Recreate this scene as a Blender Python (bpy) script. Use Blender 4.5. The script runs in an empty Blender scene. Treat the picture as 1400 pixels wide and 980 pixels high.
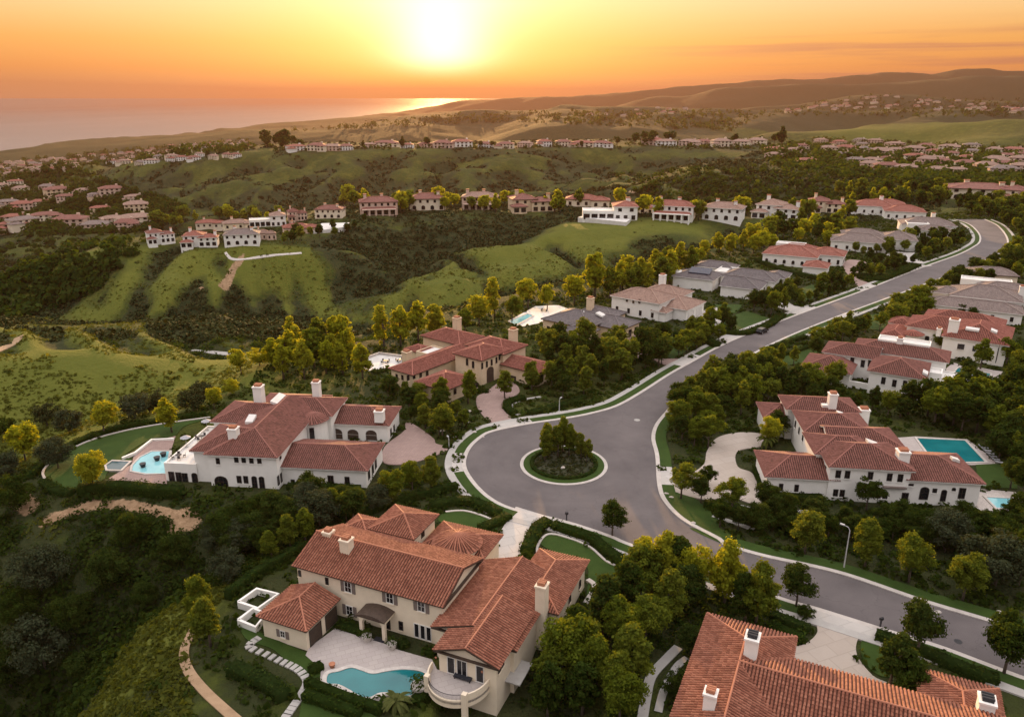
WORLD_K = .60; SUN_K = 5.0; HAZE = 7.2e-5; EXPO = .75
import bpy, math, random
import numpy as np
from mathutils import Vector
from mathutils.noise import fractal, noise as pnoise
random.seed(7); RNG = np.random.default_rng(7)
R = math.radians
scene = bpy.context.scene
COL = scene.collection
# ---------------------------------------------------------------- camera model
F = 1050.0; PITCH = math.atan(358 / 1050); CH = 72.0
CP, SP = math.cos(PITCH), math.sin(PITCH)
def ray(px, py):
    a = (px - 700) / F; b = -(py - 490) / F
    return (a, CP + b * SP, -SP + b * CP)
def G(px, py, z=0.0):                     # where the sight line through a photo point meets height z
    d = ray(px, py); t = (z - CH) / d[2]
    return (d[0] * t, d[1] * t)
def GD(px, py, D):                        # the point at ground distance D on that sight line
    d = ray(px, py); t = D / math.hypot(d[0], d[1])
    return (d[0] * t, d[1] * t, CH + d[2] * t)
def PX(x, y, z):
    zz = z - CH; dep = y * CP - zz * SP; up = y * SP + zz * CP
    return (700 + F * x / dep, 490 - F * up / dep)
cam_d = bpy.data.cameras.new('camera'); cam = bpy.data.objects.new('camera', cam_d); COL.objects.link(cam)
cam.location = (0, 0, CH); cam.rotation_euler = (math.pi / 2 - PITCH, 0, 0)
cam_d.sensor_width = 36; cam_d.lens = 27.0; cam_d.clip_start = 1; cam_d.clip_end = 200000
scene.camera = cam
# ---------------------------------------------------------------- materials
def newmat(name):
    m = bpy.data.materials.new(name); m.use_nodes = True
    nt = m.node_tree; b = nt.nodes['Principled BSDF']
    return m, nt, b
def nd(nt, t, **kw):
    n = nt.nodes.new(t)
    for k, v in kw.items():
        if k in n.inputs.keys(): n.inputs[k].default_value = v
        else: setattr(n, k, v)
    return n
def ramp(nt, fac, stops):
    r = nt.nodes.new('ShaderNodeValToRGB'); nt.links.new(fac, r.inputs[0])
    el = r.color_ramp.elements
    while len(el) < len(stops): el.new(0.5)
    for e, (p, c) in zip(el, stops):
        e.position = p; e.color = (*c, 1) if len(c) == 3 else c
    return r.outputs[0]
def math_(nt, op, a, b=None, c=None):
    n = nt.nodes.new('ShaderNodeMath'); n.operation = op
    for i, v in enumerate((a, b, c)):
        if v is None: continue
        if isinstance(v, (int, float)): n.inputs[i].default_value = v
        else: nt.links.new(v, n.inputs[i])
    return n.outputs[0]
def mix(nt, fac, a, b, mode='MIX'):
    n = nt.nodes.new('ShaderNodeMix'); n.data_type = 'RGBA'; n.blend_type = mode
    for s, v in ((n.inputs[0], fac), (n.inputs[6], a), (n.inputs[7], b)):
        if isinstance(v, (int, float)): s.default_value = v
        elif isinstance(v, tuple): s.default_value = (*v, 1)
        else: nt.links.new(v, s)
    return n.outputs[2]
def noise(nt, scale, detail=4, rough=.55, vec=None, coord='Object'):
    n = nt.nodes.new('ShaderNodeTexNoise'); n.inputs['Scale'].default_value = scale
    n.inputs['Detail'].default_value = detail; n.inputs['Roughness'].default_value = rough
    if vec is None:
        g = nt.nodes.new('ShaderNodeNewGeometry'); vec = g.outputs['Position']
    nt.links.new(vec, n.inputs['Vector'])
    return n.outputs[0]
def bump(nt, b, h, strength=.3, dist=.1):
    n = nt.nodes.new('ShaderNodeBump'); n.inputs['Strength'].default_value = strength; n.inputs['Distance'].default_value = dist
    nt.links.new(h, n.inputs['Height']); nt.links.new(n.outputs[0], b.inputs['Normal'])
def mottled(name, c1, c2, scale=1.0, rough=.85, bs=.0, spec=.3, scale2=None):
    m, nt, b = newmat(name)
    n1 = noise(nt, scale, 6, .65)
    c = ramp(nt, n1, [(.3, c1), (.7, c2)])
    if scale2:
        n2 = noise(nt, scale2, 3, .6)
        c = mix(nt, math_(nt, 'MULTIPLY', n2, .55), c, tuple(x * .55 for x in c1))
    nt.links.new(c, b.inputs['Base Color']); b.inputs['Roughness'].default_value = rough
    b.inputs['Specular IOR Level'].default_value = spec
    if bs: bump(nt, b, n1, bs, .05)
    return m
M = {}
M['white'] = mottled('white_stucco', (.74, .72, .68), (.82, .80, .76), .5, .9, .1, .2)
M['cream'] = mottled('cream_stucco', (.66, .56, .43), (.74, .64, .50), .5, .9, .1, .2)
M['sand'] = mottled('sand_stucco', (.60, .46, .31), (.68, .54, .38), .5, .9, .1, .2)
M['pinkst'] = mottled('pink_stucco', (.55, .40, .32), (.63, .47, .38), .3, .9, 0, .2)
M['frame'] = mottled('dark_window_frame', (.03, .025, .02), (.05, .04, .03), 3, .5)
M['wframe'] = mottled('white_window_frame', (.6, .58, .55), (.7, .68, .65), 3, .5)
M['wood'] = mottled('dark_timber', (.045, .03, .022), (.08, .055, .04), 2, .6)
M['shutter'] = mottled('grey_shutter', (.14, .11, .10), (.2, .16, .14), 2, .7)
M['concrete'] = mottled('concrete', (.36, .34, .32), (.47, .45, .42), .6, .9, .2, .3, .12)
M['kerb'] = mottled('kerb_concrete', (.40, .36, .33), (.52, .48, .44), .8, .9, .2, .3)
M['walk'] = mottled('pavement_concrete', (.38, .36, .34), (.46, .44, .41), .7, .9, .2, .3, .2)
M['stone'] = mottled('pale_stone', (.40, .36, .33), (.56, .52, .48), 1.5, .8, .3)
M['rock'] = mottled('pale_rock', (.35, .31, .28), (.55, .5, .46), 3, .9, .6)
M['dirt'] = mottled('bare_earth', (.26, .17, .10), (.38, .26, .16), .6, .95, .6)
M['soil'] = mottled('planted_soil', (.022, .026, .012), (.05, .05, .025), .5, .95, .5)
M['metal'] = mottled('dark_metal', (.02, .02, .022), (.035, .035, .04), 4, .45)
M['steel'] = mottled('grey_steel', (.35, .35, .35), (.45, .45, .45), 4, .45)
M['black'] = mottled('black_cloth', (.012, .014, .02), (.03, .032, .04), 5, .8)
M['greycloth'] = mottled('grey_cloth', (.3, .3, .32), (.4, .4, .42), 3, .8)
M['terracotta'] = mottled('terracotta', (.30, .12, .07), (.42, .18, .10), 4, .8)
M['roofwhite'] = mottled('white_flat_roof', (.55, .53, .5), (.7, .68, .65), .4, .8)
M['trunk'] = mottled('bark', (.06, .045, .032), (.12, .09, .07), 3, .95, .6)
M['rubber'] = mottled('tyre_rubber', (.015, .015, .015), (.03, .03, .03), 4, .8)
M['solar'] = mottled('solar_panel', (.01, .013, .03), (.02, .024, .05), .6, .2, 0, .5)
def lawn_mat():
    m, nt, b = newmat('mown_lawn')
    n1 = noise(nt, .35, 5, .6); n2 = noise(nt, 9, 3, .7)
    c = ramp(nt, n1, [(.3, (.028, .056, .009)), (.7, (.046, .082, .014))])
    c = mix(nt, math_(nt, 'MULTIPLY', n2, .5), c, (.014, .028, .005))
    nt.links.new(c, b.inputs['Base Color']); b.inputs['Roughness'].default_value = .9; b.inputs['Specular IOR Level'].default_value = .15
    bump(nt, b, n2, .8, .08); return m
M['lawn'] = lawn_mat()
def glass_mat():
    m, nt, b = newmat('dark_glass')
    b.inputs['Base Color'].default_value = (.012, .013, .016, 1); b.inputs['Roughness'].default_value = .06
    b.inputs['Specular IOR Level'].default_value = .5
    return m
M['glass'] = glass_mat()
def water_mat(name, c1, c2, s=.4, bs=.08):
    m, nt, b = newmat(name)
    n1 = noise(nt, .18, 2); n2 = noise(nt, 1.6, 3, .5)
    nt.links.new(ramp(nt, n1, [(.3, c1), (.75, c2)]), b.inputs['Base Color'])
    b.inputs['Roughness'].default_value = .05; b.inputs['Specular IOR Level'].default_value = .5
    bump(nt, b, n2, bs, .1); return m
M['pool'] = water_mat('pool_water', (.008, .12, .135), (.018, .19, .20))
M['paleblue'] = water_mat('pale_pool_water', (.18, .45, .50), (.26, .56, .60))
M['darkpool'] = water_mat('dark_spa_water', (.03, .07, .09), (.05, .10, .12))
def asphalt_mat():
    m, nt, b = newmat('asphalt')
    n1 = noise(nt, .09, 5, .6); n2 = noise(nt, 6, 4, .7)
    c = ramp(nt, n1, [(.3, (.088, .077, .078)), (.7, (.155, .135, .133))])
    c = mix(nt, math_(nt, 'MULTIPLY', n2, .5), c, (.085, .074, .075))
    g = nt.nodes.new('ShaderNodeNewGeometry')
    v = nd(nt, 'ShaderNodeVectorMath', operation='DISTANCE'); nt.links.new(g.outputs['Position'], v.inputs[0]); v.inputs[1].default_value = (10.7, 143.3, 0)
    wob = noise(nt, .25, 3)
    rr = math_(nt, 'ADD', v.outputs['Value'], math_(nt, 'MULTIPLY', wob, 2.2))
    w = math_(nt, 'SINE', math_(nt, 'MULTIPLY', rr, 2.4))
    near = math_(nt, 'LESS_THAN', v.outputs['Value'], 21.5)
    mk = math_(nt, 'MULTIPLY', math_(nt, 'MULTIPLY', math_(nt, 'GREATER_THAN', w, .55), near), .06)
    c = mix(nt, mk, c, (.06, .052, .052))
    vo = nd(nt, 'ShaderNodeTexVoronoi', feature='DISTANCE_TO_EDGE'); vo.inputs['Scale'].default_value = .11
    dn = nd(nt, 'ShaderNodeVectorMath', operation='ADD'); nt.links.new(g.outputs['Position'], dn.inputs[0])
    nn = nt.nodes.new('ShaderNodeTexNoise'); nn.inputs['Scale'].default_value = .5; nt.links.new(g.outputs['Position'], nn.inputs['Vector'])
    sc = nd(nt, 'ShaderNodeVectorMath', operation='SCALE'); sc.inputs['Scale'].default_value = 3.0; nt.links.new(nn.outputs[1], sc.inputs[0])
    nt.links.new(sc.outputs[0], dn.inputs[1]); nt.links.new(dn.outputs[0], vo.inputs['Vector'])
    ck = math_(nt, 'MULTIPLY', math_(nt, 'LESS_THAN', vo.outputs['Distance'], .006), .22)
    c = mix(nt, ck, c, (.04, .035, .035))
    nt.links.new(c, b.inputs['Base Color']); b.inputs['Roughness'].default_value = .85; b.inputs['Specular IOR Level'].default_value = .3
    bump(nt, b, n2, .4, .03); return m
M['asphalt'] = asphalt_mat()
def paver_mat(name, c1, c2, s=1.2, mort=(.16, .13, .12)):
    m, nt, b = newmat(name)
    g = nt.nodes.new('ShaderNodeNewGeometry')
    br = nd(nt, 'ShaderNodeTexBrick'); br.inputs['Scale'].default_value = s
    br.inputs['Color1'].default_value = (*c1, 1); br.inputs['Color2'].default_value = (*c2, 1); br.inputs['Mortar'].default_value = (*mort, 1)
    br.inputs['Mortar Size'].default_value = .025; br.inputs['Brick Width'].default_value = 1; br.inputs['Row Height'].default_value = .7
    rot = nd(nt, 'ShaderNodeMapping'); rot.inputs['Rotation'].default_value = (0, 0, R(-22)); nt.links.new(g.outputs['Position'], rot.inputs['Vector'])
    nt.links.new(rot.outputs[0], br.inputs['Vector'])
    n1 = noise(nt, .25, 5)
    c = mix(nt, math_(nt, 'MULTIPLY', n1, .5), br.outputs[0], tuple(x * .55 for x in c1))
    nt.links.new(c, b.inputs['Base Color']); b.inputs['Roughness'].default_value = .85; b.inputs['Specular IOR Level'].default_value = .25
    return m
M['brickpave'] = paver_mat('pink_brick_paving', (.31, .215, .19), (.36, .255, .225))
M['slabs'] = paver_mat('pale_paving_slabs', (.42, .37, .35), (.46, .41, .38), .8, (.34, .30, .28))
M['pave'] = paver_mat('pale_concrete_drive', (.46, .43, .40), (.50, .47, .44), .3, (.40, .38, .35))
M['tanpave'] = paver_mat('tan_concrete_drive', (.40, .34, .29), (.44, .38, .33), .3, (.36, .31, .265))
TU, TV = .42, .46                          # barrel tile pitch across and up the slope
def roof_mat(name, cols, bumped):
    m, nt, b = newmat(name)
    uv = nt.nodes.new('ShaderNodeUVMap'); sp = nt.nodes.new('ShaderNodeSeparateXYZ'); nt.links.new(uv.outputs[0], sp.inputs[0])
    fu = math_(nt, 'FLOOR', math_(nt, 'DIVIDE', sp.outputs[0], TU)); fv = math_(nt, 'FLOOR', math_(nt, 'DIVIDE', sp.outputs[1], TV))
    cb = nt.nodes.new('ShaderNodeCombineXYZ'); nt.links.new(fu, cb.inputs[0]); nt.links.new(fv, cb.inputs[1])
    wn = nd(nt, 'ShaderNodeTexWhiteNoise', noise_dimensions='2D'); nt.links.new(cb.outputs[0], wn.inputs['Vector'])
    n = len(cols); c = ramp(nt, wn.outputs[0], [(i / (n - 1), cc) for i, cc in enumerate(cols)])
    st = noise(nt, .35, 5, .65); c = mix(nt, math_(nt, 'MULTIPLY', math_(nt, 'SUBTRACT', st, .35), .9), c, tuple(x * .55 for x in cols[0]))
    nt.links.new(c, b.inputs['Base Color']); b.inputs['Roughness'].default_value = .75; b.inputs['Specular IOR Level'].default_value = .3
    if bumped:
        a = math_(nt, 'ABSOLUTE', math_(nt, 'SINE', math_(nt, 'MULTIPLY', sp.outputs[0], math.pi / TU)))
        v = math_(nt, 'FRACT', math_(nt, 'DIVIDE', sp.outputs[1], TV))
        h = math_(nt, 'SUBTRACT', a, math_(nt, 'MULTIPLY', v, .45))
        bump(nt, b, h, .9, .12)
    return m
RC = {'red': [(.15, .060, .045), (.205, .082, .062), (.25, .105, .082), (.18, .070, .053)],
      'rust': [(.185, .064, .037), (.255, .092, .054), (.33, .135, .083), (.22, .076, .045)],
      'coral': [(.19, .062, .042), (.26, .088, .062), (.31, .118, .086), (.225, .074, .052)],
      'tan': [(.21, .13, .10), (.28, .175, .135), (.33, .215, .17), (.24, .145, .112)],
      'grey': [(.14, .105, .095), (.20, .15, .135), (.23, .18, .16), (.16, .12, .11)],
      'slate': [(.095, .08, .082), (.135, .115, .115), (.155, .135, .135), (.11, .092, .096)]}
for k, v in RC.items():
    M['rt_' + k] = roof_mat(k + '_barrel_tiles', v, False); M['rb_' + k] = roof_mat(k + '_roof_tiles', v, True)
    M['pan_' + k] = mottled(k + '_tile_pans', tuple(x * .22 for x in v[0]), tuple(x * .3 for x in v[1]), 2, .9)  # pans are a darkened tile colour, painting shade into the channels
    M['cap_' + k] = mottled(k + '_ridge_tiles', v[2], tuple(min(1, x * 1.15) for x in v[2]), 2, .75)
def leaf_mat(name, dark, light, warm=None, transl=.45):
    m, nt, b = newmat(name)
    a = nd(nt, 'ShaderNodeAttribute', attribute_name='tone')
    oi = nt.nodes.new('ShaderNodeObjectInfo')
    c = ramp(nt, a.outputs['Fac'], [(0, dark), (1, light)])
    c = mix(nt, math_(nt, 'MULTIPLY', oi.outputs['Random'], .6), c, mix(nt, 1.0, c, warm or (.8, .9, .5), 'MULTIPLY'))
    nt.links.new(c, b.inputs['Base Color']); b.inputs['Roughness'].default_value = .85; b.inputs['Specular IOR Level'].default_value = .04
    t = nt.nodes.new('ShaderNodeBsdfTranslucent'); nt.links.new(mix(nt, 1.0, c, (1.7, 1.5, .6), 'MULTIPLY'), t.inputs[0])
    s = nt.nodes.new('ShaderNodeMixShader'); s.inputs[0].default_value = transl
    out = nt.nodes['Material Output']; nt.links.new(b.outputs[0], s.inputs[1]); nt.links.new(t.outputs[0], s.inputs[2]); nt.links.new(s.outputs[0], out.inputs[0])
    return m
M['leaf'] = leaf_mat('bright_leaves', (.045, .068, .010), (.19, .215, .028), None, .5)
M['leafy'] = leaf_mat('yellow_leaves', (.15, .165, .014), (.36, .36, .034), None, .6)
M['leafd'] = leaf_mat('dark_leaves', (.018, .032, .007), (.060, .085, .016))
M['olive'] = leaf_mat('olive_leaves', (.030, .040, .020), (.070, .082, .044), (.9, .9, .8), .25)
M['scrub'] = leaf_mat('scrub_leaves', (.020, .028, .010), (.060, .068, .024), (.95, .85, .7), .1)
M['hedge'] = leaf_mat('hedge_leaves', (.020, .036, .008), (.060, .090, .016))
M['tuft'] = leaf_mat('grass_blades', (.05, .062, .012), (.13, .135, .026))
M['agave'] = leaf_mat('palm_leaves', (.06, .075, .02), (.14, .15, .05))
def terrain_mat():
    m, nt, b = newmat('hill_ground')
    at = nd(nt, 'ShaderNodeAttribute', attribute_name='scrub'); ad = nd(nt, 'ShaderNodeAttribute', attribute_name='dirt')
    n1 = noise(nt, .015, 6, .6); n2 = noise(nt, .12, 5, .65); n3 = noise(nt, .9, 4, .7)
    grass = ramp(nt, n1, [(.32, (.040, .058, .010)), (.68, (.090, .100, .017))])
    grass = mix(nt, math_(nt, 'MULTIPLY', n3, .75), grass, (.034, .040, .010))
    n4 = noise(nt, .33, 5, .7); grass = mix(nt, ramp(nt, n4, [(.46, (0, 0, 0)), (.66, (.8, .8, .8))]), grass, (.024, .030, .009)); grass = mix(nt, ramp(nt, noise(nt, .06, 4, .6), [(.5, (0, 0, 0)), (.75, (.7, .7, .7))]), grass, (.12, .115, .022))
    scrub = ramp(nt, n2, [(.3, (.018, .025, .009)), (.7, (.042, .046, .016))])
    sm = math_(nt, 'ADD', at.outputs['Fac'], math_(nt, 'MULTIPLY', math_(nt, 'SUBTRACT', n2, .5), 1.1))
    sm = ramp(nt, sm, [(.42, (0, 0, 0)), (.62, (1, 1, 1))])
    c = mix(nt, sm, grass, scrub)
    hi = ramp(nt, at.outputs['Fac'], [(.0, (1, 1, 1)), (.26, (0, 0, 0))]); c = mix(nt, math_(nt, 'MULTIPLY', hi, math_(nt, 'ADD', math_(nt, 'MULTIPLY', n4, .9), .1)), c, (.135, .145, .022))  # short crest grass painted brighter, standing in for low sun on the ridges
    dirt = ramp(nt, n3, [(.3, (.20, .125, .07)), (.7, (.36, .24, .145))])
    dm = ramp(nt, math_(nt, 'ADD', ad.outputs['Fac'], math_(nt, 'MULTIPLY', math_(nt, 'SUBTRACT', n3, .5), .7)), [(.45, (0, 0, 0)), (.6, (1, 1, 1))])
    c = mix(nt, dm, c, dirt)
    nt.links.new(c, b.inputs['Base Color']); b.inputs['Roughness'].default_value = .95; b.inputs['Specular IOR Level'].default_value = .1
    h = math_(nt, 'ADD', n3, math_(nt, 'MULTIPLY', n2, 2.5)); bump(nt, b, h, .8, .8)
    return m
M['terrain'] = terrain_mat()
def sea_mat():
    m, nt, b = newmat('sea_water')
    b.inputs['Base Color'].default_value = (.16, .15, .145, 1); b.inputs['Roughness'].default_value = .28; b.inputs['Specular IOR Level'].default_value = .14
    g = nt.nodes.new('ShaderNodeNewGeometry'); mp = nd(nt, 'ShaderNodeMapping'); mp.inputs['Scale'].default_value = (1, .35, 1)
    nt.links.new(g.outputs['Position'], mp.inputs['Vector'])
    n = noise(nt, .02, 5, .6, mp.outputs[0]); bump(nt, b, n, .35, 6)
    n2 = noise(nt, .0009, 4, .6, mp.outputs[0])
    nt.links.new(ramp(nt, n2, [(.35, (.5,) * 3), (.7, (.62,) * 3)]), b.inputs['Roughness'])
    return m
M['sea'] = sea_mat()
# ---------------------------------------------------------------- mesh helpers
class MB:
    def __init__(s): s.v = []; s.f = []; s.uv = []
    def face(s, pts, uv=None):
        i = len(s.v); s.v += [tuple(p) for p in pts]; s.f.append(tuple(range(i, i + len(pts))))
        s.uv.append(uv)
    def box(s, x0, x1, y0, y1, z0, z1, bottom=True):
        i = len(s.v); s.v += [(x0, y0, z0), (x1, y0, z0), (x1, y1, z0), (x0, y1, z0), (x0, y0, z1), (x1, y0, z1), (x1, y1, z1), (x0, y1, z1)]
        q = [(4, 5, 6, 7), (0, 1, 5, 4), (1, 2, 6, 5), (2, 3, 7, 6), (3, 0, 4, 7)] + ([(3, 2, 1, 0)] if bottom else [])
        for f in q: s.f.append(tuple(i + k for k in f)); s.uv.append(None)
    def tube(s, pts, rads, n=7, cap=True):
        rings = []
        pts = [Vector(p) for p in pts]
        for k, p in enumerate(pts):
            d = (pts[min(k + 1, len(pts) - 1)] - pts[max(k - 1, 0)]).normalized()
            a = d.cross(Vector((0.31, .95, .1)) if abs(d.z) > .8 else Vector((0, 0, 1))).normalized(); b2 = d.cross(a)
            r = rads[k] if isinstance(rads, (list, tuple)) else rads
            i = len(s.v)
            s.v += [tuple(p + a * (r * math.cos(t)) + b2 * (r * math.sin(t))) for t in [2 * math.pi * j / n for j in range(n)]]
            rings.append(i)
        for a, b3 in zip(rings, rings[1:]):
            for j in range(n): s.f.append((a + j, b3 + j, b3 + (j + 1) % n, a + (j + 1) % n)); s.uv.append(None)
        if cap:
            s.f.append(tuple(rings[-1] + j for j in reversed(range(n)))); s.uv.append(None)
            s.f.append(tuple(rings[0] + j for j in range(n))); s.uv.append(None)
    def lathe(s, prof, cx=0, cy=0, n=16):
        rings = []
        for r, z in prof:
            i = len(s.v); s.v += [(cx + r * math.cos(2 * math.pi * j / n), cy + r * math.sin(2 * math.pi * j / n), z) for j in range(n)]; rings.append(i)
        for a, b in zip(rings, rings[1:]):
            for j in range(n): s.f.append((a + j, a + (j + 1) % n, b + (j + 1) % n, b + j)); s.uv.append(None)
        s.f.append(tuple(rings[-1] + j for j in range(n))); s.uv.append(None)
        s.f.append(tuple(rings[0] + j for j in reversed(range(n)))); s.uv.append(None)
    def prism(s, pts, z0, z1, bottom=False):           # pts: 2D outline, counter-clockwise or not
        A = sum(p[0] * q[1] - q[0] * p[1] for p, q in zip(pts, pts[1:] + pts[:1]))
        if A < 0: pts = pts[::-1]
        n = len(pts); i = len(s.v); s.v += [(p[0], p[1], z1) for p in pts] + [(p[0], p[1], z0) for p in pts]
        s.f.append(tuple(range(i, i + n))); s.uv.append(None)
        for k in range(n): s.f.append((i + n + k, i + n + (k + 1) % n, i + (k + 1) % n, i + k)); s.uv.append(None)
        if bottom: s.f.append(tuple(i + n + k for k in reversed(range(n)))); s.uv.append(None)
    def mesh(s, name, mat, smooth=False):
        me = bpy.data.meshes.new(name); me.from_pydata(s.v, [], s.f)
        if any(u is not None for u in s.uv):
            ul = me.uv_layers.new(name='UVMap'); dat = np.zeros((len(me.loops), 2), 'f'); k = 0
            for f, u in zip(s.f, s.uv):
                if u is not None:
                    for j in range(len(f)): dat[k + j] = u[j] if isinstance(u[0], tuple) else u
                k += len(f)
            ul.data.foreach_set('uv', dat.ravel())
        if smooth: me.polygons.foreach_set('use_smooth', [True] * len(me.polygons))
        me.materials.append(mat); me.update(); return me
    def build(s, name, mat, parent=None, smooth=False):
        return link(name, s.mesh(name, mat, smooth), parent)
def link(name, me, parent=None):
    o = bpy.data.objects.new(name, me); COL.objects.link(o)
    if parent is not None: o.parent = parent
    return o
def tag(o, label=None, cat=None, group=None, kind=None):
    if label: o['label'] = label
    if cat: o['category'] = cat
    if group: o['group'] = group
    if kind: o['kind'] = kind
    return o
def thing(name, loc, rz=0, label=None, cat=None, group=None):
    o = bpy.data.objects.new(name, None); COL.objects.link(o); o.location = loc; o.rotation_euler = (0, 0, rz)
    o.empty_display_size = .5
    return tag(o, label, cat, group)
def copy_tree(o, parent=None):
    c = o.copy(); COL.objects.link(c)
    if parent is not None: c.parent = parent
    for ch in KIDS.get(o.name, []): copy_tree(ch, c)
    return c
KIDS = {}
def index_kids(root):
    def rec(o):
        KIDS[o.name] = list(o.children)
        for c in o.children: rec(c)
    rec(root)
ORD = ['first', 'second', 'third', 'fourth', 'fifth', 'sixth', 'seventh', 'eighth', 'ninth', 'tenth', 'eleventh', 'twelfth', 'thirteenth', 'fourteenth', 'fifteenth', 'sixteenth', 'seventeenth', 'eighteenth', 'nineteenth', 'twentieth']
def ordinal(i): return ORD[i] if i < 20 else '%d%s' % (i + 1, {1: 'st', 2: 'nd', 3: 'rd'}.get((i + 1) % 10, 'th') if (i + 1) % 100 not in (11, 12, 13) else 'th')
def smooth_line(pts, n=6, closed=False):
    P = [np.array(p, float) for p in pts]; out = []
    m = len(P); rng = range(m if closed else m - 1)
    for i in rng:
        if closed: p0, p1, p2, p3 = P[(i - 1) % m], P[i], P[(i + 1) % m], P[(i + 2) % m]
        else: p0, p1, p2, p3 = P[max(i - 1, 0)], P[i], P[i + 1], P[min(i + 2, m - 1)]
        for k in range(n):
            t = k / n
            out.append(tuple(.5 * ((2 * p1) + (-p0 + p2) * t + (2 * p0 - 5 * p1 + 4 * p2 - p3) * t * t + (-p0 + 3 * p1 - 3 * p2 + p3) * t ** 3)))
    if not closed: out.append(tuple(P[-1]))
    return out
def pxs(pts, z=0, off=None, sc=1.0):
    if off: pts = [(off[0] + p[0] / sc, off[1] + p[1] / sc) for p in pts]
    return [G(p[0], p[1], z) for p in pts]
Z1 = ((0, 500), 4.0); Z2 = ((210, 500), 3.5); Z3 = ((460, 400), 4.1176); Z4 = ((590, 480), 3.5); Z5 = ((980, 500), 3.3333)
Z6 = ((310, 660), 3.0625); Z7 = ((560, 680), 3.2675); Z8 = ((900, 720), 2.8); Z9 = ((850, 220), 2.5454)
def z(Z, *pts): return [(Z[0][0] + p[0] / Z[1], Z[0][1] + p[1] / Z[1]) for p in pts]
def offset_line(pts, d):                   # to the left of travel for positive d
    out = []
    for i, p in enumerate(pts):
        a = np.array(pts[max(i - 1, 0)]); b = np.array(pts[min(i + 1, len(pts) - 1)]); t = b - a; L = np.hypot(*t) or 1
        out.append((p[0] - t[1] / L * d, p[1] + t[0] / L * d))
    return out
def resample(pts, step):
    P = np.array(pts); s = np.r_[0, np.cumsum(np.hypot(*np.diff(P, axis=0).T))]
    n = max(2, int(s[-1] / step) + 1); t = np.linspace(0, s[-1], n)
    return [(float(np.interp(q, s, P[:, 0])), float(np.interp(q, s, P[:, 1]))) for q in t]
def ribbon(name, pts, d0, d1, z0, z1, mat, skip=(), kind='structure', parent=None):
    runs = [[]]
    for p in pts:
        q = p
        if any(math.hypot(q[0] - c[0], q[1] - c[1]) < r for c, r in skip):
            if runs[-1]: runs.append([])
        else: runs[-1].append(p)
    res = []
    for run in runs:
        if len(run) < 3: continue
        a = offset_line(run, d0); b = offset_line(run, d1); mb = MB()
        if name in ('kerb', 'lawn', 'pavement'):
            for k in range(0, len(run) - 1, 12): KEEPW.append(a[k:k + 13] + b[k:k + 13][::-1])
        n = len(run); i0 = 0
        mb.v = [(p[0], p[1], z1) for p in a] + [(p[0], p[1], z1) for p in b] + [(p[0], p[1], z0) for p in a] + [(p[0], p[1], z0) for p in b]
        flip = d1 > d0
        for k in range(n - 1):
            for q in ((k, k + 1, n + k + 1, n + k), (2 * n + k, 2 * n + k + 1, k + 1, k), (n + k, n + k + 1, 3 * n + k + 1, 3 * n + k)):
                mb.f.append(q if flip else q[::-1]); mb.uv.append(None)
        for k in (0, n - 1):
            q = (k, n + k, 3 * n + k, 2 * n + k); mb.f.append(q if (k == 0) == flip else q[::-1]); mb.uv.append(None)
        o = mb.build(name, mat, parent)
        if kind: o['kind'] = kind
        res.append(o)
    return res
KEEPW = []
def slab(name, pts, z1, mat, z0=-1.0, kind='structure', parent=None):
    KEEPW.append([tuple(p[:2]) for p in pts])
    mb = MB(); mb.prism([tuple(p[:2]) for p in pts], z0, z1); o = mb.build(name, mat, parent)
    if kind: o['kind'] = kind
    return o
def inside(poly, x, y):
    x = np.asarray(x, float); y = np.asarray(y, float); n = len(poly)
    if x.size == 1:
        X, Y = float(x.ravel()[0]), float(y.ravel()[0]); r = False; x1, y1 = poly[-1][0], poly[-1][1]
        for p in poly:
            x2, y2 = p[0], p[1]
            if (y1 > Y) != (y2 > Y) and X < (x2 - x1) * (Y - y1) / (y2 - y1) + x1: r = not r
            x1, y1 = x2, y2
        return np.full(x.shape, r)
    r = np.zeros(x.shape, bool)
    for i in range(n):
        (x1, y1), (x2, y2) = poly[i][:2], poly[(i + 1) % n][:2]
        r ^= ((y1 > y) != (y2 > y)) & (x < (x2 - x1) * (y - y1) / ((y2 - y1) if y2 != y1 else 1e-9) + x1)
    return r
def seg_dist(x, y, p, q):
    dx, dy = q[0] - p[0], q[1] - p[1]; L2 = dx * dx + dy * dy + 1e-9
    t = np.clip(((x - p[0]) * dx + (y - p[1]) * dy) / L2, 0, 1)
    return np.hypot(x - p[0] - t * dx, y - p[1] - t * dy), t
def poly_sd(poly, x, y):
    d = np.full(np.shape(x), 1e9)
    for i in range(len(poly)): d = np.minimum(d, seg_dist(x, y, poly[i], poly[(i + 1) % len(poly)])[0])
    return np.where(inside(poly, x, y), -d, d)
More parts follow.
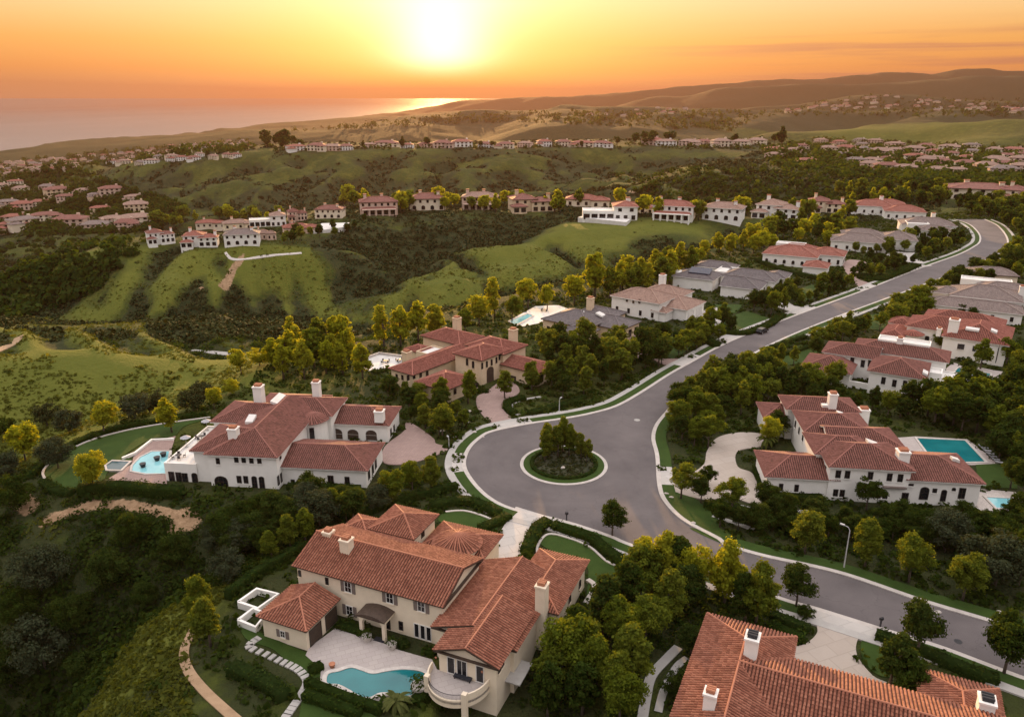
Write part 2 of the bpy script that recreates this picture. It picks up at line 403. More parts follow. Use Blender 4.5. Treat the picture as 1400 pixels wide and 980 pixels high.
# ---------------------------------------------------------------- land form
def vnoise(x, y, seed=0):
    xi = np.floor(x).astype(np.int64); yi = np.floor(y).astype(np.int64); fx = x - xi; fy = y - yi
    fx = fx * fx * (3 - 2 * fx); fy = fy * fy * (3 - 2 * fy)
    def h(a, b):
        k = (a * 374761393 + b * 668265263 + seed * 1442695041) & 0x7fffffff
        k = ((k ^ (k >> 13)) * 1274126177) & 0x7fffffff
        return ((k ^ (k >> 16)) & 0xffff) / 65535.0
    a = h(xi, yi); b = h(xi + 1, yi); c = h(xi, yi + 1); d = h(xi + 1, yi + 1)
    return (a + (b - a) * fx) * (1 - fy) + (c + (d - c) * fx) * fy
def fbm(x, y, s, oct=4, seed=0):
    r = 0; a = .5
    for i in range(oct): r = r + a * (vnoise(x / s, y / s, seed + i) - .5); s *= .5; a *= .5
    return r
P0 = [G(*p) for p in [(262, 990), (262, 900), (290, 830), (350, 785), (420, 745), (425, 715), (330, 698), (230, 682), (150, 664), (100, 674), (62, 655), (58, 630), (90, 600), (150, 575),
      (240, 565), (285, 555), (330, 515), (375, 492), (470, 470), (540, 462), (600, 432), (650, 415), (720, 400), (800, 380), (850, 365), (920, 352), (1000, 335), (1060, 322),
      (1130, 310), (1200, 302), (1280, 292), (1340, 285), (1500, 282)]] + [(700, 500), (500, 60), (60, -40), (-36, -40)]
PIT = G(672, 962, -1)
def g3(px, py, zz): q = G(px, py, zz); return (q[0], q[1], zz)
# ridges: (points with height, half width, side slope, rounding)
RID = [
 ([g3(470, 292, 0), g3(620, 281, 0), g3(760, 282, 0), g3(900, 290, 0), g3(1060, 290, 0), g3(1290, 290, 0)], 26, .50, 10),
 ([g3(480, 292, 0), g3(400, 312, -1), g3(330, 326, -1), g3(225, 328, -1)], 20, .42, 14),
 ([g3(225, 330, -1), g3(150, 352, -8), g3(60, 395, -20)], 6, .42, 14),
 ([g3(330, 330, -2), g3(260, 365, -6), g3(120, 440, -26)], 8, .40, 16),
 ([g3(420, 330, -4), g3(470, 385, -18), g3(500, 425, -30)], 6, .40, 16),
 ([g3(900, 305, -1), g3(800, 308, -2), g3(700, 350, -10), g3(600, 395, -19), g3(500, 440, -29)], 7, .36, 16),
 ([GD(-150, 452, 260), GD(60, 458, 252), GD(200, 474, 246), GD(330, 494, 236), GD(440, 520, 226)], 6, .34, 16),
 # far ridge with houses, its spurs
 ([g3(345, 202, -4), g3(450, 199, 0), g3(640, 198, 0), g3(860, 194, 0), g3(960, 195, 0), g3(1100, 205, 0), g3(1300, 213, 0), g3(1600, 225, 0)], 100, .34, 20),
 ([g3(345, 204, -4), g3(290, 225, -25), g3(215, 258, -55)], 14, .26, 22),
 ([g3(470, 207, -2), g3(400, 235, -22), g3(290, 287, -58)], 14, .24, 22),
 ([g3(680, 207, -2), g3(640, 240, -25), g3(590, 275, -48)], 12, .24, 22),
 ([g3(1090, 212, -1), g3(980, 236, -14), g3(870, 244, -20), g3(740, 258, -30)], 12, .26, 18),
 ([g3(140, 226, -38), g3(230, 220, -34), g3(340, 212, -22)], 60, .22, 22),
 ([g3(1120, 230, 0), g3(1260, 238, 0), g3(1450, 245, 0), g3(1700, 250, 0)], 120, .26, 22),
 ([g3(1290, 262, 0), g3(1400, 266, 0), g3(1700, 270, 0)], 45, .28, 18),
 # mid distance green and brown hills
 ([GD(1000, 191, 2250), GD(1090, 178, 2300), GD(1200, 176, 2350), GD(1300, 171, 2300), GD(1400, 166, 2250), GD(1600, 160, 2200)], 40, 0.31, 45),
 ([GD(1190, 181, 2250), GD(1240, 168, 2700), GD(1310, 150, 3300)], 25, 0.32, 40),
 ([GD(1290, 203, 1800), GD(1360, 186, 2000), GD(1440, 174, 2250)], 25, 0.32, 30),
 ([GD(520, 170, 3300), GD(600, 157, 3500), GD(660, 151, 3600), GD(760, 152, 3600), GD(800, 146, 3500), GD(880, 142, 3500), GD(960, 147, 3600), GD(1050, 152, 3700), GD(1180, 154, 3700), GD(1300, 152, 3700), GD(1500, 150, 3600)], 60, 0.23, 60),
 ([GD(800, 146, 3500), GD(760, 172, 2500)], 40, 0.27, 45), ([GD(940, 147, 3500), GD(880, 176, 2500)], 40, 0.27, 45), ([GD(1080, 152, 3700), GD(960, 184, 2400)], 40, 0.27, 45),
 ([GD(980, 153, 4900), GD(1060, 146, 4800), GD(1150, 139, 4800), GD(1215, 128, 4800), GD(1250, 131, 4800), GD(1340, 138, 4800), GD(1500, 146, 4800)], 120, 0.25, 75),
 ([GD(930, 130, 6600), GD(1000, 121, 6500), GD(1100, 116, 6500), GD(1180, 117, 6500), GD(1290, 109, 6500), GD(1350, 105, 6500), GD(1500, 103, 6500), GD(1750, 110, 6500)], 100, 0.29, 100),
 ([GD(542, 153, 10500), GD(600, 146, 10000), GD(650, 138, 9500), GD(695, 135, 9000), GD(760, 133, 8500), GD(860, 126, 8200), GD(950, 118, 8200), GD(1050, 111, 8200), GD(1100, 107, 8200), GD(1200, 103, 8200), GD(1230, 100, 8200), GD(1275, 103, 8200), GD(1340, 95, 8200), GD(1400, 98, 8200), GD(1500, 92, 8200), GD(1750, 96, 8200)], 120, 0.27, 125),
 # coast
 ([GD(60, 222, 2900), GD(110, 209, 3000), GD(180, 198, 3050), GD(260, 185, 3100), GD(340, 181, 3100), GD(420, 178, 3100), GD(520, 171, 3100)], 60, .10, 120),
 ([GD(330, 179, 5200), GD(440, 168, 5200), GD(540, 160, 5200), GD(640, 153, 5300)], 100, .09, 150),
]
GUL = [[G(*q) for q in l] for l in ([(305, 362, -8), (325, 395, -14), (345, 432, -20)], [(228, 352, -6), (205, 385, -12), (180, 428, -20)], [(275, 372, -8), (262, 400, -14), (255, 440, -22)], [(395, 362, -8), (412, 395, -14), (425, 428, -20)], [(360, 360, -8), (380, 405, -15), (385, 440, -22)],
    [(50, 480, -9), (75, 520, -13), (110, 565, -18)], [(130, 485, -10), (170, 525, -15), (200, 560, -19)], [(235, 495, -12), (262, 525, -16), (285, 548, -19)], [(-20, 500, -9), (10, 540, -13), (30, 580, -18)], [(640, 352, -10), (670, 385, -14), (690, 402, -18)], [(760, 335, -8), (790, 362, -13)], [(560, 400, -16), (590, 428, -20)])]
def gully(x, y, w):
    r = np.zeros(np.shape(x)); k = fbm(x, y, 25, 3, 17) * 9
    for l in GUL:
        for p, q in zip(l, l[1:]): r = np.maximum(r, np.exp(-((seg_dist(x + k, y + k * .6, p, q)[0]) / w) ** 2))
    return r
def smoothstep(a, b, x):
    t = np.clip((x - a) / (b - a), 0, 1); return t * t * (3 - 2 * t)
def terr(x, y, detail=True):
    x = np.asarray(x, float); y = np.asarray(y, float); r = np.hypot(x, y)
    floor = -32 - 22 * smoothstep(190, 330, r) - 6 * smoothstep(550, 1000, r) - 45 * smoothstep(1200, 2600, r) * (1 - .5 * smoothstep(-500, 1500, x))
    floor = floor - 6 * smoothstep(0, -150, x) * (r < 2000)
    lim = -1.80e3 + .004 * np.maximum(y - 5000, 0) * 8
    coast = smoothstep(lim + 250 + 0 * x, lim, x - 180 * fbm(y, y * 0 + 3.3, 1800, 3, 5) * 2) * smoothstep(1600, 2500, y)
    floor = floor - coast * 160
    k = np.where(r < 1500, 2.2, 9.0)
    hs = [floor + fbm(x, y, 140, 3, 1) * 10 * smoothstep(100, 400, r) + fbm(x, y, 900, 4, 9) * 60 * smoothstep(1500, 3000, r)]
    for pts, w, sl, rd in RID:
        best = np.full(x.shape, -1e9)
        for p, q in zip(pts, pts[1:]):
            d, t = seg_dist(x, y, p, q); e = np.maximum(d - w, 0)
            best = np.maximum(best, p[2] + (q[2] - p[2]) * t - sl * (np.sqrt(e * e + rd * rd) - rd))
        hs.append(best)
    hs.append(-sl * 0 - .50 * (np.sqrt(np.maximum(poly_sd(P0, x, y) - 1.0, 0) ** 2 + 16) - 4))
    hs = np.array(hs); mx = hs.max(0)
    h = mx + k * np.log(np.exp((hs - mx) / k).sum(0)) - k * .25
    sd = poly_sd(P0, x, y)
    near_flat = np.exp(-np.maximum(sd, 0) / 6.0)
    if detail:
        rough = np.clip(-mx / 18.0, 0.05, 1)
        gul = np.abs(fbm(x, y, 90, 4, 21))
        h = h + (gul * -62 + 5.5) * np.clip((rough - .12) * 1.6, 0, 1) * smoothstep(2000, 1200, r) * (1 - near_flat) + fbm(x, y, 22, 3, 33) * 2.2 * (1 - near_flat) * smoothstep(3000, 1500, r) * np.clip(rough + .15, 0, 1)
        big = smoothstep(1400, 2600, r)
        h = h + big * (-np.abs(fbm(x, y, 700, 5, 41)) * 150 + 16) * .6
    h = h - 4.5 * gully(x, y, 8.0) * smoothstep(0, 14, sd)
    fl = smoothstep(4, -2, sd)
    h = h * (1 - fl) - .10 * fl
    h = h - 2.1 * smoothstep(15, 9, np.hypot(x - PIT[0], y - PIT[1])) * (y < PIT[1] + 40) * smoothstep(G(590, 960)[0], G(600, 960)[0] + 1.5, x)
    return np.where(coast > .02, np.minimum(h, -95 - 75 * coast + fbm(x, y, 300, 3, 3) * 8), h)
NAZ, NR = 520, 640
AZ = np.linspace(R(-66), R(66), NAZ); RR = np.geomspace(14, 30000, NR)
_A, _R = np.meshgrid(AZ, RR); GX = _R * np.sin(_A); GY = _R * np.cos(_A); HG = terr(GX, GY)
def lookup(g, x, y):
    x = np.asarray(x, float); y = np.asarray(y, float)
    fa = np.clip((np.arctan2(x, y) - AZ[0]) / (AZ[1] - AZ[0]), 0, NAZ - 1.001); fr = np.clip(np.log(np.maximum(np.hypot(x, y), 14) / 14) / np.log(RR[1] / RR[0]), 0, NR - 1.001)
    i = fa.astype(int); j = fr.astype(int); u = fa - i; v = fr - j
    return (g[j, i] * (1 - u) + g[j, i + 1] * u) * (1 - v) + (g[j + 1, i] * (1 - u) + g[j + 1, i + 1] * u) * v
def tza(x, y): return lookup(HG, x, y)
def tz(x, y): return float(tza(x, y))
def RT(px, py, hmax=8000):                  # first ground point under a photo point
    d = ray(px, py); t = np.geomspace(60, hmax, 700)
    x, y, zz = d[0] * t, d[1] * t, CH + d[2] * t
    hit = np.nonzero(zz < tza(x, y))[0]
    if len(hit) == 0: return None
    i = hit[0]; t = np.linspace(t[max(i - 1, 0)], t[i], 24); x, y, zz = d[0] * t, d[1] * t, CH + d[2] * t
    i = np.nonzero(zz <= tza(x, y) + 1e-6)[0]; i = i[0] if len(i) else 23
    return (float(x[i]), float(y[i]), tz(x[i], y[i]))
SCARS = [([(332, 352), (318, 368), (305, 392)], 1.9), ([(270, 392), (276, 394)], 1.0), ([(62, 712), (90, 702), (130, 688), (180, 690), (230, 703), (268, 708)], 1.05), ([(25, 680), (42, 694)], 1.5), ([(255, 700), (265, 715), (240, 722)], 1.4)]
def build_terrain():
    naz, nr = NAZ, NR; X, Y, H = GX, GY, HG
    idx = np.arange(naz * nr).reshape(nr, naz)
    V = np.stack([X, Y, H], -1).reshape(-1, 3)
    Q = np.stack([idx[:-1, :-1], idx[:-1, 1:], idx[1:, 1:], idx[1:, :-1]], -1).reshape(-1, 4)
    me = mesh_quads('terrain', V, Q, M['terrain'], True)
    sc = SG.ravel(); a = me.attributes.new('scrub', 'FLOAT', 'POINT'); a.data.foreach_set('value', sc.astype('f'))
    dm = np.zeros(X.size)
    for pts, w in SCARS:
        q = [RT(*p) for p in pts]
        for p1, p2 in zip(q, q[1:]):
            if p1 and p2: dm = np.maximum(dm, np.clip(1.25 - seg_dist(X.ravel(), Y.ravel(), p1, p2)[0] / (w * 1.6), 0, 1))
    a = me.attributes.new('dirt', 'FLOAT', 'POINT'); a.data.foreach_set('value', dm.astype('f'))
    global DG; DG = dm.reshape(X.shape)
    o = link('terrain', me); o['kind'] = 'structure'
    return o
def mesh_quads(name, V, Q, mat, smooth=False):
    me = bpy.data.meshes.new(name); V = np.ascontiguousarray(V, 'f'); Q = np.ascontiguousarray(Q, 'i')
    me.vertices.add(len(V)); me.vertices.foreach_set('co', V.ravel())
    me.loops.add(Q.size); me.loops.foreach_set('vertex_index', Q.ravel())
    me.polygons.add(len(Q)); me.polygons.foreach_set('loop_start', np.arange(0, Q.size, 4, dtype='i'))
    me.update(calc_edges=True)
    if smooth: me.polygons.foreach_set('use_smooth', np.ones(len(Q), bool))
    me.materials.append(mat); return me
GRASSY = [([(137, 346), (85, 370), (34, 396)], 12), ([(20, 470), (120, 520), (250, 520)], 42), ([(60, 400), (150, 350), (215, 345)], 14), ([(130, 430), (250, 370), (330, 365), (400, 380), (440, 420)], 20), ([(520, 425), (600, 385), (700, 345), (800, 315), (930, 312)], 26), ([(620, 400), (720, 368), (830, 340)], 16),
          ([(150, 950), (200, 880), (250, 840)], 7), ([(235, 262), (300, 225), (345, 208)], 16), ([(290, 288), (380, 245), (450, 215)], 18), ([(760, 255), (870, 243), (970, 237)], 14), ([(0, 350), (60, 345)], 18), ([(560, 235), (640, 225), (740, 230)], 15), ([(800, 212), (900, 212), (1010, 212)], 16)]
GR_W = None
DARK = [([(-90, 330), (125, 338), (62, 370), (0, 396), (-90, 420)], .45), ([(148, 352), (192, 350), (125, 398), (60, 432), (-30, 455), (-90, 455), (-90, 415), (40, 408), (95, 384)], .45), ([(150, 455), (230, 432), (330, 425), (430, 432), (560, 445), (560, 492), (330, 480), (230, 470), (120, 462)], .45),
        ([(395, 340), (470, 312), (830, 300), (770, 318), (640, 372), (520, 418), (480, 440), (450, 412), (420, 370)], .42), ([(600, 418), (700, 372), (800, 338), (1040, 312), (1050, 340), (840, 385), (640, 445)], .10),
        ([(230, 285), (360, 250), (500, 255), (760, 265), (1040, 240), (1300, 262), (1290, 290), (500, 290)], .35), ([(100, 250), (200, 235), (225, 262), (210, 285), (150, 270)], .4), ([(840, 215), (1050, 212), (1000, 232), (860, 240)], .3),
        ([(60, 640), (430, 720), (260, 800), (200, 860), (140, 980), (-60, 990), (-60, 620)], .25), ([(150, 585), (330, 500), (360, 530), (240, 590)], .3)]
def scrub_mask(x, y, h):
    global GR_W
    r = np.hypot(x, y)
    if GR_W is None: GR_W = [([q for q in (RT(*p) for p in pts) if q], w) for pts, w in GRASSY]
    e = np.clip(r * .02, 3, 60); lap = 0
    for dx, dy in ((1, 0), (-1, 0), (0, 1), (0, -1)): lap = lap + tza(x + e * dx, y + e * dy) / 4
    lap = lap - h
    m = .60 + lap / e * 2.2 + fbm(x, y, 60, 3, 77) * .8
    for q, w in GR_W:
        for a, b in zip(q, q[1:]): m = m - .62 * np.clip(1.3 - seg_dist(x, y, a, b)[0] / w, 0, 1)
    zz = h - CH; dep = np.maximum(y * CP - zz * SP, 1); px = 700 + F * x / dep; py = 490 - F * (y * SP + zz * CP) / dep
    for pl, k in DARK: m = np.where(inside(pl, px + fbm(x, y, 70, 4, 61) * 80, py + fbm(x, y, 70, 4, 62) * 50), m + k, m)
    m = m + .62 * gully(x, y, 5.5)
    m = np.where((r > 700) & (r < 1600), np.maximum(m, .14 + .3 * fbm(x, y, 120, 3, 91) + .22), m)
    m = np.where(r > 1600, .92 + fbm(x, y, 400, 3, 78) * .7 - .72 * smoothstep(450, 900, x) * (r < 2700), m)
    return np.clip(m, 0, 1)
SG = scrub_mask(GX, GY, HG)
terrain = build_terrain()
mb = MB(); mb.prism([(-60000, -300), (60000, -300), (60000, 90000), (-60000, 90000)], -151, -150); tag(mb.build('sea', M['sea']), kind='structure')
# ---------------------------------------------------------------- road
W_EDGE = [(1500, 957), (1400, 925)] + z(Z8, (1080, 455), (850, 385), (610, 310), (440, 260)) + z(Z7, (1010, 215), (900, 170), (700, 105), (470, 50)) + \
    z(Z4, (285, 700), (205, 622), (165, 545), (185, 470), (240, 415), (300, 385), (470, 350), (640, 325), (770, 300), (890, 265), (1000, 205), (1140, 115)) + \
    [(941, 498.6), (1003, 465.6), (1093.6, 430), (1184, 396.8), (1258.6, 367.3), (1310, 349), (1332, 338), (1341, 330), (1339, 319), (1326, 307), (1305, 300)]
E_EDGE = [(1345, 300), (1362, 308), (1374, 322), (1376, 335), (1364.7, 347), (1313.6, 369), (1243, 396), (1140, 434), (1058, 468), (985, 508), (936, 536)] + \
    z(Z4, (1110, 300), (1065, 360), (1052, 420), (1070, 500), (1080, 640), (1110, 720), (1200, 810), (1365, 900)) + z(Z8, (250, 70), (400, 115), (690, 180), (1000, 285), (1200, 345), (1400, 405)) + [(1500, 897)]
WE = resample(smooth_line([G(*p) for p in W_EDGE], 8), .8); EE = resample(smooth_line([G(*p) for p in E_EDGE], 8), .8)
slab('road', WE + EE, 0.0, M['asphalt'], -.6)
DRV_W = [(G(622, 632), 4.6), (G(702, 581), 4.6), (G(948, 494), 6.0), (G(1001, 463), 6.5), (G(1097, 424), 7.5), (G(1187, 393), 7.5), (G(1262, 367), 7), (G(739, 706), 4.2), (G(1158, 845), 5.0), (G(1330, 905), 0.1)]
DRV_E = [(G(903, 650), 3.8), (G(1160, 430), 6)]
ribbon('kerb', WE, 0, .85, -.5, .13, M['kerb'])             # W edge runs with the verge on its left
ribbon('kerb', EE, 0, .85, -.5, .13, M['kerb'])
for o in ribbon('lawn', WE, .85, 2.9, -.5, .17, M['lawn'], DRV_W): pass
ribbon('pavement', WE, 2.9, 4.4, -.5, .15, M['walk'])
for o in ribbon('lawn', EE, .85, 3.2, -.5, .17, M['lawn'], DRV_E): pass
ribbon('pavement', EE[: int(len(EE) * .62)], 3.2, 4.6, -.5, .15, M['walk'])
for c, r in DRV_W + DRV_E:                                     # driveway aprons across the verge
    E = WE if (c, r) in DRV_W else EE
    seg = [p for p in E if math.hypot(p[0] - c[0], p[1] - c[1]) < r + .4]
    if len(seg) > 3: ribbon('driveway', seg, .85, 2.9 if E is WE else 3.2, -.5, .145, M['pave'])
# drives
slab('driveway', pxs(z(Z7, (475, 42), (640, 92), (560, 190), (470, 300), (440, 370), (350, 330), (360, 250), (395, 170))), .10, M['pave'])
slab('driveway', pxs(smooth_line(z(Z3, (880, 735), (985, 712), (940, 660), (960, 610), (1030, 560), (1000, 510), (930, 500), (840, 560), (790, 590), (800, 660)), 5, True)), .10, M['brickpave'])
slab('driveway', pxs(smooth_line(z(Z3, (625, 870), (560, 850), (545, 820), (440, 745), (390, 735), (380, 780), (270, 870), (270, 960), (420, 960), (600, 900)), 5, True)), .10, M['brickpave'])
slab('driveway', pxs(smooth_line(z(Z5, (-270, 480), (-220, 560), (-60, 610), (60, 600), (195, 635), (190, 560), (160, 490), (95, 460), (95, 390), (210, 365), (215, 315), (100, 305), (0, 330), (-45, 390), (-60, 450), (-130, 490)), 5, True)), .10, M['tanpave'])
slab('driveway', pxs(smooth_line(z(Z8, (600, 318), (835, 385), (770, 420), (760, 490), (820, 570), (880, 610), (600, 620), (480, 540), (490, 470), (560, 450), (610, 400)), 5, True)), .10, M['tanpave'])
slab('driveway', pxs(smooth_line(z(Z9, (240, 690), (180, 715), (110, 690), (100, 640), (60, 590), (0, 600), (-10, 680), (60, 690)), 5, True)), .10, M['brickpave'])
slab('driveway', pxs(smooth_line(z(Z9, (430, 605), (350, 590), (345, 560), (375, 530), (310, 510), (235, 555), (290, 580), (330, 605), (370, 625)), 5, True)), .10, M['pave'])
slab('driveway', pxs(z(Z9, (655, 515), (600, 505), (560, 480), (500, 470), (490, 490), (600, 530))), .10, M['pave'])
slab('driveway', pxs(smooth_line(z(Z9, (870, 430), (820, 410), (825, 385), (855, 355), (790, 345), (770, 370), (800, 410), (830, 440)), 5, True)), .10, M['brickpave'])
slab('driveway', pxs(z(Z9, (1080, 365), (1010, 335), (1020, 320), (930, 315), (920, 330), (1040, 372))), .10, M['pave'])
# the round island
IC = (10.7, 143.3)
def circ(c, r, n=56): return [(c[0] + r * math.cos(2 * math.pi * i / n), c[1] + r * math.sin(2 * math.pi * i / n)) for i in range(n)]
slab('kerb', circ(IC, 9.05), .12, M['kerb'], -.3); slab('lawn', circ(IC, 8.35), .17, M['lawn'], -.3); slab('planting_bed', circ(IC, 6.4), .22, M['soil'], -.3)
# lawns
LA = smooth_line(z(Z1, (245, 570), (252, 620), (300, 670), (370, 685), (470, 668), (560, 630), (600, 570), (720, 515), (680, 490), (830, 400), (950, 385), (1010, 330), (1150, 285), (1080, 290), (930, 315), (700, 355), (500, 410), (330, 490)), 5, True)
slab('lawn', pxs(LA), .05, M['lawn'])
LW = smooth_line([G(*p) for p in z(Z1, (1150, 285), (930, 315), (700, 355), (500, 410), (330, 490), (245, 570), (252, 620), (300, 670), (370, 685))], 8)
ribbon('lawn_kerb', LW, -.35, .1, -.6, .25, M['kerb'])
slab('lawn', pxs(smooth_line(z(Z7, (580, 200), (620, 165), (720, 185), (810, 225), (880, 285), (960, 330), (975, 400), (940, 480), (840, 520), (790, 470), (790, 300), (640, 240)), 5, True)), .06, M['lawn'])
LB = smooth_line(z(Z7, (128, 95), (160, 65), (240, 60), (320, 80), (390, 110), (385, 150), (330, 160), (250, 140), (150, 115)), 5, True); slab('lawn', pxs(LB), .06, M['lawn'])
LB2 = smooth_line(z(Z7, (570, 260), (572, 215), (620, 165), (720, 185), (810, 225), (880, 285), (960, 325), (980, 370)), 6)
ribbon('lawn_kerb', [G(*p) for p in LB2], -.25, .15, -.3, .2, M['kerb'])
ribbon('lawn_kerb', [G(*p) for p in smooth_line(z(Z7, (160, 65), (240, 60), (320, 80), (395, 112)), 6)], -.25, .15, -.3, .2, M['kerb'])
ribbon('lawn_kerb', [G(*p) for p in smooth_line(z(Z7, (785, 475), (815, 430), (825, 395), (795, 370)), 6)], -.4, .4, -.3, .3, M['kerb'])
for pts, Z in (([(1180, 440), (1360, 430), (1370, 560), (1190, 548)], Z5),): slab('lawn', pxs(z(Z, *pts)), .05, M['lawn'])
for pts in ([(110, 660), (200, 590), (260, 640), (180, 690)], [(320, 500), (420, 500), (400, 530), (350, 525)], [(345, 560), (430, 520), (520, 550), (420, 600)], [(590, 460), (660, 430), (720, 450), (640, 490)], [(560, 680), (620, 640), (700, 650), (640, 700), (560, 715)], [(820, 545), (900, 530), (960, 560), (900, 590), (830, 580)]):
    slab('lawn', pxs(z(Z9, *pts)), .05, M['lawn'])
slab('lawn', pxs(smooth_line(z(Z8, (120, 5), (250, 66), (400, 110), (700, 178), (1000, 280), (1400, 400), (1500, 390), (1320, 330), (1000, 240), (700, 145), (400, 84), (230, 30)), 4, True)), .05, M['lawn'])
slab('lawn', pxs(smooth_line(z(Z8, (775, 450), (800, 425), (850, 460), (900, 560), (850, 570), (790, 520)), 5, True)), .05, M['lawn'])
slab('lawn', pxs(smooth_line(z(Z4, (1105, 640), (1180, 650), (1280, 720), (1365, 800), (1365, 880), (1240, 810), (1140, 720)), 5, True)), .05, M['lawn'])
slab('lawn', pxs(smooth_line(z(Z6, (60, 600), (170, 640), (420, 760), (330, 820), (200, 700), (90, 660)), 5, True)), .05, M['lawn'])
slab('lawn', pxs(z(Z6, (320, 870), (460, 900), (560, 945), (640, 985), (520, 1010), (300, 1000))), .05, M['lawn'])
# paths
def path(pts, w, mat, kind='structure', name='path', n=6):
    q = [RT(*p) for p in smooth_line(pts, n)]; q = [p for p in q if p]
    mb = MB(); l = offset_line([p[:2] for p in q], w / 2); r = offset_line([p[:2] for p in q], -w / 2); k = len(q)
    def up(p): return max(tz(*p), -.1) + .16 if poly_sd(P0, np.array([p[0]]), np.array([p[1]]))[0] < 0 else tz(*p) + .22
    mb.v = [(*p, up(p)) for p in l] + [(*p, up(p)) for p in r] + [(*p, up(p) - .8) for p in l] + [(*p, up(p) - .8) for p in r]
    for i in range(k - 1):
        for f in ((i, k + i, k + i + 1, i + 1), (i, i + 1, 2 * k + i + 1, 2 * k + i), (k + i + 1, k + i, 3 * k + i, 3 * k + i + 1)): mb.f.append(f); mb.uv.append(None)
    for i in range(0, k - 1, 6): KEEPW.append(offset_line([p[:2] for p in q], w / 2 + .5)[i:i + 7] + offset_line([p[:2] for p in q], -w / 2 - .5)[i:i + 7][::-1])
    return tag(mb.build(name, mat), kind=kind)
path([(330, 990), (285, 950), (258, 918), (252, 890), (266, 858)], 1.3, M['dirt'])
path([(-20, 484), (0, 478), (20, 470), (26, 461)], 2.6, M['dirt'])
path(z(((0, 200), 2.9702), (780, 830), (860, 838), (980, 848), (1110, 842)), 1.4, M['concrete'])
path(z(((0, 200), 2.9702), (915, 432), (940, 458), (990, 460), (1100, 445), (1225, 435)), 1.2, M['stone'])
path(z(Z7, (1040, 990), (1055, 900), (1080, 800), (1150, 720), (1200, 670)), 1.3, M['walk'])
path(z(Z7, (1110, 960), (1130, 880), (1160, 810), (1200, 750), (1240, 720)), 1.0, M['walk'])
path([(860, 262), (885, 268), (910, 276)], 2.5, M['dirt'])
path([(1130, 240), (1150, 250)], 2.5, M['dirt'])
path(z(Z3, (985, 655), (990, 630), (1050, 605), (1150, 588)), .8, M['walk']); path(z(Z3, (985, 650), (1000, 680), (1030, 690)), .8, M['walk'])
path(z(Z5, (100, 640), (180, 655), (300, 662), (475, 668)), 1.0, M['walk']); path(z(Z5, (-20, 685), (60, 710), (170, 748)), 1.0, M['walk'])
# ---------------------------------------------------------------- foliage meshes
def leaf_quads(cent, nrm, size, rng, aspect=.75):
    n = len(cent); up = rng.normal(size=(n, 3)); a = np.cross(nrm, up); a /= np.linalg.norm(a, axis=1)[:, None] + 1e-9
    b = np.cross(nrm, a); b /= np.linalg.norm(b, axis=1)[:, None] + 1e-9
    s = (size if np.ndim(size) else np.full(n, size)) * rng.uniform(.65, 1.3, n); s = s[:, None] / 2
    fold = nrm * s * .35
    V = np.stack([cent - a * s, cent - b * s * aspect + fold, cent + a * s, cent + b * s * aspect + fold], 1)
    return V
def foliage_mesh(name, V, tone, mat):
    n = len(V); me = mesh_quads(name, V.reshape(-1, 3), np.arange(n * 4).reshape(-1, 4), mat)
    a = me.attributes.new('tone', 'FLOAT', 'FACE'); a.data.foreach_set('value', np.clip(tone, 0, 1).astype('f')); return me
def crown(kind, n, leaf, seed):
    """unit-ish crown: returns leaf quads for a tree 1 m tall (scaled up by the caller), base of crown ~.25"""
    rng = np.random.default_rng(seed)
    if kind == 'round': cen, ext, k, br = (0, 0, .60), (.33, .33, .37), 60, .085
    elif kind == 'oval': cen, ext, k, br = (0, 0, .57), (.23, .23, .43), 60, .066
    elif kind == 'column': cen, ext, k, br = (0, 0, .53), (.15, .15, .46), 46, .055
    elif kind == 'open': cen, ext, k, br = (0, 0, .64), (.38, .38, .31), 44, .078
    else: cen, ext, k, br = (0, 0, .46), (.50, .50, .40), 50, .11       # bush
    bl = rng.normal(size=(k, 3)); bl /= np.linalg.norm(bl, axis=1)[:, None]; bl *= (rng.uniform(.12, 1, k) ** .42)[:, None] * .86; bl *= (1 + .16 * np.sin(3 * np.arctan2(bl[:, 1], bl[:, 0]) + seed) * (1 - np.abs(bl[:, 2])))[:, None]
    if kind in ('oval', 'column'):
        tap = 1 - .45 * np.clip(bl[:, 2], -.2, 1); bl[:, :2] *= tap[:, None]
    bc = bl * np.array(ext) + np.array(cen); rad = br * rng.uniform(.75, 1.3, k); btone = rng.uniform(.1, .8, k)
    bc[:, :2] += rng.normal(size=2) * .03
    w = rad ** 2; w /= w.sum(); which = rng.choice(k, n, p=w)
    d = rng.normal(size=(n, 3)); d /= np.linalg.norm(d, axis=1)[:, None]; d[:, 2] = np.where(d[:, 2] < -.5, -d[:, 2], d[:, 2])
    rr = rad[which] * (.35 + .85 * rng.random(n) ** .7) * np.where(rng.random(n) < .12, 1.35, 1.0)
    c = bc[which] + d * rr[:, None] * np.array([1, 1, .85]); nrm = d + rng.normal(size=(n, 3)) * .55; nrm /= np.linalg.norm(nrm, axis=1)[:, None]
    tone = btone[which] * .6 + rng.uniform(0, .45, n)
    return leaf_quads(c, nrm, leaf, rng), tone
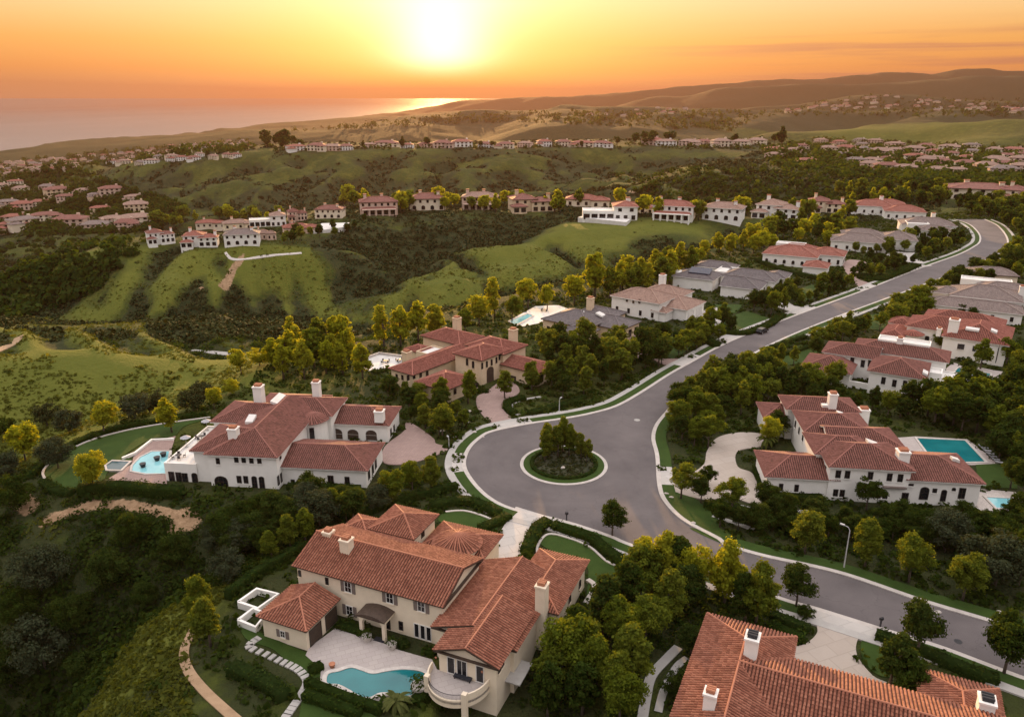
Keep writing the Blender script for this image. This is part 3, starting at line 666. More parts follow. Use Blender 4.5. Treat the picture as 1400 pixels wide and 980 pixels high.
def trunk_mesh(kind, seed):
    rng = random.Random(seed); mb = MB(); top = {'round': .5, 'oval': .7, 'column': .8, 'open': .52, 'bush': .3}[kind]; r = .020
    mb.tube([(0, 0, -.06), (rng.uniform(-.01, .01), 0, top * .4), (rng.uniform(-.02, .02), rng.uniform(-.02, .02), top)], [r * 1.3, r, r * .5], 6)
    sp = {'round': .24, 'oval': .14, 'column': .08, 'open': .28, 'bush': .25}[kind]
    for i in range(5):
        a = i * 1.26 + rng.random(); h = top * rng.uniform(.45, .8)
        mb.tube([(0, 0, h), (math.cos(a) * sp * .5, math.sin(a) * sp * .5, h + .10), (math.cos(a) * sp, math.sin(a) * sp, h + .2)], [r * .6, r * .4, r * .15], 5)
    return mb.mesh('trunk', M['trunk'], True)
TREES = {}
def tree_meshes(kind, mat, lod, var):
    key = (kind, mat, lod, var)
    if key not in TREES:
        n, leaf = {0: (7500, .040), 1: (2600, .062), 2: (520, .13)}[lod]
        if kind == 'column': leaf *= .7
        if kind == 'open': n = int(n * .75)
        V, t = crown(kind, n, leaf, hash((kind, lod, var)) % 9999 if False else (len(kind) * 131 + lod * 17 + var * 7))
        TREES[key] = (foliage_mesh('crown', V, t, M[mat]), trunk_mesh(kind, var + len(kind)))
    return TREES[key]
def plant_tree(x, y, h, kind='round', mat='leaf', wid=1.0, name='tree', zb=None, label=None, group=None):
    r = math.hypot(x, y); lod = 0 if r < 175 else 1 if r < 420 else 2
    cm, tm = tree_meshes(kind, mat, lod, random.randrange(4))
    t = thing(name, (x, y, (tz(x, y) if zb is None else zb)), random.uniform(0, 6.28), label, 'tree' if name != 'bush' else 'bush', group)
    s = (h * wid * random.uniform(.92, 1.08), h * wid * random.uniform(.92, 1.08), h)
    c = link('crown', cm, t); c.scale = s
    k = link('trunk', tm, t); k.scale = s
    return t
ALLT = []                                  # (thing, px, zone, adjective) for the labels written at the end
def zone_tree(px, py, hpx, kind, mat, zone, group, wid=1.0, name='tree', top=None):
    q = RT(px, py)
    if q is None: return
    name = {'round': 'shade_tree', 'oval': 'garden_tree', 'column': 'columnar_tree', 'open': 'spreading_tree', 'bush': 'shrub'}[kind]
    D = math.hypot(math.hypot(q[0], q[1]), CH - q[2]); d = ray(px, py)
    h = hpx * D / F / max(.55, (math.hypot(q[0], q[1]) / D))
    t = plant_tree(q[0], q[1], h, kind, mat, wid, name, q[2], None, group)
    ALLT.append((t, px, py, hpx, kind, mat, zone)); return t
def scatter_px(poly, n, seed, mind):
    rng = random.Random(seed); out = []; xs = [p[0] for p in poly]; ys = [p[1] for p in poly]
    for _ in range(n * 60):
        if len(out) >= n: break
        p = (rng.uniform(min(xs), max(xs)), rng.uniform(min(ys), max(ys)))
        if not bool(inside(poly, np.array([p[0]]), np.array([p[1]]))[0]): continue
        if any(math.hypot(p[0] - q[0], (p[1] - q[1]) * 1.7) < mind for q in out): continue
        g = RT(*p)
        if g is None or blocked([g[0]], [g[1]], 1.4)[0]: continue
        out.append(p)
    return sorted(out, key=lambda p: p[1])
KEEP = [  # drives, lawns and roofs kept clear, in photo coordinates
    z(Z7, (475, 42), (640, 92), (560, 190), (440, 370), (350, 330), (360, 250)), z(Z3, (880, 735), (985, 712), (940, 660), (1030, 560), (1000, 510), (840, 560), (790, 590)),
    z(Z5, (-270, 480), (-60, 610), (195, 635), (160, 490), (95, 390), (215, 315), (100, 305), (0, 330), (-60, 450)), z(Z8, (600, 318), (835, 385), (760, 490), (880, 610), (480, 540), (610, 400))]
# ---------------------------------------------------------------- hedges and beds
def quad_cloud_box(pts, w, h, dens, leaf, rng, zf):
    P = np.array(pts, float); seg = np.hypot(*np.diff(P, axis=0).T); s = np.r_[0, np.cumsum(seg)]; L = s[-1]
    n = int(L * (w + 2 * h) * dens); t = rng.uniform(0, L, n)
    x = np.interp(t, s, P[:, 0]); y = np.interp(t, s, P[:, 1]); i = np.clip(np.searchsorted(s, t) - 1, 0, len(seg) - 1)
    tx = (P[i + 1] - P[i]) / seg[i][:, None]; nx = np.stack([-tx[:, 1], tx[:, 0]], 1)
    u = rng.uniform(0, w + 2 * h, n); side = np.where(u < h, -1, np.where(u > w + h, 1, 0))
    off = np.where(side == 0, u - h - w / 2, side * w / 2); zz = np.where(side == 0, h, np.where(side < 0, u, u - w - h))
    wob = 1 + .12 * np.sin(t * 1.7) + rng.normal(size=n) * .05
    X = x + nx[:, 0] * off * wob; Y = y + nx[:, 1] * off * wob; Zz = zf(X, Y) + zz * wob
    N = np.where((side == 0)[:, None], np.array([[0, 0, 1.]]), np.c_[nx * side[:, None], np.full(n, .2)]) + rng.normal(size=(n, 3)) * .45
    N /= np.linalg.norm(N, axis=1)[:, None]
    return leaf_quads(np.c_[X, Y, Zz], N, leaf, rng)
def gz(X, Y): return np.maximum(tza(X, Y), tza(X, Y))
def hedge(pts, w, h, label, mat='hedge', leaf=.34, dens=11, group='clipped hedges', world=False):
    q = pts if world else [RT(*p)[:2] for p in smooth_line(pts, 5)]
    q = resample(q, 1.0); rng = np.random.default_rng(len(q) * 7 + int(abs(q[0][0] * 10)))
    V = quad_cloud_box(q, w, h, dens, leaf, rng, gz); n = len(V)
    core = MB(); l = offset_line(q, w * .44); r = offset_line(q, -w * .44); k = len(q)
    zl = gz(np.array([p[0] for p in q]), np.array([p[1] for p in q]))
    core.v = [(p[0], p[1], zl[i] + h * .92) for i, p in enumerate(l)] + [(p[0], p[1], zl[i] + h * .92) for i, p in enumerate(r)] + [(p[0], p[1], zl[i] - .3) for i, p in enumerate(l)] + [(p[0], p[1], zl[i] - .3) for i, p in enumerate(r)]
    fq = []
    for i in range(k - 1): fq += [(i, k + i, k + i + 1, i + 1), (i, i + 1, 2 * k + i + 1, 2 * k + i), (k + i + 1, k + i, 3 * k + i, 3 * k + i + 1)]
    fq += [(0, 2 * k, 3 * k, k), (k - 1, 2 * k - 1, 4 * k - 1, 3 * k - 1)]
    VV = np.concatenate([V.reshape(-1, 3), np.array(core.v)]); Q = np.concatenate([np.arange(n * 4).reshape(-1, 4), np.array(fq) + n * 4])
    me = mesh_quads('hedge', VV, Q, M[mat]); a = me.attributes.new('tone', 'FLOAT', 'FACE')
    a.data.foreach_set('value', np.r_[rng.uniform(0, 1, n) * (.55 + .45 * np.sin(np.arange(n) * .01)), np.full(len(fq), .1)].astype('f'))
    return tag(link('hedge', me), label, 'hedge', group)
def clump_cloud(X, Y, Zb, S, per, leaf, rng, tone0=None, flat=.75):
    n = len(X); k = per; w = np.repeat(np.arange(n), k)
    d = rng.normal(size=(n * k, 3)); d /= np.linalg.norm(d, axis=1)[:, None]; d[:, 2] = np.abs(d[:, 2]) * 1.0
    lump = 1 + .25 * np.sin(d[:, 0] * 5 + w) * np.cos(d[:, 1] * 4 + w * 1.7)
    r = S[w] * rng.uniform(.6, 1.05, n * k) * lump
    c = np.c_[X[w] + d[:, 0] * r, Y[w] + d[:, 1] * r, Zb[w] + d[:, 2] * r * flat]
    N = d + rng.normal(size=(n * k, 3)) * .4; N /= np.linalg.norm(N, axis=1)[:, None]
    t0 = (rng.uniform(.05, .75, n) if tone0 is None else tone0)
    return leaf_quads(c, N, leaf * S[w], rng, .85), t0[w] * .7 + rng.uniform(0, .3, n * k)
def stuff_clumps(name, sets, mat):
    V = np.concatenate([s[0] for s in sets]); t = np.concatenate([s[1] for s in sets])
    o = link(name, foliage_mesh(name, V, t, M[mat])); return tag(o, kind='stuff')
rng = np.random.default_rng(3)
def chaparral():
    sets = []; low = []
    clear = [pl for pl in ROADCLEAR]
    for (r0, r1, N, per, leaf, s0, s1) in ((75, 260, 17000, 64, .30, .7, 2.1), (260, 560, 42000, 18, .6, .7, 2.0), (560, 1700, 32000, 9, .95, 1.4, 3.6)):
        a = rng.uniform(R(-40), R(38), N); r = np.exp(rng.uniform(math.log(r0), math.log(r1), N)); x = r * np.sin(a); y = r * np.cos(a)
        m = lookup(SG, x, y); nz = fbm(x, y, 35, 3, 55) * 1.1
        sd = poly_sd(P0, x, y)
        ok = (m + nz + rng.uniform(-.12, .12, N) + .6 * (rng.random(N) < .014) > .56) & (sd > -1.5)
        ok &= lookup(DG, x, y) < .6
        if r1 <= 560: ok &= ~blocked(x, y, .6)
        for q in HOUSE_SPOTS:
            ok &= np.hypot(x - q[0], y - q[1]) > q[2]
        x, y, m = x[ok], y[ok], m[ok]; S = rng.uniform(s0, s1, len(x)) * (.55 + .6 * np.clip(m, 0, 1.1)) * rng.choice([.7, 1, 1.35], len(x))
        tone = np.clip(rng.uniform(0, .7, len(x)) + fbm(x, y, 60, 2, 8), 0, 1)
        (low if r1 == 260 else sets).append(clump_cloud(x, y, tza(x, y) - S * .15, S, per, leaf, rng, tone))
    stuff_clumps('chaparral', sets, 'scrub'); stuff_clumps('hillside_brush', low, 'leafd')
    # low tufts on the open grass of the near slopes
    N = 70000; a = rng.uniform(R(-38), R(20), N); r = np.exp(rng.uniform(math.log(85), math.log(430), N)); x = r * np.sin(a); y = r * np.cos(a)
    nz = fbm(x, y, 9, 3, 71) + fbm(x, y, 40, 2, 72)
    ok = (poly_sd(P0, x, y) > 0) & (lookup(SG, x, y) < .6) & (nz > -.12); x, y = x[ok], y[ok]; S = rng.uniform(.18, .55, len(x)) * (1 + 1.2 * rng.random(len(x)) ** 5)
    stuff_clumps('grass_tufts', [clump_cloud(x, y, tza(x, y) - .05, S, 7, 1.0, rng, None, .6)], 'tuft')
KBOX = {}
def blocked(x, y, m=.3):
    x = np.asarray(x, float); y = np.asarray(y, float); k = np.zeros(x.shape, bool)
    for i, kp in enumerate(KEEPW):
        if i not in KBOX: KBOX[i] = (min(p[0] for p in kp), max(p[0] for p in kp), min(p[1] for p in kp), max(p[1] for p in kp))
        q = KBOX[i]; bx = (x > q[0]) & (x < q[1]) & (y > q[2]) & (y < q[3])
        if bx.any(): k[bx] |= inside(kp, x[bx], y[bx])
    for q in HOUSE_RECT:
        c, s_ = math.cos(q[2]), math.sin(q[2]); lx = (x - q[0]) * c + (y - q[1]) * s_; ly = -(x - q[0]) * s_ + (y - q[1]) * c
        k |= (lx > q[3] - m) & (lx < q[4] + m) & (ly > q[5] - m) & (ly < q[6] + m)
    return k
def beds(polys, per_m2, s0, s1, name, mat, per=34, leaf=.5):
    sets = []
    for pl, Z in polys:
        w = pxs(z(Z, *pl)) if Z else pxs(pl); xs = [p[0] for p in w]; ys = [p[1] for p in w]
        A = abs(sum(p[0] * q[1] - q[0] * p[1] for p, q in zip(w, w[1:] + w[:1]))) / 2; bb = (max(xs) - min(xs)) * (max(ys) - min(ys))
        N = int(per_m2 * bb); x = rng.uniform(min(xs), max(xs), N); y = rng.uniform(min(ys), max(ys), N); ok = inside(w, x, y)
        ok &= ~blocked(x, y)
        x, y = x[ok], y[ok]
        if len(x) == 0: continue
        S = rng.uniform(s0, s1, len(x)); D = np.hypot(x, y).mean() if len(x) else 100
        p = max(8, int(per * min(1, (150 / D) ** 1.2)))
        sets.append(clump_cloud(x, y, tza(x, y), S, p, leaf * (34 / p) ** .4 if p < per else leaf, rng))
    if sets: stuff_clumps(name, sets, mat)
HOUSE_SPOTS = []; HOUSE_RECT = []; ROADCLEAR = []
# ---------------------------------------------------------------- house kit
def roof_polys(b, ze, pitch, axis, ends):
    x0, x1, y0, y1 = b
    sw = axis == 'y'
    if sw: x0, x1, y0, y1 = y0, y1, x0, x1
    r = (y1 - y0) / 2; yc = (y0 + y1) / 2; zr = ze + pitch * r
    rl = min(r, (x1 - x0) / 2 - .01) if all(ends) else r
    a = (x0 + (rl if ends[0] else 0), yc, zr); c = (x1 - (rl if ends[1] else 0), yc, zr)
    P = {(0, 0): (x0, y0, ze), (1, 0): (x1, y0, ze), (1, 1): (x1, y1, ze), (0, 1): (x0, y1, ze)}
    fs = [[P[0, 0], P[1, 0], c, a], [P[1, 1], P[0, 1], a, c]]
    lines = [(a, c)]; gab = []
    if ends[1]: fs.append([P[1, 0], P[1, 1], c]); lines += [(P[1, 0], c), (P[1, 1], c)]
    else: gab.append([P[1, 0], P[1, 1], c])
    if ends[0]: fs.append([P[0, 1], P[0, 0], a]); lines += [(P[0, 0], a), (P[0, 1], a)]
    else: gab.append([P[0, 1], P[0, 0], a])
    if sw:
        f = lambda p: (p[1], p[0], p[2])
        fs = [[f(p) for p in q][::-1] for q in fs]; fs = [q[-2:] + q[:-2] for q in fs]
        gab = [[f(p) for p in q][::-1] for q in gab]; gab = [q[-2:] + q[:-2] for q in gab]; lines = [(f(a), f(b)) for a, b in lines]
    return fs, gab, lines, zr
def tile_face(mb, poly, seed):
    p = [Vector(q) for q in poly]; u = (p[1] - p[0]).normalized(); n = None
    for q in p[2:]:
        n = u.cross(q - p[0])
        if n.length > .01: n.normalize(); break
    v = n.cross(u)
    P2 = [((q - p[0]).dot(u), (q - p[0]).dot(v)) for q in p]; rnd = random.Random(seed)
    umin = min(q[0] for q in P2); umax = max(q[0] for q in P2); nu = int((umax - umin) / TU)
    prof = [(-.40, .0), (-.26, .09), (.0, .135), (.26, .09), (.40, .0)]
    for i in range(nu + 1):
        uc = umin + (i + .5) * TU; iv = []
        for k in range(len(P2)):
            (a, b), (c, d) = P2[k], P2[(k + 1) % len(P2)]
            if (a > uc) != (c > uc): iv.append(b + (d - b) * (uc - a) / (c - a))
        if len(iv) < 2: continue
        v0, v1 = min(iv) - (.10 if min(iv) < .05 else 0), max(iv); m = max(1, int(round((v1 - v0) / TV)))
        L = (v1 - v0) / m
        for j in range(m):
            va = v0 + j * L; vb = va + L * 1.02; w = TU * .92 / 1.0; li = .045 + rnd.uniform(-.012, .02); du = rnd.uniform(-.015, .015)
            i0 = len(mb.v); ut = (uc, va + L * .5) if True else None; ut = ((i + .5) * TU + 50, (j + .5) * TV + 50)
            for (vv, lift, ww) in ((va, li, 1.0), (vb, .0, .86)):
                for (a, h) in prof: mb.v.append(tuple(p[0] + u * (uc + du + a * w * ww) + v * vv + n * (h + lift)))
            for k in range(4): mb.f.append((i0 + k, i0 + k + 1, i0 + 6 + k, i0 + 5 + k)); mb.uv.append(ut)
            mb.f.append((i0 + 4, i0 + 3, i0 + 2, i0 + 1, i0)); mb.uv.append(ut)
def plain_face(mb, poly, off=.0):
    p = [Vector(q) for q in poly]; u = (p[1] - p[0]).normalized(); n = Vector((0, 0, 1))
    for q in p[2:]:
        n = u.cross(q - p[0])
        if n.length > .01: n.normalize(); break
    v = n.cross(u); uo = p[0].x * 1.7 + p[0].y * 3.1
    mb.face([tuple(q + n * off) for q in p], [((q - p[0]).dot(u) + 40 + uo, (q - p[0]).dot(v) + 40) for q in p])
class House:
    SILLS = True
    def __init__(s, name, label, ref, angle, z0=0.0, wall='white', roof='red', geo=False, cat='house', group=None, zref=0.0):
        if isinstance(ref, tuple) and len(ref) == 2: o = G(ref[0], ref[1], z0 + zref)
        else: o = ref[:2]
        s.a = R(angle); s.o = o; s.z0 = z0; s.wallm = M[wall] if isinstance(wall, str) else wall; s.roofk = roof; s.geo = geo; s.n = 0
        s.root = thing(name, (o[0], o[1], z0), s.a, label, cat, group); s.wings = []
    def loc(s, x, y):
        c, q = math.cos(s.a), math.sin(s.a); dx, dy = x - s.o[0], y - s.o[1]; return (dx * c + dy * q, -dx * q + dy * c)
    def world(s, x, y): c, q = math.cos(s.a), math.sin(s.a); return (s.o[0] + x * c - y * q, s.o[1] + x * q + y * c)
    def lp(s, px, py, zz): return s.loc(*G(px, py, s.z0 + zz))
    def bb(s, pts, ze):
        q = [s.lp(*p, ze) for p in pts]; return [min(p[0] for p in q), max(p[0] for p in q), min(p[1] for p in q), max(p[1] for p in q)]
    def wing(s, b, ze, roof='hip', axis=None, ends=(True, True), pitch=.36, over=.55, base=-3.0, wall=None, color=None, capp=True):
        """b: eave outline in house axes"""
        if axis is None: axis = 'x' if (b[1] - b[0]) >= (b[3] - b[2]) else 'y'
        x0, x1, y0, y1 = b[0] + over, b[1] - over, b[2] + over, b[3] - over; wm = M[wall] if wall else s.wallm
        mb = MB(); k = color or s.roofk; s.n += 1
        HOUSE_RECT.append((s.o[0], s.o[1], s.a, x0, x1, y0, y1))
        W = dict(x0=x0, x1=x1, y0=y0, y1=y1, ze=ze, over=over, b=b)
        if roof == 'flat':
            mb.box(x0, x1, y0, y1, base, ze, False)
            for q in ((x0, x1, y0, y0 + .3), (x0, x1, y1 - .3, y1), (x0, x0 + .3, y0 + .3, y1 - .3), (x1 - .3, x1, y0 + .3, y1 - .3)): mb.box(*q, ze - .002, ze + .45)
            mb.build('wall', wm, s.root); rb = MB(); rb.box(x0 + .3, x1 - .3, y0 + .3, y1 - .3, ze - .1, ze + .06); rb.build('roof', M['roofwhite'], s.root); s.wings.append(W); return W
        mb.box(x0, x1, y0, y1, base, ze + .02, False)
        fs, gab, lines, zr = roof_polys(b, ze, pitch, axis, ends)
        for g in gab:                                           # gable triangles stand in the wall plane
            f = lambda p: (min(max(p[0], x0), x1), min(max(p[1], y0), y1), p[2])
            q = [f(p) for p in g]; up = ze + pitch * over - .06
            mb.face([q[0], q[1], (q[1][0], q[1][1], up), (q[2][0], q[2][1], q[2][2] - .06), (q[0][0], q[0][1], up)])
        mb.build('wall', wm, s.root)
        rb = MB(); pan = MB()
        for i, f in enumerate(fs):
            if s.geo: tile_face(rb, f, s.n * 10 + i); pan.face([(p[0], p[1], p[2] + .01) for p in f])
            else: plain_face(rb, f)
        th = .22; z1 = ze - .004
        sof = MB()
        c4 = [(b[0], b[2]), (b[1], b[2]), (b[1], b[3]), (b[0], b[3])]
        sof.face([(p[0], p[1], ze - th) for p in c4][::-1])
        for i in range(4):
            p, q = c4[i], c4[(i + 1) % 4]; sof.face([(p[0], p[1], ze - th), (q[0], q[1], ze - th), (q[0], q[1], z1), (p[0], p[1], z1)])
        for g in gab:                                           # closed verge
            for p, q in ((g[0], g[2]), (g[2], g[1])): sof.face([(p[0], p[1], p[2] - .24), (q[0], q[1], q[2] - .24), (q[0], q[1], q[2] + .03), (p[0], p[1], p[2] + .03)])
        ro = rb.build('roof', M[('rt_' if s.geo else 'rb_') + k], s.root)
        sof.build('eave', M['wood'] if wm is not M['white'] else wm, ro)
        if s.geo: pan.build('tile_bed', M['pan_' + k], ro)
        if capp:
            cb = MB(); r = .13 if s.geo else .16
            for a, c in lines:
                if (Vector(a) - Vector(c)).length > .3: cb.tube([(a[0], a[1], a[2] + .07), (c[0], c[1], c[2] + .07)], r, 6)
            cb.build('ridge_tiles', M['cap_' + k], ro)
        W.update(zr=zr, roof=ro); s.wings.append(W); return W
    def cone(s, c, r, ze, h, n=20, base=-3, over=.5):
        mb = MB(); k = s.roofk
        pts = [(c[0] + (r - over) * math.cos(2 * math.pi * i / n), c[1] + (r - over) * math.sin(2 * math.pi * i / n)) for i in range(n)]
        mb.prism(pts, base, ze); mb.build('tower_wall', s.wallm, s.root); rb = MB(); cb = MB(); pan = MB()
        for i in range(n):
            a, b = 2 * math.pi * i / n, 2 * math.pi * (i + 1) / n
            p = (c[0] + r * math.cos(a), c[1] + r * math.sin(a), ze); q = (c[0] + r * math.cos(b), c[1] + r * math.sin(b), ze); t = (c[0], c[1], ze + h)
            if s.geo: tile_face(rb, [p, q, t], i); pan.face([p, q, t])
            else: plain_face(rb, [p, q, t])
            cb.tube([(p[0], p[1], ze + .08), (t[0], t[1], ze + h + .08)], .10, 5)
        ro = rb.build('tower_roof', M[('rt_' if s.geo else 'rb_') + k], s.root); cb.build('ridge_tiles', M['cap_' + k], ro)
        if s.geo: pan.build('tile_bed', M['pan_' + k], ro)
    def frame(s, side, w, u, zc, wd, ht, arch=False, door=False, mull=1, fm='frame', pane=True, name=None, shutters=False, d=.10, bars=1):
        """an opening's frame and pane; u along the wall, zc centre height"""
        if side in 'sn': f0 = w['y0'] if side == 's' else w['y1']; T = (lambda a, o, zz: (a, f0 - o, zz)) if side == 's' else (lambda a, o, zz: (a, f0 + o, zz)); flip = side == 'n'
        else: f0 = w['x0'] if side == 'w' else w['x1']; T = (lambda a, o, zz: (f0 - o, a, zz)) if side == 'w' else (lambda a, o, zz: (f0 + o, a, zz)); flip = side == 'w'
        a, b, lo, hi = u - wd / 2, u + wd / 2, zc - ht / 2, zc + ht / 2
        if arch:
            r = wd / 2; out = [(a, lo), (b, lo)] + [(u + r * math.cos(t), hi - r * .75 + r * .75 * math.sin(t)) for t in [math.pi * i / 8 for i in range(9)]]
        else: out = [(a, lo), (b, lo), (b, hi), (a, hi)]
        t = min(.11, wd * .12); cx, cz = u, zc
        inn = [(cx + (p[0] - cx) * (1 - 2 * t / wd), cz + (p[1] - cz) * (1 - 2 * t / ht)) for p in out]
        mb = MB(); n = len(out); fl = (lambda q: q[::-1]) if flip else (lambda q: q)
        for i in range(n):
            j = (i + 1) % n; A, B, C, D = out[i], out[j], inn[j], inn[i]
            mb.face(fl([T(A[0], d, A[1]), T(B[0], d, B[1]), T(C[0], d, C[1]), T(D[0], d, D[1])]))
            mb.face(fl([T(A[0], -.05, A[1]), T(B[0], -.05, B[1]), T(B[0], d, B[1]), T(A[0], d, A[1])]))
            mb.face(fl([T(D[0], d, D[1]), T(C[0], d, C[1]), T(C[0], .02, C[1]), T(D[0], .02, D[1])]))
        for m in range(mull):
            um = a + wd * (m + 1) / (mull + 1); q = [(um - .035, lo + t), (um + .035, lo + t), (um + .035, hi - t), (um - .035, hi - t)]
            mb.face(fl([T(p[0], d - .02, p[1]) for p in q]))
        for m in range(bars):
            zm = lo + ht * (m + 1) / (bars + 1); q = [(a + t, zm - .03), (b - t, zm - .03), (b - t, zm + .03), (a + t, zm + .03)]
            mb.face(fl([T(p[0], d - .03, p[1]) for p in q]))
        o = mb.build(name or ('door' if door else 'window'), M[fm], s.root)
        if pane:
            pb = MB(); pb.face(fl([T(p[0], .03, p[1]) for p in inn])); pb.build('pane', M['glass'] if pane is True else M[pane], o)
        if not door and name is None and House.SILLS:
            sb = MB(); p0, p1 = T(a - .1, 0, lo - .12), T(b + .1, .2, lo - .005)
            sb.box(min(p0[0], p1[0]), max(p0[0], p1[0]), min(p0[1], p1[1]), max(p0[1], p1[1]), lo - .12, lo - .005); sb.build('sill', s.wallm, o)
        if shutters:
            for uu in (a - .33, b + .33):
                hb = MB(); p0, p1 = T(uu - .27, 0, lo), T(uu + .27, .09, hi)
                hb.box(min(p0[0], p1[0]), max(p0[0], p1[0]), min(p0[1], p1[1]), max(p0[1], p1[1]), lo, hi)
                hb.build('shutter', M['shutter'], s.root)
        return o
    def hit(s, w, side, px, py):
        d = ray(px, py); c, q = math.cos(s.a), math.sin(s.a); ld = (d[0] * c + d[1] * q, -d[0] * q + d[1] * c); lo = s.loc(0, 0)
        if side in 'sn': f0 = w['y0'] if side == 's' else w['y1']; t = (f0 - lo[1]) / ld[1]; u = lo[0] + ld[0] * t
        else: f0 = w['x0'] if side == 'w' else w['x1']; t = (f0 - lo[0]) / ld[0]; u = lo[1] + ld[1] * t
        return u, CH + d[2] * t - s.z0
    def winp(s, w, side, pts, wd, ht, **kw):
        for p in pts: u, zc = s.hit(w, side, *p); s.frame(side, w, u, zc, wd, ht, **kw)
    def row(s, w, side, n, zc, wd, ht, **kw):
        a, b = (w['x0'], w['x1']) if side in 'sn' else (w['y0'], w['y1'])
        for i in range(n): s.frame(side, w, a + (b - a) * (i + .5) / n, zc, wd, ht, **kw)
    def chimney(s, px, py, zt, w=1.3, hh=3.0, d=None, cap='terracotta', wall=None):
        x, y = s.lp(px, py, zt); d = d or w; mb = MB(); mb.box(x - w / 2, x + w / 2, y - d / 2, y + d / 2, zt - hh, zt, True)
        mb.box(x - w / 2 - .12, x + w / 2 + .12, y - d / 2 - .12, y + d / 2 + .12, zt - .28, zt - .004)
        o = mb.build('chimney', wall or s.wallm, s.root); cb = MB(); cb.box(x - w * .36, x + w * .36, y - d * .36, y + d * .36, zt - .05, zt + .32)
        for i in (-1, 0, 1): cb.tube([(x - w * .4, y + i * d * .25, zt + .36), (x + w * .4, y + i * d * .25, zt + .36)], .16, 6)
        cb.build('chimney_cap', M[cap], o)
    def box(s, name, px, py, zz, sx, sy, sz, mat, lift=0):
        x, y = s.lp(px, py, zz); mb = MB(); mb.box(x - sx / 2, x + sx / 2, y - sy / 2, y + sy / 2, zz, zz + sz); return mb.build(name, M[mat], s.root)
    def skylight(s, px, py, zz, sx=1.4, sy=2.0, tilt=.34, side='s', mat='roofwhite'):
        x, y = s.lp(px, py, zz); mb = MB()
        def q(a, b): return zz + (tilt * b if side == 's' else -tilt * b if side == 'n' else tilt * a if side == 'w' else -tilt * a)
        pts = [(-sx / 2, -sy / 2), (sx / 2, -sy / 2), (sx / 2, sy / 2), (-sx / 2, sy / 2)]
        T = [(x + a, y + b, q(a, b) + .25) for a, b in pts]; Bm = [(x + a, y + b, q(a, b) - .3) for a, b in pts]
        mb.face(T)
        for i in range(4): j = (i + 1) % 4; mb.face([Bm[i], Bm[j], T[j], T[i]])
        return mb.build('skylight', M[mat], s.root)
    def done(s): index_kids(s.root); return s.root
def swimming_pool(label, pts_px, zz, mat, cop=.55, smooth=False, wz=.04, copm='stone'):
    w = [G(*p, zz) for p in pts_px]
    if smooth: w = smooth_line(w, 6, True)
    A = sum(p[0] * q[1] - q[0] * p[1] for p, q in zip(w, w[1:] + w[:1]))
    if A < 0: w = w[::-1]
    c = (sum(p[0] for p in w) / len(w), sum(p[1] for p in w) / len(w)); L = [(p[0] - c[0], p[1] - c[1]) for p in w]
    t = thing('swimming_pool', (c[0], c[1], zz), 0, label, 'pool'); KEEPW.append(w)
    mb = MB(); mb.prism(L, -.9, wz); mb.build('water', M[mat], t, False)
    n = len(L); cb = MB(); cl = L + [L[0]]
    nx = []
    for i in range(n):
        a = np.array(L[i - 1]); b = np.array(L[(i + 1) % n]); tt = (b - a) / (np.hypot(*(b - a)) + 1e-9)
        e1 = np.array(L[i]) - a; e2 = b - np.array(L[i]); k = np.dot(e1 / (np.hypot(*e1) + 1e-9), e2 / (np.hypot(*e2) + 1e-9)); f = 1 / max(.5, math.sqrt(max(.1, (1 + k) / 2)))
        nx.append((L[i][0] + tt[1] * cop * f, L[i][1] - tt[0] * cop * f))
    for i in range(n):
        j = (i + 1) % n; A1, B1, C1, D1 = L[i], L[j], nx[j], nx[i]
        cb.face([(*D1, .13), (*C1, .13), (*B1, .13), (*A1, .13)]); cb.face([(*A1, .12), (*B1, .12), (*B1, -.7), (*A1, -.7)]); cb.face([(*D1, -.7), (*C1, -.7), (*C1, .12), (*D1, .12)])
    cb.build('coping', M[copm], t); return t
def low_wall(name, pts_px, zz, h, th, mat, label, cat='wall', world=None, base=-2.5):
    w = world or [G(*p, zz + h) for p in pts_px]; l = offset_line(w, th / 2); r = offset_line(w, -th / 2); mb = MB(); n = len(w)
    o = w[0]; mb.v = [(p[0] - o[0], p[1] - o[1], h) for p in l] + [(p[0] - o[0], p[1] - o[1], h) for p in r] + [(p[0] - o[0], p[1] - o[1], base) for p in l] + [(p[0] - o[0], p[1] - o[1], base) for p in r]
    for i in range(n - 1):
        for f in ((i, n + i, n + i + 1, i + 1), (i, i + 1, 2 * n + i + 1, 2 * n + i), (n + i + 1, n + i, 3 * n + i, 3 * n + i + 1)): mb.f.append(f); mb.uv.append(None)
    for i in (0, n - 1): mb.f.append((i, 2 * n + i, 3 * n + i, n + i)); mb.uv.append(None)
    ob = mb.build(name, M[mat]); ob.location = (o[0], o[1], zz); return tag(ob, label, cat)
# ---------------------------------------------------------------- the near houses
Zf = ((1060, 360), 4.1176); Zg = ((820, 300), 4.8276); Zh = ((1020, 240), 3.6842); Ze = ((880, 820), 2.6923); Zq = ((420, 220), 2.9167)
def one(Zz, x, y): return z(Zz, (x, y))[0]
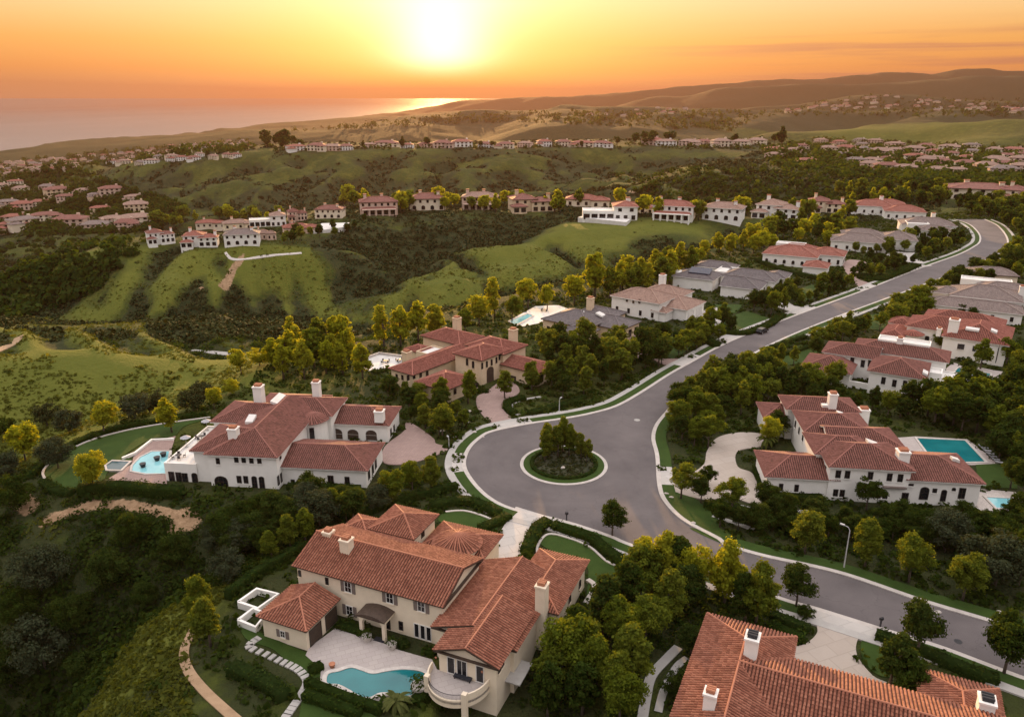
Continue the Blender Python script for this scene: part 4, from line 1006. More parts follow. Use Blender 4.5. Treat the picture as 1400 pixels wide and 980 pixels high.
# B: the near cream villa with the pool court
B = House('villa', 'large cream villa with rust tiled roofs, courtyard and kidney shaped pool in the foreground', one(Z6, 270, 345), -23, 0, 'cream', 'rust', True, zref=6.8)
bm = B.wing([0, 25.3, 0, 12.6], 6.8, ends=(False, False))
bg = B.wing([0, 8.5, -8.1, -.2], 3.6, axis='y', ends=(True, False))
bb_ = B.wing([5.0, 13.3, 12.8, 21.0], 7.0, axis='y')
B.wing([.6, 5.6, 11.5, 16.5], 6.6)
be = B.wing([13.4, 24.2, 15.0, 22.4], 5.0)
B.cone((19.2, 16.0), 3.9, 6.1, 1.7)
b1 = B.wing([24.4, 36.8, -2.2, 15.0], 5.0, ends=(False, False), pitch=.34)
b2 = B.wing([27.2, 36.3, -6.7, 5.0], 5.6, axis='y', ends=(False, False))
b3 = B.wing([30.8, 39.0, 7.5, 21.7], 4.5, axis='y')
B.chimney(*one(Z6, 500, 232), 10.4, 1.5, 3.6); B.chimney(*one(Z6, 425, 200), 9.6, 1.3, 3.0); B.chimney(*one(Z7, 592, 385), 9.2, 1.4, 12, 1.6)
B.winp(bm, 's', z(Z6, (508, 435), (683, 480), (815, 515)), 1.25, 1.85, fm='wframe', shutters=True)
B.winp(bm, 's', z(Z6, (515, 533)), 1.2, 1.7, fm='wframe', shutters=True)
B.winp(bm, 's', z(Z6, (306, 377)), .5, 1.1, arch=True, mull=0); B.winp(bm, 's', z(Z6, (420, 410)), .55, 1.2, mull=0)
B.winp(bm, 's', z(Z6, (730, 597)), .7, 1.5, mull=0)
for px_ in (655, 676): B.frame('s', bm, B.hit(bm, 's', *one(Z6, px_, 585))[0], 1.35, .75, 2.5, door=True, mull=0, fm='wood', bars=2)
for px_ in (797, 822, 847): B.frame('s', bm, B.hit(bm, 's', *one(Z6, px_, 637))[0], 1.3, .85, 2.4, door=True, mull=0, fm='wframe', bars=0)
for py_, hh in ((638, 2.6), (570, 2.4)):
    u, zc = B.hit(bg, 'e', *one(Z6, 372 if py_ == 638 else 437, py_)); B.frame('e', bg, u, 1.35, 2.7, 2.6, door=True, name='garage_door', mull=0, bars=3, pane='wood')
B.winp(bg, 's', z(Z6, (235, 632)), .9, 1.2, fm='wframe', shutters=True)
for px_ in (940, 985, 1060):
    u, zc = B.hit(b2, 's', *one(Z6, px_, 765)); B.frame('s', b2, u, 3.6, 1.15 if px_ != 985 else 1.5, 2.6, door=True, mull=1 if px_ == 985 else 0, bars=0, fm='wframe')
B.winp(b2, 'e', z(Z7, (400, 760), (415, 735)), .8, 1.3, mull=0, shutters=False); B.winp(b2, 'e', z(Z7, (500, 615), (528, 580)), .8, 1.2, mull=0); B.winp(b2, 'e', z(Z7, (515, 700), (540, 665)), .8, 1.6, mull=0)
B.winp(bb_, 'e', z(Z6, (820, 213)), 1.0, 1.2)
B.winp(b3, 'e', z(Z7, (715, 450), (760, 385)), .9, 1.4, arch=True, mull=0)
# entry porch on the court
x0, y0 = B.lp(*one(Z6, 600, 650), 0); ux = B.hit(bm, 's', *one(Z6, 650, 600))[0]
pr = MB(); pr.box(ux - 2.1, ux - 1.6, -1.9, -1.45, -.2, 2.7); pr.box(ux + 1.6, ux + 2.1, -1.9, -1.45, -.2, 2.7)
for i in range(10):
    t0, t1 = math.pi * i / 10, math.pi * (i + 1) / 10; f = lambda t: (ux - 1.6 * math.cos(t), 2.2 + 1.0 * math.sin(t))
    (xa, za), (xb, zb2) = f(t0), f(t1); pr.face([(xa, -1.9, za), (xb, -1.9, zb2), (xb, -1.9, 3.4), (xa, -1.9, 3.4)]); pr.face([(xa, -1.9, za), (xa, .5, za), (xb, .5, zb2), (xb, -1.9, zb2)])
pr.box(ux - 2.1, ux - 1.602, -1.9, .5, 2.702, 3.4); pr.box(ux + 1.602, ux + 2.1, -1.9, .5, 2.702, 3.4); po = pr.build('porch', M['cream'], B.root)
pc = MB()
for i in range(8):
    t0, t1 = -1 + i / 4, -1 + (i + 1) / 4; f = lambda t: 3.42 + .55 * (1 - t * t)
    pc.face([(ux + 2.4 * t0, -2.3, f(t0)), (ux + 2.4 * t1, -2.3, f(t1)), (ux + 2.4 * t1, .5, f(t1)), (ux + 2.4 * t0, .5, f(t0))]); pc.face([(ux + 2.4 * t0, -2.3, 3.3), (ux + 2.4 * t1, -2.3, 3.3), (ux + 2.4 * t1, -2.3, f(t1)), (ux + 2.4 * t0, -2.3, f(t0))])
pc.build('porch_roof', M['wood'], po)
# balcony
cx, cy, rx, ry, bz = 30.7, -6.1, 4.1, 4.5, 2.2
arc = [(cx + rx * math.cos(t), cy - ry * math.sin(t)) for t in [math.pi * i / 20 for i in range(21)]]
mb = MB(); mb.prism(arc, bz - .35, bz); mb.build('balcony_floor', M['slabs'], B.root)
mb = MB()
for i in range(20):
    (xa, ya), (xb, yb) = arc[i], arc[i + 1]; n_ = .22; xa2, ya2, xb2, yb2 = cx + (xa - cx) * .95, cy + (ya - cy) * .95, cx + (xb - cx) * .95, cy + (yb - cy) * .95
    h1 = 1.0 if (i < 6 or i > 15) else .22
    mb.face([(xa, ya, bz - .9), (xb, yb, bz - .9), (xb, yb, bz + h1), (xa, ya, bz + h1)]); mb.face([(xa2, ya2, bz), (xa2, ya2, bz + h1), (xb2, yb2, bz + h1), (xb2, yb2, bz)][::-1]); mb.face([(xa, ya, bz + h1), (xb, yb, bz + h1), (xb2, yb2, bz + h1), (xa2, ya2, bz + h1)])
for k in (6, 16):
    x_, y_ = arc[k]; mb.box(x_ - .32, x_ + .32, y_ - .32, y_ + .32, bz - 3.4, bz + 1.25)
mb.build('balcony_parapet', M['cream'], B.root)
mb = MB()
for k in range(6, 17):
    for q in range(4):
        t = math.pi * (k + q / 4) / 20; x_, y_ = cx + rx * .97 * math.cos(t), cy - ry * .97 * math.sin(t); mb.tube([(x_, y_, bz + .2), (x_, y_, bz + 1.0)], .022, 4)
mb.tube([(cx + rx * .97 * math.cos(t), cy - ry * .97 * math.sin(t), bz + 1.02) for t in [math.pi * i / 20 for i in range(6, 17)]], .04, 5); mb.build('railing', M['metal'], B.root)
mb = MB(); mb.box(27.8, 35.6, -5.9, -5.5, -2, bz - .4); mb.build('undercroft_wall', M['wood'], B.root)
for x_, lift in ((27.4, 0), (33.9, 0)):
    mb = MB(); mb.tube([(x_, -6.30, 4.1), (x_, -6.42, 4.35)], .12, 6); mb.build('wall_lamp', M['terracotta'], B.root)
B.box('pergola', *one(Z7, 480, 780), 1.0, 2.6, 4.4, .18, 'concrete')
B.done()
# A: white villa on the knoll, left
A = House('villa', 'sprawling white villa with red hip roofs, upper terrace and curved lawn on the left knoll', one(Z2, 180, 405), -6, 0, 'white', 'red', True, zref=6.8)
a1 = A.wing([3.2, 18.0, -1.5, 31.0], 6.8, axis='y'); a2 = A.wing([-.4, 12, -.1, 13], 6.7, axis='x', ends=(True, False)); a3 = A.wing([-3.2, 10, 14, 26], 6.6, axis='x', ends=(True, False))
a4 = A.wing([12, 21.8, 19.2, 30.2], 6.7, axis='x', ends=(False, True)); ag = A.wing([16.5, 34.8, .7, 13.6], 3.8, axis='x', ends=(False, True), pitch=.33); ar = A.wing([20.2, 33.6, 21.6, 32.8], 4.0, axis='x', ends=(False, True))
A.cone((17.6, 18.6), 3.6, 6.4, 1.5)
A.chimney(*one(Z2, 380, 296), 10.4, 1.7, 4.2); A.chimney(*one(Z2, 500, 95), 12.0, 1.9, 5); A.chimney(*one(Z2, 777, 75), 11.5, 1.6, 5); A.chimney(*one(Z2, 1080, 212), 7.2, 1.9, 2.6)
A.skylight(*one(Z2, 600, 160), 9.3, 1.8, 5.0, .36, 'e'); A.skylight(*one(Z2, 465, 255), 9.1, 1.6, 2.2, .34, 's'); A.skylight(*one(Z2, 500, 290), 9.0, .8, 3.0, .36, 'w')
A.winp(a1, 's', z(Z2, (396, 447), (431, 448), (468, 451), (506, 452)), .85, 1.35, mull=0); A.winp(a1, 's', z(Z2, (410, 543), (442, 544)), .95, 1.6, mull=1)
A.winp(a1, 's', z(Z2, (484, 560), (519, 562)), 1.1, 3.0, arch=True, door=True, mull=1); A.winp(a1, 's', z(Z2, (308, 455)), .8, 1.3, mull=0)
A.winp(a1, 's', z(Z2, (324, 553)), 2.7, 2.4, arch=True, mull=2)
A.winp(a1, 'e', z(Z2, (605, 430)), .8, 1.5, mull=0); A.winp(a1, 'e', z(Z2, (597, 548), (610, 535)), .8, 2.0, mull=0)
A.winp(ag, 's', z(Z2, (927, 552)), 1.0, 2.0, door=True); A.winp(ag, 's', z(Z2, (848, 548)), 1.2, 2.2, door=True, fm='wood'); A.winp(ag, 's', z(Z2, (667, 556), (748, 560)), .8, 1.2, mull=0)
A.winp(ag, 'e', z(Z2, (1030, 520), (1048, 495), (1062, 470)), 1.2, 2.0, mull=1)
for x_ in (878, 955, 1042): A.frame('s', ar, A.hit(ar, 's', *one(Z2, x_, 330))[0], 1.4, 2.7, 2.7, arch=True, name='garage_door', pane='wood', fm='wframe', mull=0)
A.winp(ar, 'e', z(Z2, (1135, 318), (1150, 300)), 1.0, 1.8, mull=0)
for q in ((745, 308), (768, 302), (793, 298)):
    x_, y_ = 17.6, 18.6; t = {745: -2.2, 768: -1.75, 793: -1.3}[q[0]]; u = (x_ + 3.12 * math.cos(t), y_ + 3.12 * math.sin(t)); mb = MB()
    tx, ty = -math.sin(t), math.cos(t); nx, ny = math.cos(t) * .08, math.sin(t) * .08
    mb.face([(u[0] - tx * .5 + nx, u[1] - ty * .5 + ny, 2.6), (u[0] + tx * .5 + nx, u[1] + ty * .5 + ny, 2.6), (u[0] + tx * .5 + nx, u[1] + ty * .5 + ny, 5.6), (u[0] - tx * .5 + nx, u[1] - ty * .5 + ny, 5.6)]); mb.build('tall_window', M['glass'], A.root)
at_ = A.wing([-6.4, .8, -.3, 18.4], 3.4, 'flat', base=-4, over=.3)
A.winp(at_, 's', z(Z2, (88, 535), (122, 538), (152, 542)), 1.2, 2.7, door=True, mull=1); A.winp(at_, 's', z(Z2, (198, 540)), 1.2, 2.6, arch=True, door=True, mull=0)
A.done()
# C: cream villa in the middle
C_ = House('villa', 'cream villa with coral tiled roofs and arched entrance tower in the middle of the photo', one(Z3, 655, 340), -38, 0, 'sand', 'coral', True, zref=7)
c0 = C_.wing([0, 10.3, -.2, 12], 7.0); c1 = C_.wing([-10, -1, -14.3, 9.5], 4.5, axis='y', ends=(True, False)); c2 = C_.wing([.8, 11.5, -15.6, -4.0], 3.6); c3 = C_.wing([9.8, 22.3, 7.8, 17.0], 3.8, ends=(False, True))
c4 = C_.wing([-21.5, -6, 9.5, 20.5], 5.5); c5 = C_.wing([-3, 11, 8, 19], 6.6, axis='x'); C_.wing([-9, -2, 13, 22], 4.0, 'flat'); C_.wing([-16, -9.5, 1, 9], 3.6, 'flat'); C_.wing([-21, -14, 2, 8], 3.4)
C_.chimney(*one(Z3, 678, 140), 10.5, 1.9, 6.5, wall=M['sand']); C_.chimney(*one(Z3, 995, 205), 10.5, 1.9, 6.5); C_.chimney(*one(Z3, 395, 330), 6.0, 2.0, 5)
C_.winp(c0, 's', z(Z3, (736, 390), (770, 405)), .8, 2.0, arch=True, mull=0); C_.winp(c0, 'e', z(Z3, (820, 412), (846, 403), (873, 393), (900, 380), (917, 362)), .75, 1.8, arch=True, mull=0)
u, zc = C_.hit(c0, 'e', *one(Z3, 865, 480)); C_.frame('e', c0, u, 2.0, 2.8, 4.4, arch=True, door=True, fm='sand' and 'wood', mull=1, pane='wood')
C_.winp(c1, 's', z(Z3, (340, 472), (372, 478)), .8, 1.4, mull=0); C_.winp(c1, 'e', z(Z3, (403, 478), (436, 468), (473, 460), (510, 455)), .9, 1.7, arch=True, mull=0)
C_.winp(c2, 'e', z(Z3, (667, 555), (787, 520)), 1.0, 1.6, arch=True); C_.winp(c3, 's', z(Z3, (985, 485)), 3.2, 2.0, name='garage_door', pane='wood', mull=0); C_.winp(c3, 's', z(Z3, (1095, 475)), .7, .7, mull=0)
C_.winp(c3, 'e', z(Z3, (1157, 480)), 1.1, 2.4, arch=True, door=True); C_.winp(c3, 'e', z(Z3, (1183, 460), (1200, 450)), .7, 1.5, mull=0)
C_.done()
# D: white villa on the right
Dh = House('villa', 'long white villa with stepped red roofs and turquoise pool on the right of the street', one(Z5, 525, 462), -7, 0, 'white', 'red', True, zref=7)
d1 = Dh.wing([-.6, 14.8, 0, 12.5], 7.0); Dh.wing([-1.8, 11, 5.4, 15.6], 6.9, axis='x'); d2 = Dh.wing([-1.4, 12.5, 15.8, 27.2], 7.0); d2b = Dh.wing([-2.6, 13.2, 27.4, 36.0], 7.1)
Dh.wing([2, 16.5, 9.5, 20], 6.95, axis='x', ends=(False, True)); d3 = Dh.wing([-11.7, 2, .5, 12.1], 4.0, axis='x', ends=(True, False)); d4 = Dh.wing([-7, 1, 28.2, 37.6], 4.5, axis='x', ends=(True, False))
d5 = Dh.wing([13.5, 27.4, .4, 13.2], 5.0, axis='x', ends=(False, True)); Dh.wing([12, 17.5, 19.5, 26.5], 3.6, 'flat')
Dh.chimney(*one(Z5, 531, 125), 10.8, 1.7, 4.5); Dh.chimney(*one(Z5, 851, 385), 9.4, 2.0, 4.2); Dh.chimney(*one(Z5, 672, 195), 7.2, 2.0, 6)
Dh.skylight(*one(Z5, 563, 218), 8.6, 1.4, 1.6, .3, 'e'); Dh.skylight(*one(Z5, 710, 352), 8.8, 2.2, 1.8, .35, 'e'); Dh.skylight(*one(Z5, 1085, 425), 6.6, 1.4, 1.2, .3, 'e'); Dh.box('plumbing_box', *one(Z5, 490, 185), 9.0, 1.2, 1.2, .5, 'roofwhite')
Dh.winp(d1, 's', z(Z5, (553, 493), (595, 495), (700, 500), (787, 507), (836, 511)), .95, 1.6, mull=1); Dh.winp(d1, 's', z(Z5, (541, 578), (571, 580), (737, 587), (767, 589)), .9, 1.5, mull=1); Dh.winp(d1, 's', z(Z5, (857, 595)), 1.2, 1.6); Dh.winp(d1, 's', z(Z5, (855, 635)), .8, .8, arch=True, mull=0); Dh.winp(d1, 's', z(Z5, (885, 542)), .9, .45, mull=0, bars=0)
u, zc = Dh.hit(d1, 's', *one(Z5, 808, 551)); mb = MB(); mb.box(u - 2.1, u + 2.1, -.05 + d1['y0'] - .55, d1['y0'] - .002, zc - .12, zc + .12); mb.build('awning', M['shutter'], Dh.root)
Dh.winp(d3, 's', z(Z5, (292, 553)), .8, 1.6, mull=0); Dh.winp(d3, 's', z(Z5, (363, 557)), .8, 1.5, mull=0)
Dh.winp(d5, 's', z(Z5, (945, 580)), 1.6, 2.6, arch=True, door=True, mull=0); Dh.winp(d5, 's', z(Z5, (993, 568)), .8, .9, mull=0); Dh.winp(d5, 's', z(Z5, (1033, 590)), 1.0, 2.4, arch=True, door=True, mull=0); Dh.winp(d5, 's', z(Z5, (1080, 562)), .7, .7, arch=True, mull=0); Dh.winp(d5, 's', z(Z5, (1117, 580)), 1.2, 2.2, door=True, mull=1)
Dh.winp(d5, 'e', z(Z5, (1148, 580), (1170, 572)), 1.0, 2.0, door=True, mull=0)
Dh.row(d2, 'w', 3, 4.8, .9, 1.6, arch=True, mull=0); Dh.row(d1, 'w', 2, 4.8, .9, 1.5, mull=0)
Dh.done()
# E: bottom right corner
E_ = House('villa', 'villa showing only its broad terracotta tiled roof and chimneys at the bottom right corner', one(Ze, 262, 55), -25, 0, 'white', 'rust', True, zref=6.5)
E_.wing([-1.0, 10.4, -26, 0], 6.5, axis='y', ends=(False, True)); E_.wing([4.6, 36, -16.2, -4.4], 6.5, axis='x', ends=(False, False)); e3 = E_.wing([24.6, 33.5, -5.5, 3.5], 4.2, axis='y', ends=(False, True))
E_.chimney(*one(Ze, 402, 130), 11.0, 1.5, 4, 1.8, cap='metal'); E_.chimney(*one(Ze, 248, 335), 10.0, 1.3, 3); E_.chimney(*one(Ze, 1266, 362), 7.6, 1.6, 4, 1.8, cap='metal')
E_.done()
# F: two white villas beyond D
F1 = House('villa', 'white villa with red hip roofs and flat white pergola beside a narrow teal pool', one(Zf, 520, 600), -31, 0, 'white', 'red', True, zref=6)
f1 = F1.wing([0, 13.5, -.6, 14], 6.0); f1m = F1.wing([-12.8, 1.5, 9.5, 20.5], 6.0, axis='x', ends=(True, False)); f1l = F1.wing([-16.4, -3.6, .5, 13.5], 3.8); F1.wing([-6, 17.5, 16, 27], 6.2, axis='x'); F1.wing([-1, 13, 20.5, 26.5], 8.2, 'flat'); F1.wing([12, 17, 7, 12.5], 5.2, 'flat')
fp = F1.wing([13.8, 26.5, 5.0, 17.2], 3.3, 'flat', over=.2)
F1.winp(f1, 's', z(Zf, (608, 660), (670, 675), (730, 680)), 1.0, 1.9, mull=1); F1.winp(f1m, 's', z(Zf, (433, 545), (492, 565), (533, 563)), 1.0, 2.0, mull=0); F1.row(fp, 's', 3, 1.4, 2.8, 2.4, door=True, mull=2); F1.row(fp, 'e', 2, 1.4, 2.6, 2.4, door=True, mull=1)
F1.box('terrace_wall', *one(Zf, 440, 700), 0, 7, .4, 1.8, 'white'); F1.chimney(*one(Zf, 705, 420), 9.6, 1.5, 3); F1.skylight(*one(Zf, 845, 615), 6.9, 1.2, 2.6, .36, 'e')
F1.done()
F2 = House('villa', 'white villa with broad coral red roof and tall square chimney behind the pergola villa', one(Zf, 735, 345), -35, 0, 'white', 'coral', True, zref=6)
f2a = F2.wing([0, 13, -1.5, 13], 6.0, axis='x', ends=(True, False)); f2b = F2.wing([10.6, 27.5, -7.8, 14], 6.2, axis='y'); F2.wing([-5.6, 1, -7.2, 6], 3.8); F2.wing([-6, 1, 7, 16], 4.0); F2.wing([3, 25, 10, 23], 6.1)
F2.cone((2.5, -2.5), 3.2, 4.2, 1.2); F2.chimney(*one(Zf, 1012, 315), 10.8, 2.6, 5.5); F2.chimney(*one(Zf, 925, 365), 7.4, 1.2, 2.4); F2.skylight(*one(Zf, 1110, 370), 8.4, 3.4, 1.2, .3, 's'); F2.skylight(*one(Zf, 1232, 380), 8.4, 1.6, 2.4, .3, 'e')
F2.winp(f2b, 's', z(Zf, (1035, 468), (1054, 470), (1120, 480)), .9, 1.6, mull=0); F2.winp(f2a, 's', z(Zf, (853, 430)), 1.2, 2.4, arch=True, door=True, mull=0); F2.winp(f2b, 'e', z(Zf, (1250, 510)), 2.0, 3.0, door=True, mull=1)
F2.done()
G_ = House('villa', 'white villa with grey brown tiled roofs at the right edge above the coral roofed villa', one(Zf, 990, 165), -30, 0, 'white', 'grey', False, zref=5)
g1 = G_.wing([-.5, 22, -5.5, 12], 5.2, axis='x'); G_.wing([-6.5, 4, -1, 9], 4.6); g3_ = G_.wing([-7, 22, -18, -6], 4.0, axis='x'); G_.wing([8, 26, 12, 24], 5.0); G_.wing([2, 20, 22, 30], 5.6, 'flat'); G_.chimney(*one(Zf, 1394, 130), 8.5, 1.8, 4)
G_.row(g3_, 's', 5, 1.9, 1.0, 1.6); G_.done()
I_ = House('villa', 'white two storey house with tan tiled hip roof and double garage across the street', one(Zg, 100, 490), -38, 0, 'white', 'tan', False, zref=6)
i1 = I_.wing([0, 19.5, -3.5, 11], 6.0, axis='x'); I_.wing([4, 20, 9, 22], 5.6, axis='x'); i2 = I_.wing([16.5, 27, 2.0, 17], 3.9, axis='x', ends=(False, True)); I_.wing([16, 22, -3.2, 3], 3.2)
I_.chimney(*one(Zg, 416, 365), 11.0, 2.0, 5); I_.winp(i1, 's', z(Zg, (180, 530), (222, 540), (262, 540)), .8, 1.5, mull=0); I_.row(i1, 's', 4, 1.6, 1.0, 1.8); I_.winp(i1, 'e', z(Zg, (450, 580), (490, 565)), .9, 1.5, mull=0)
u, zc = I_.hit(i2, 'e', *one(Zg, 740, 545))
for k in (-3.4, 3.0): I_.frame('e', i2, (i2['y0'] + i2['y1']) / 2 + k, 1.4, 4.6, 2.5, name='garage_door', pane='roofwhite', fm='wframe', mull=0, bars=3)
I_.done()
J_ = House('villa', 'white house with dark slate roofs and blue black solar panels beyond the tan roofed house', one(Zg, 740, 380), -30, 0, 'white', 'slate', False, zref=4.5)
J_.wing([-14.5, 2.5, -6, 8], 4.5, axis='x'); j2 = J_.wing([2, 24, 3, 17], 4.6, axis='x'); j3 = J_.wing([6, 21, -11, 4], 4.0, axis='x', ends=(False, True)); J_.wing([-13, 4, 17, 28], 4.5, axis='x'); j4 = J_.wing([17, 26, 12, 24], 4.2); J_.wing([-2, 12, 8, 20], 4.8, 'flat')
J_.row(j3, 'e', 2, 1.6, 2.0, 2.4, arch=True, door=True); J_.row(j4, 's', 2, 1.6, 2.0, 2.0); J_.row(j2, 's', 5, 1.7, 1.2, 1.7, arch=True); J_.skylight(*one(Zg, 665, 340), 6.6, 8.5, 4.0, .36, 's', 'solar'); J_.skylight(*one(Zg, 520, 345), 5.6, 2.2, 2.0, .36, 's')
J_.done()
H_ = House('villa', 'grey slate roofed house with white rear terrace beyond the cream villa', one(Zq, 960, 620), -38, 0, 'sand', 'slate', False, zref=4.5)
h1 = H_.wing([0, 18, -4, 12], 4.6, axis='x'); h2 = H_.wing([15, 26, 2.5, 15], 4.0, axis='x', ends=(False, True)); h3 = H_.wing([10, 20, -11, 0], 3.8, axis='y'); H_.wing([4, 18, 10, 20], 4.6)
H_.chimney(*one(Zq, 1130, 545), 9.4, 1.9, 5); H_.skylight(*one(Zq, 1085, 607), 6.6, 2.6, 2.2, .36, 's'); H_.skylight(*one(Zq, 1170, 612), 6.2, 2.4, 2.4, .3, 'e')
H_.row(h2, 'e', 3, 1.5, 1.9, 2.4, door=True, fm='wood', mull=0); H_.row(h3, 'e', 2, 1.5, 1.2, 1.8, arch=True); H_.row(h1, 's', 4, 1.7, 1.1, 1.6); H_.done()
K_ = House('villa', 'white single storey house with coral red roof and brick court beside the upper street', one(Zh, 95, 380), -28, 0, 'white', 'coral', False, zref=4.5)
k1 = K_.wing([0, 24, -8, 10], 4.8, axis='x'); k2 = K_.wing([18, 34, 2, 16], 4.6, axis='x'); k3 = K_.wing([19.5, 30, -22, -10], 3.4); K_.wing([4, 22, 8, 19], 4.8); K_.wing([2, 16, 12, 19], 6.2, 'flat')
K_.row(k1, 's', 6, 1.8, 1.3, 1.7, arch=True); K_.row(k2, 's', 4, 1.8, 1.1, 2.0); K_.row(k2, 'e', 3, 1.7, 1.4, 2.2, arch=True, door=True); K_.done()
L_ = House('villa', 'white low house with wide grey tiled roof and dark garage arch beside the upper street', one(Zh, 425, 315), -22, 0, 'white', 'grey', False, zref=4.5)
l1 = L_.wing([0, 26, -9, 8], 4.8, axis='x'); l2 = L_.wing([22, 40, 2, 20], 5.2, axis='x'); L_.wing([4, 26, 6, 22], 5.2); L_.row(l1, 's', 5, 1.8, 1.2, 1.6); L_.row(l2, 's', 2, 2.2, 1.2, 2.0, fm='wframe'); L_.row(l2, 'e', 3, 2.0, 1.2, 2.2, arch=True)
L_.frame('s', l2, l2['x0'] + 3.5, 1.6, 5, 3.2, name='garage_door', pane='wood', arch=True); L_.done()
M_ = House('villa', 'white house with two long coral red roofs on the ridge above the grey roofed house', one(Zh, 525, 140), -20, 0, 'white', 'coral', False, zref=5)
m1 = M_.wing([0, 26, -14, 4], 5.4, axis='x'); m2 = M_.wing([18, 42, -32, -14], 5.0, axis='x'); M_.wing([8, 34, -2, 14], 5.2); M_.chimney(*one(Zh, 684, 105), 10, 2.2, 5); M_.row(m1, 's', 5, 2.0, 1.3, 1.8); M_.row(m1, 'w', 2, 2.2, 1.4, 2); M_.row(m2, 's', 5, 2.0, 1.3, 1.8); M_.done()
N_ = House('villa', 'low white house with long grey tiled roof where the upper street bends', one(Zh, 775, 240), -18, 0, 'white', 'grey', False, zref=4.5)
n1 = N_.wing([0, 28, -6, 12], 4.8, axis='x'); n2 = N_.wing([6, 24, -20, -8], 4.0, axis='x'); N_.wing([2, 14, -10, 2], 5.6, 'flat'); N_.row(n1, 's', 6, 1.8, 1.3, 1.7); N_.row(n2, 's', 5, 1.8, 1.2, 1.6); N_.chimney(*one(Zh, 945, 190), 7.5, 2.2, 3); N_.done()
O_ = House('villa', 'small brown roofed house half hidden by trees at the right edge of the street', (1355, 372), -20, 0, 'cream', 'grey', False, zref=4)
O_.wing([-9, 9, -6, 6], 4.0); O_.row(O_.wings[0], 's', 4, 1.7, 1.1, 1.5); O_.done()
HOUSE_ROW_RECT = len(HOUSE_RECT)
# pools, terraces, court
slab('terrace', pxs(z(Z6, (330, 722), (345, 690), (460, 605), (560, 630), (720, 700), (860, 740), (885, 790), (850, 850), (790, 905), (640, 925), (500, 895), (390, 840), (395, 780))), .08, M['slabs'])
swimming_pool('kidney shaped turquoise pool with pale curved coping in the near villa courtyard', z(Z6, (418, 830), (428, 800), (470, 790), (520, 775), (560, 785), (610, 800), (670, 790), (740, 782), (810, 790), (838, 812), (830, 850), (790, 880), (755, 893), (700, 880), (640, 880), (600, 898), (560, 893), (520, 870), (470, 845), (430, 842)), .09, 'pool', .6, True)
slab('terrace', pxs(z(Z1, (590, 620), (720, 540), (730, 500), (830, 415), (960, 385), (930, 480), (910, 660), (880, 668))), .10, M['brickpave'])
swimming_pool('pale turquoise pool with curved corner on the left villa terrace', z(Z1, (722, 575), (728, 545), (770, 500), (830, 470), (925, 468), (905, 590), (800, 590)), .12, 'paleblue', .45)
swimming_pool('small dark blue spa beside the left villa pool', z(Z1, (582, 545), (612, 522), (708, 525), (660, 570), (588, 568)), .12, 'darkpool', .4)
low_wall('retaining_wall', z(Z1, (585, 628), (700, 640), (800, 655), (905, 668)), 0, .7, .4, 'white', 'white retaining wall below the left villa pool terrace')
low_wall('planter_wall', z(Z1, (668, 500), (740, 470), (830, 400), (950, 395)), 0, .5, .5, 'white', 'white planter wall between the curved lawn and left villa pool')
slab('terrace', pxs(z(Z5, (800, 330), (905, 322), (1140, 335), (1290, 445), (1160, 452), (930, 420), (890, 400))), .06, M['slabs'])
swimming_pool('rectangular turquoise pool behind the long white villa', z(Z5, (912, 331), (1130, 341), (1222, 438), (1100, 440), (960, 395)), .09, 'pool', .5)
slab('terrace', pxs(z(Z5, (1110, 640), (1190, 560), (1360, 575), (1440, 660), (1250, 668))), .05, M['rock'])
swimming_pool('small bright blue pool at the right end of the long white villa', z(Z5, (1228, 600), (1358, 606), (1415, 652), (1275, 648)), .12, 'paleblue', .5)
slab('terrace', pxs(z(Zf, (930, 620), (1000, 560), (1280, 610), (1200, 720), (1000, 700))), .06, M['slabs'])
swimming_pool('narrow teal pool beside the flat pergola villa', z(Zf, (1032, 588), (1212, 622), (1195, 650), (1010, 612)), .10, 'pool', .5)
slab('terrace', pxs(z(Z3, (95, 385), (235, 340), (375, 360), (420, 420), (300, 420), (180, 440))), .06, M['roofwhite'])
low_wall('terrace_wall', z(Z3, (100, 385), (240, 335), (372, 352)), 0, .8, .4, 'stone', 'pale curved parapet around the cream villa rear terrace')
slab('terrace', pxs(z(Zq, (800, 640), (910, 580), (1000, 575), (1040, 590), (960, 640), (860, 660))), .06, M['roofwhite'])
swimming_pool('slim pool on the white terrace behind the slate roofed house', z(Zq, (805, 640), (880, 610), (900, 618), (830, 655)), .10, 'paleblue', .5)
KEEP += [z(Z6, (330, 722), (345, 690), (460, 605), (560, 630), (860, 740), (850, 850), (790, 905), (640, 925), (390, 840)), z(Z1, (245, 570), (300, 670), (370, 685), (910, 670), (960, 385), (1150, 285), (930, 315), (500, 410), (330, 490)),
         z(Z5, (800, 330), (1140, 335), (1290, 445), (1160, 452), (890, 400)), z(Z5, (1110, 640), (1190, 560), (1360, 575), (1440, 660)), z(Zf, (930, 620), (1000, 560), (1280, 610), (1200, 720)), z(Z3, (95, 385), (235, 340), (375, 360), (300, 420), (180, 440))]
for kp in KEEP: KEEPW.append(pxs(kp))
KEEPW += [WE + EE, pxs(z(Z7, (580, 200), (620, 165), (720, 185), (810, 225), (880, 285), (960, 330), (975, 400), (940, 480), (840, 520), (790, 470), (790, 300), (640, 240))), pxs(z(Z7, (128, 95), (160, 65), (240, 60), (320, 80), (390, 110), (385, 150), (330, 160), (250, 140)))]
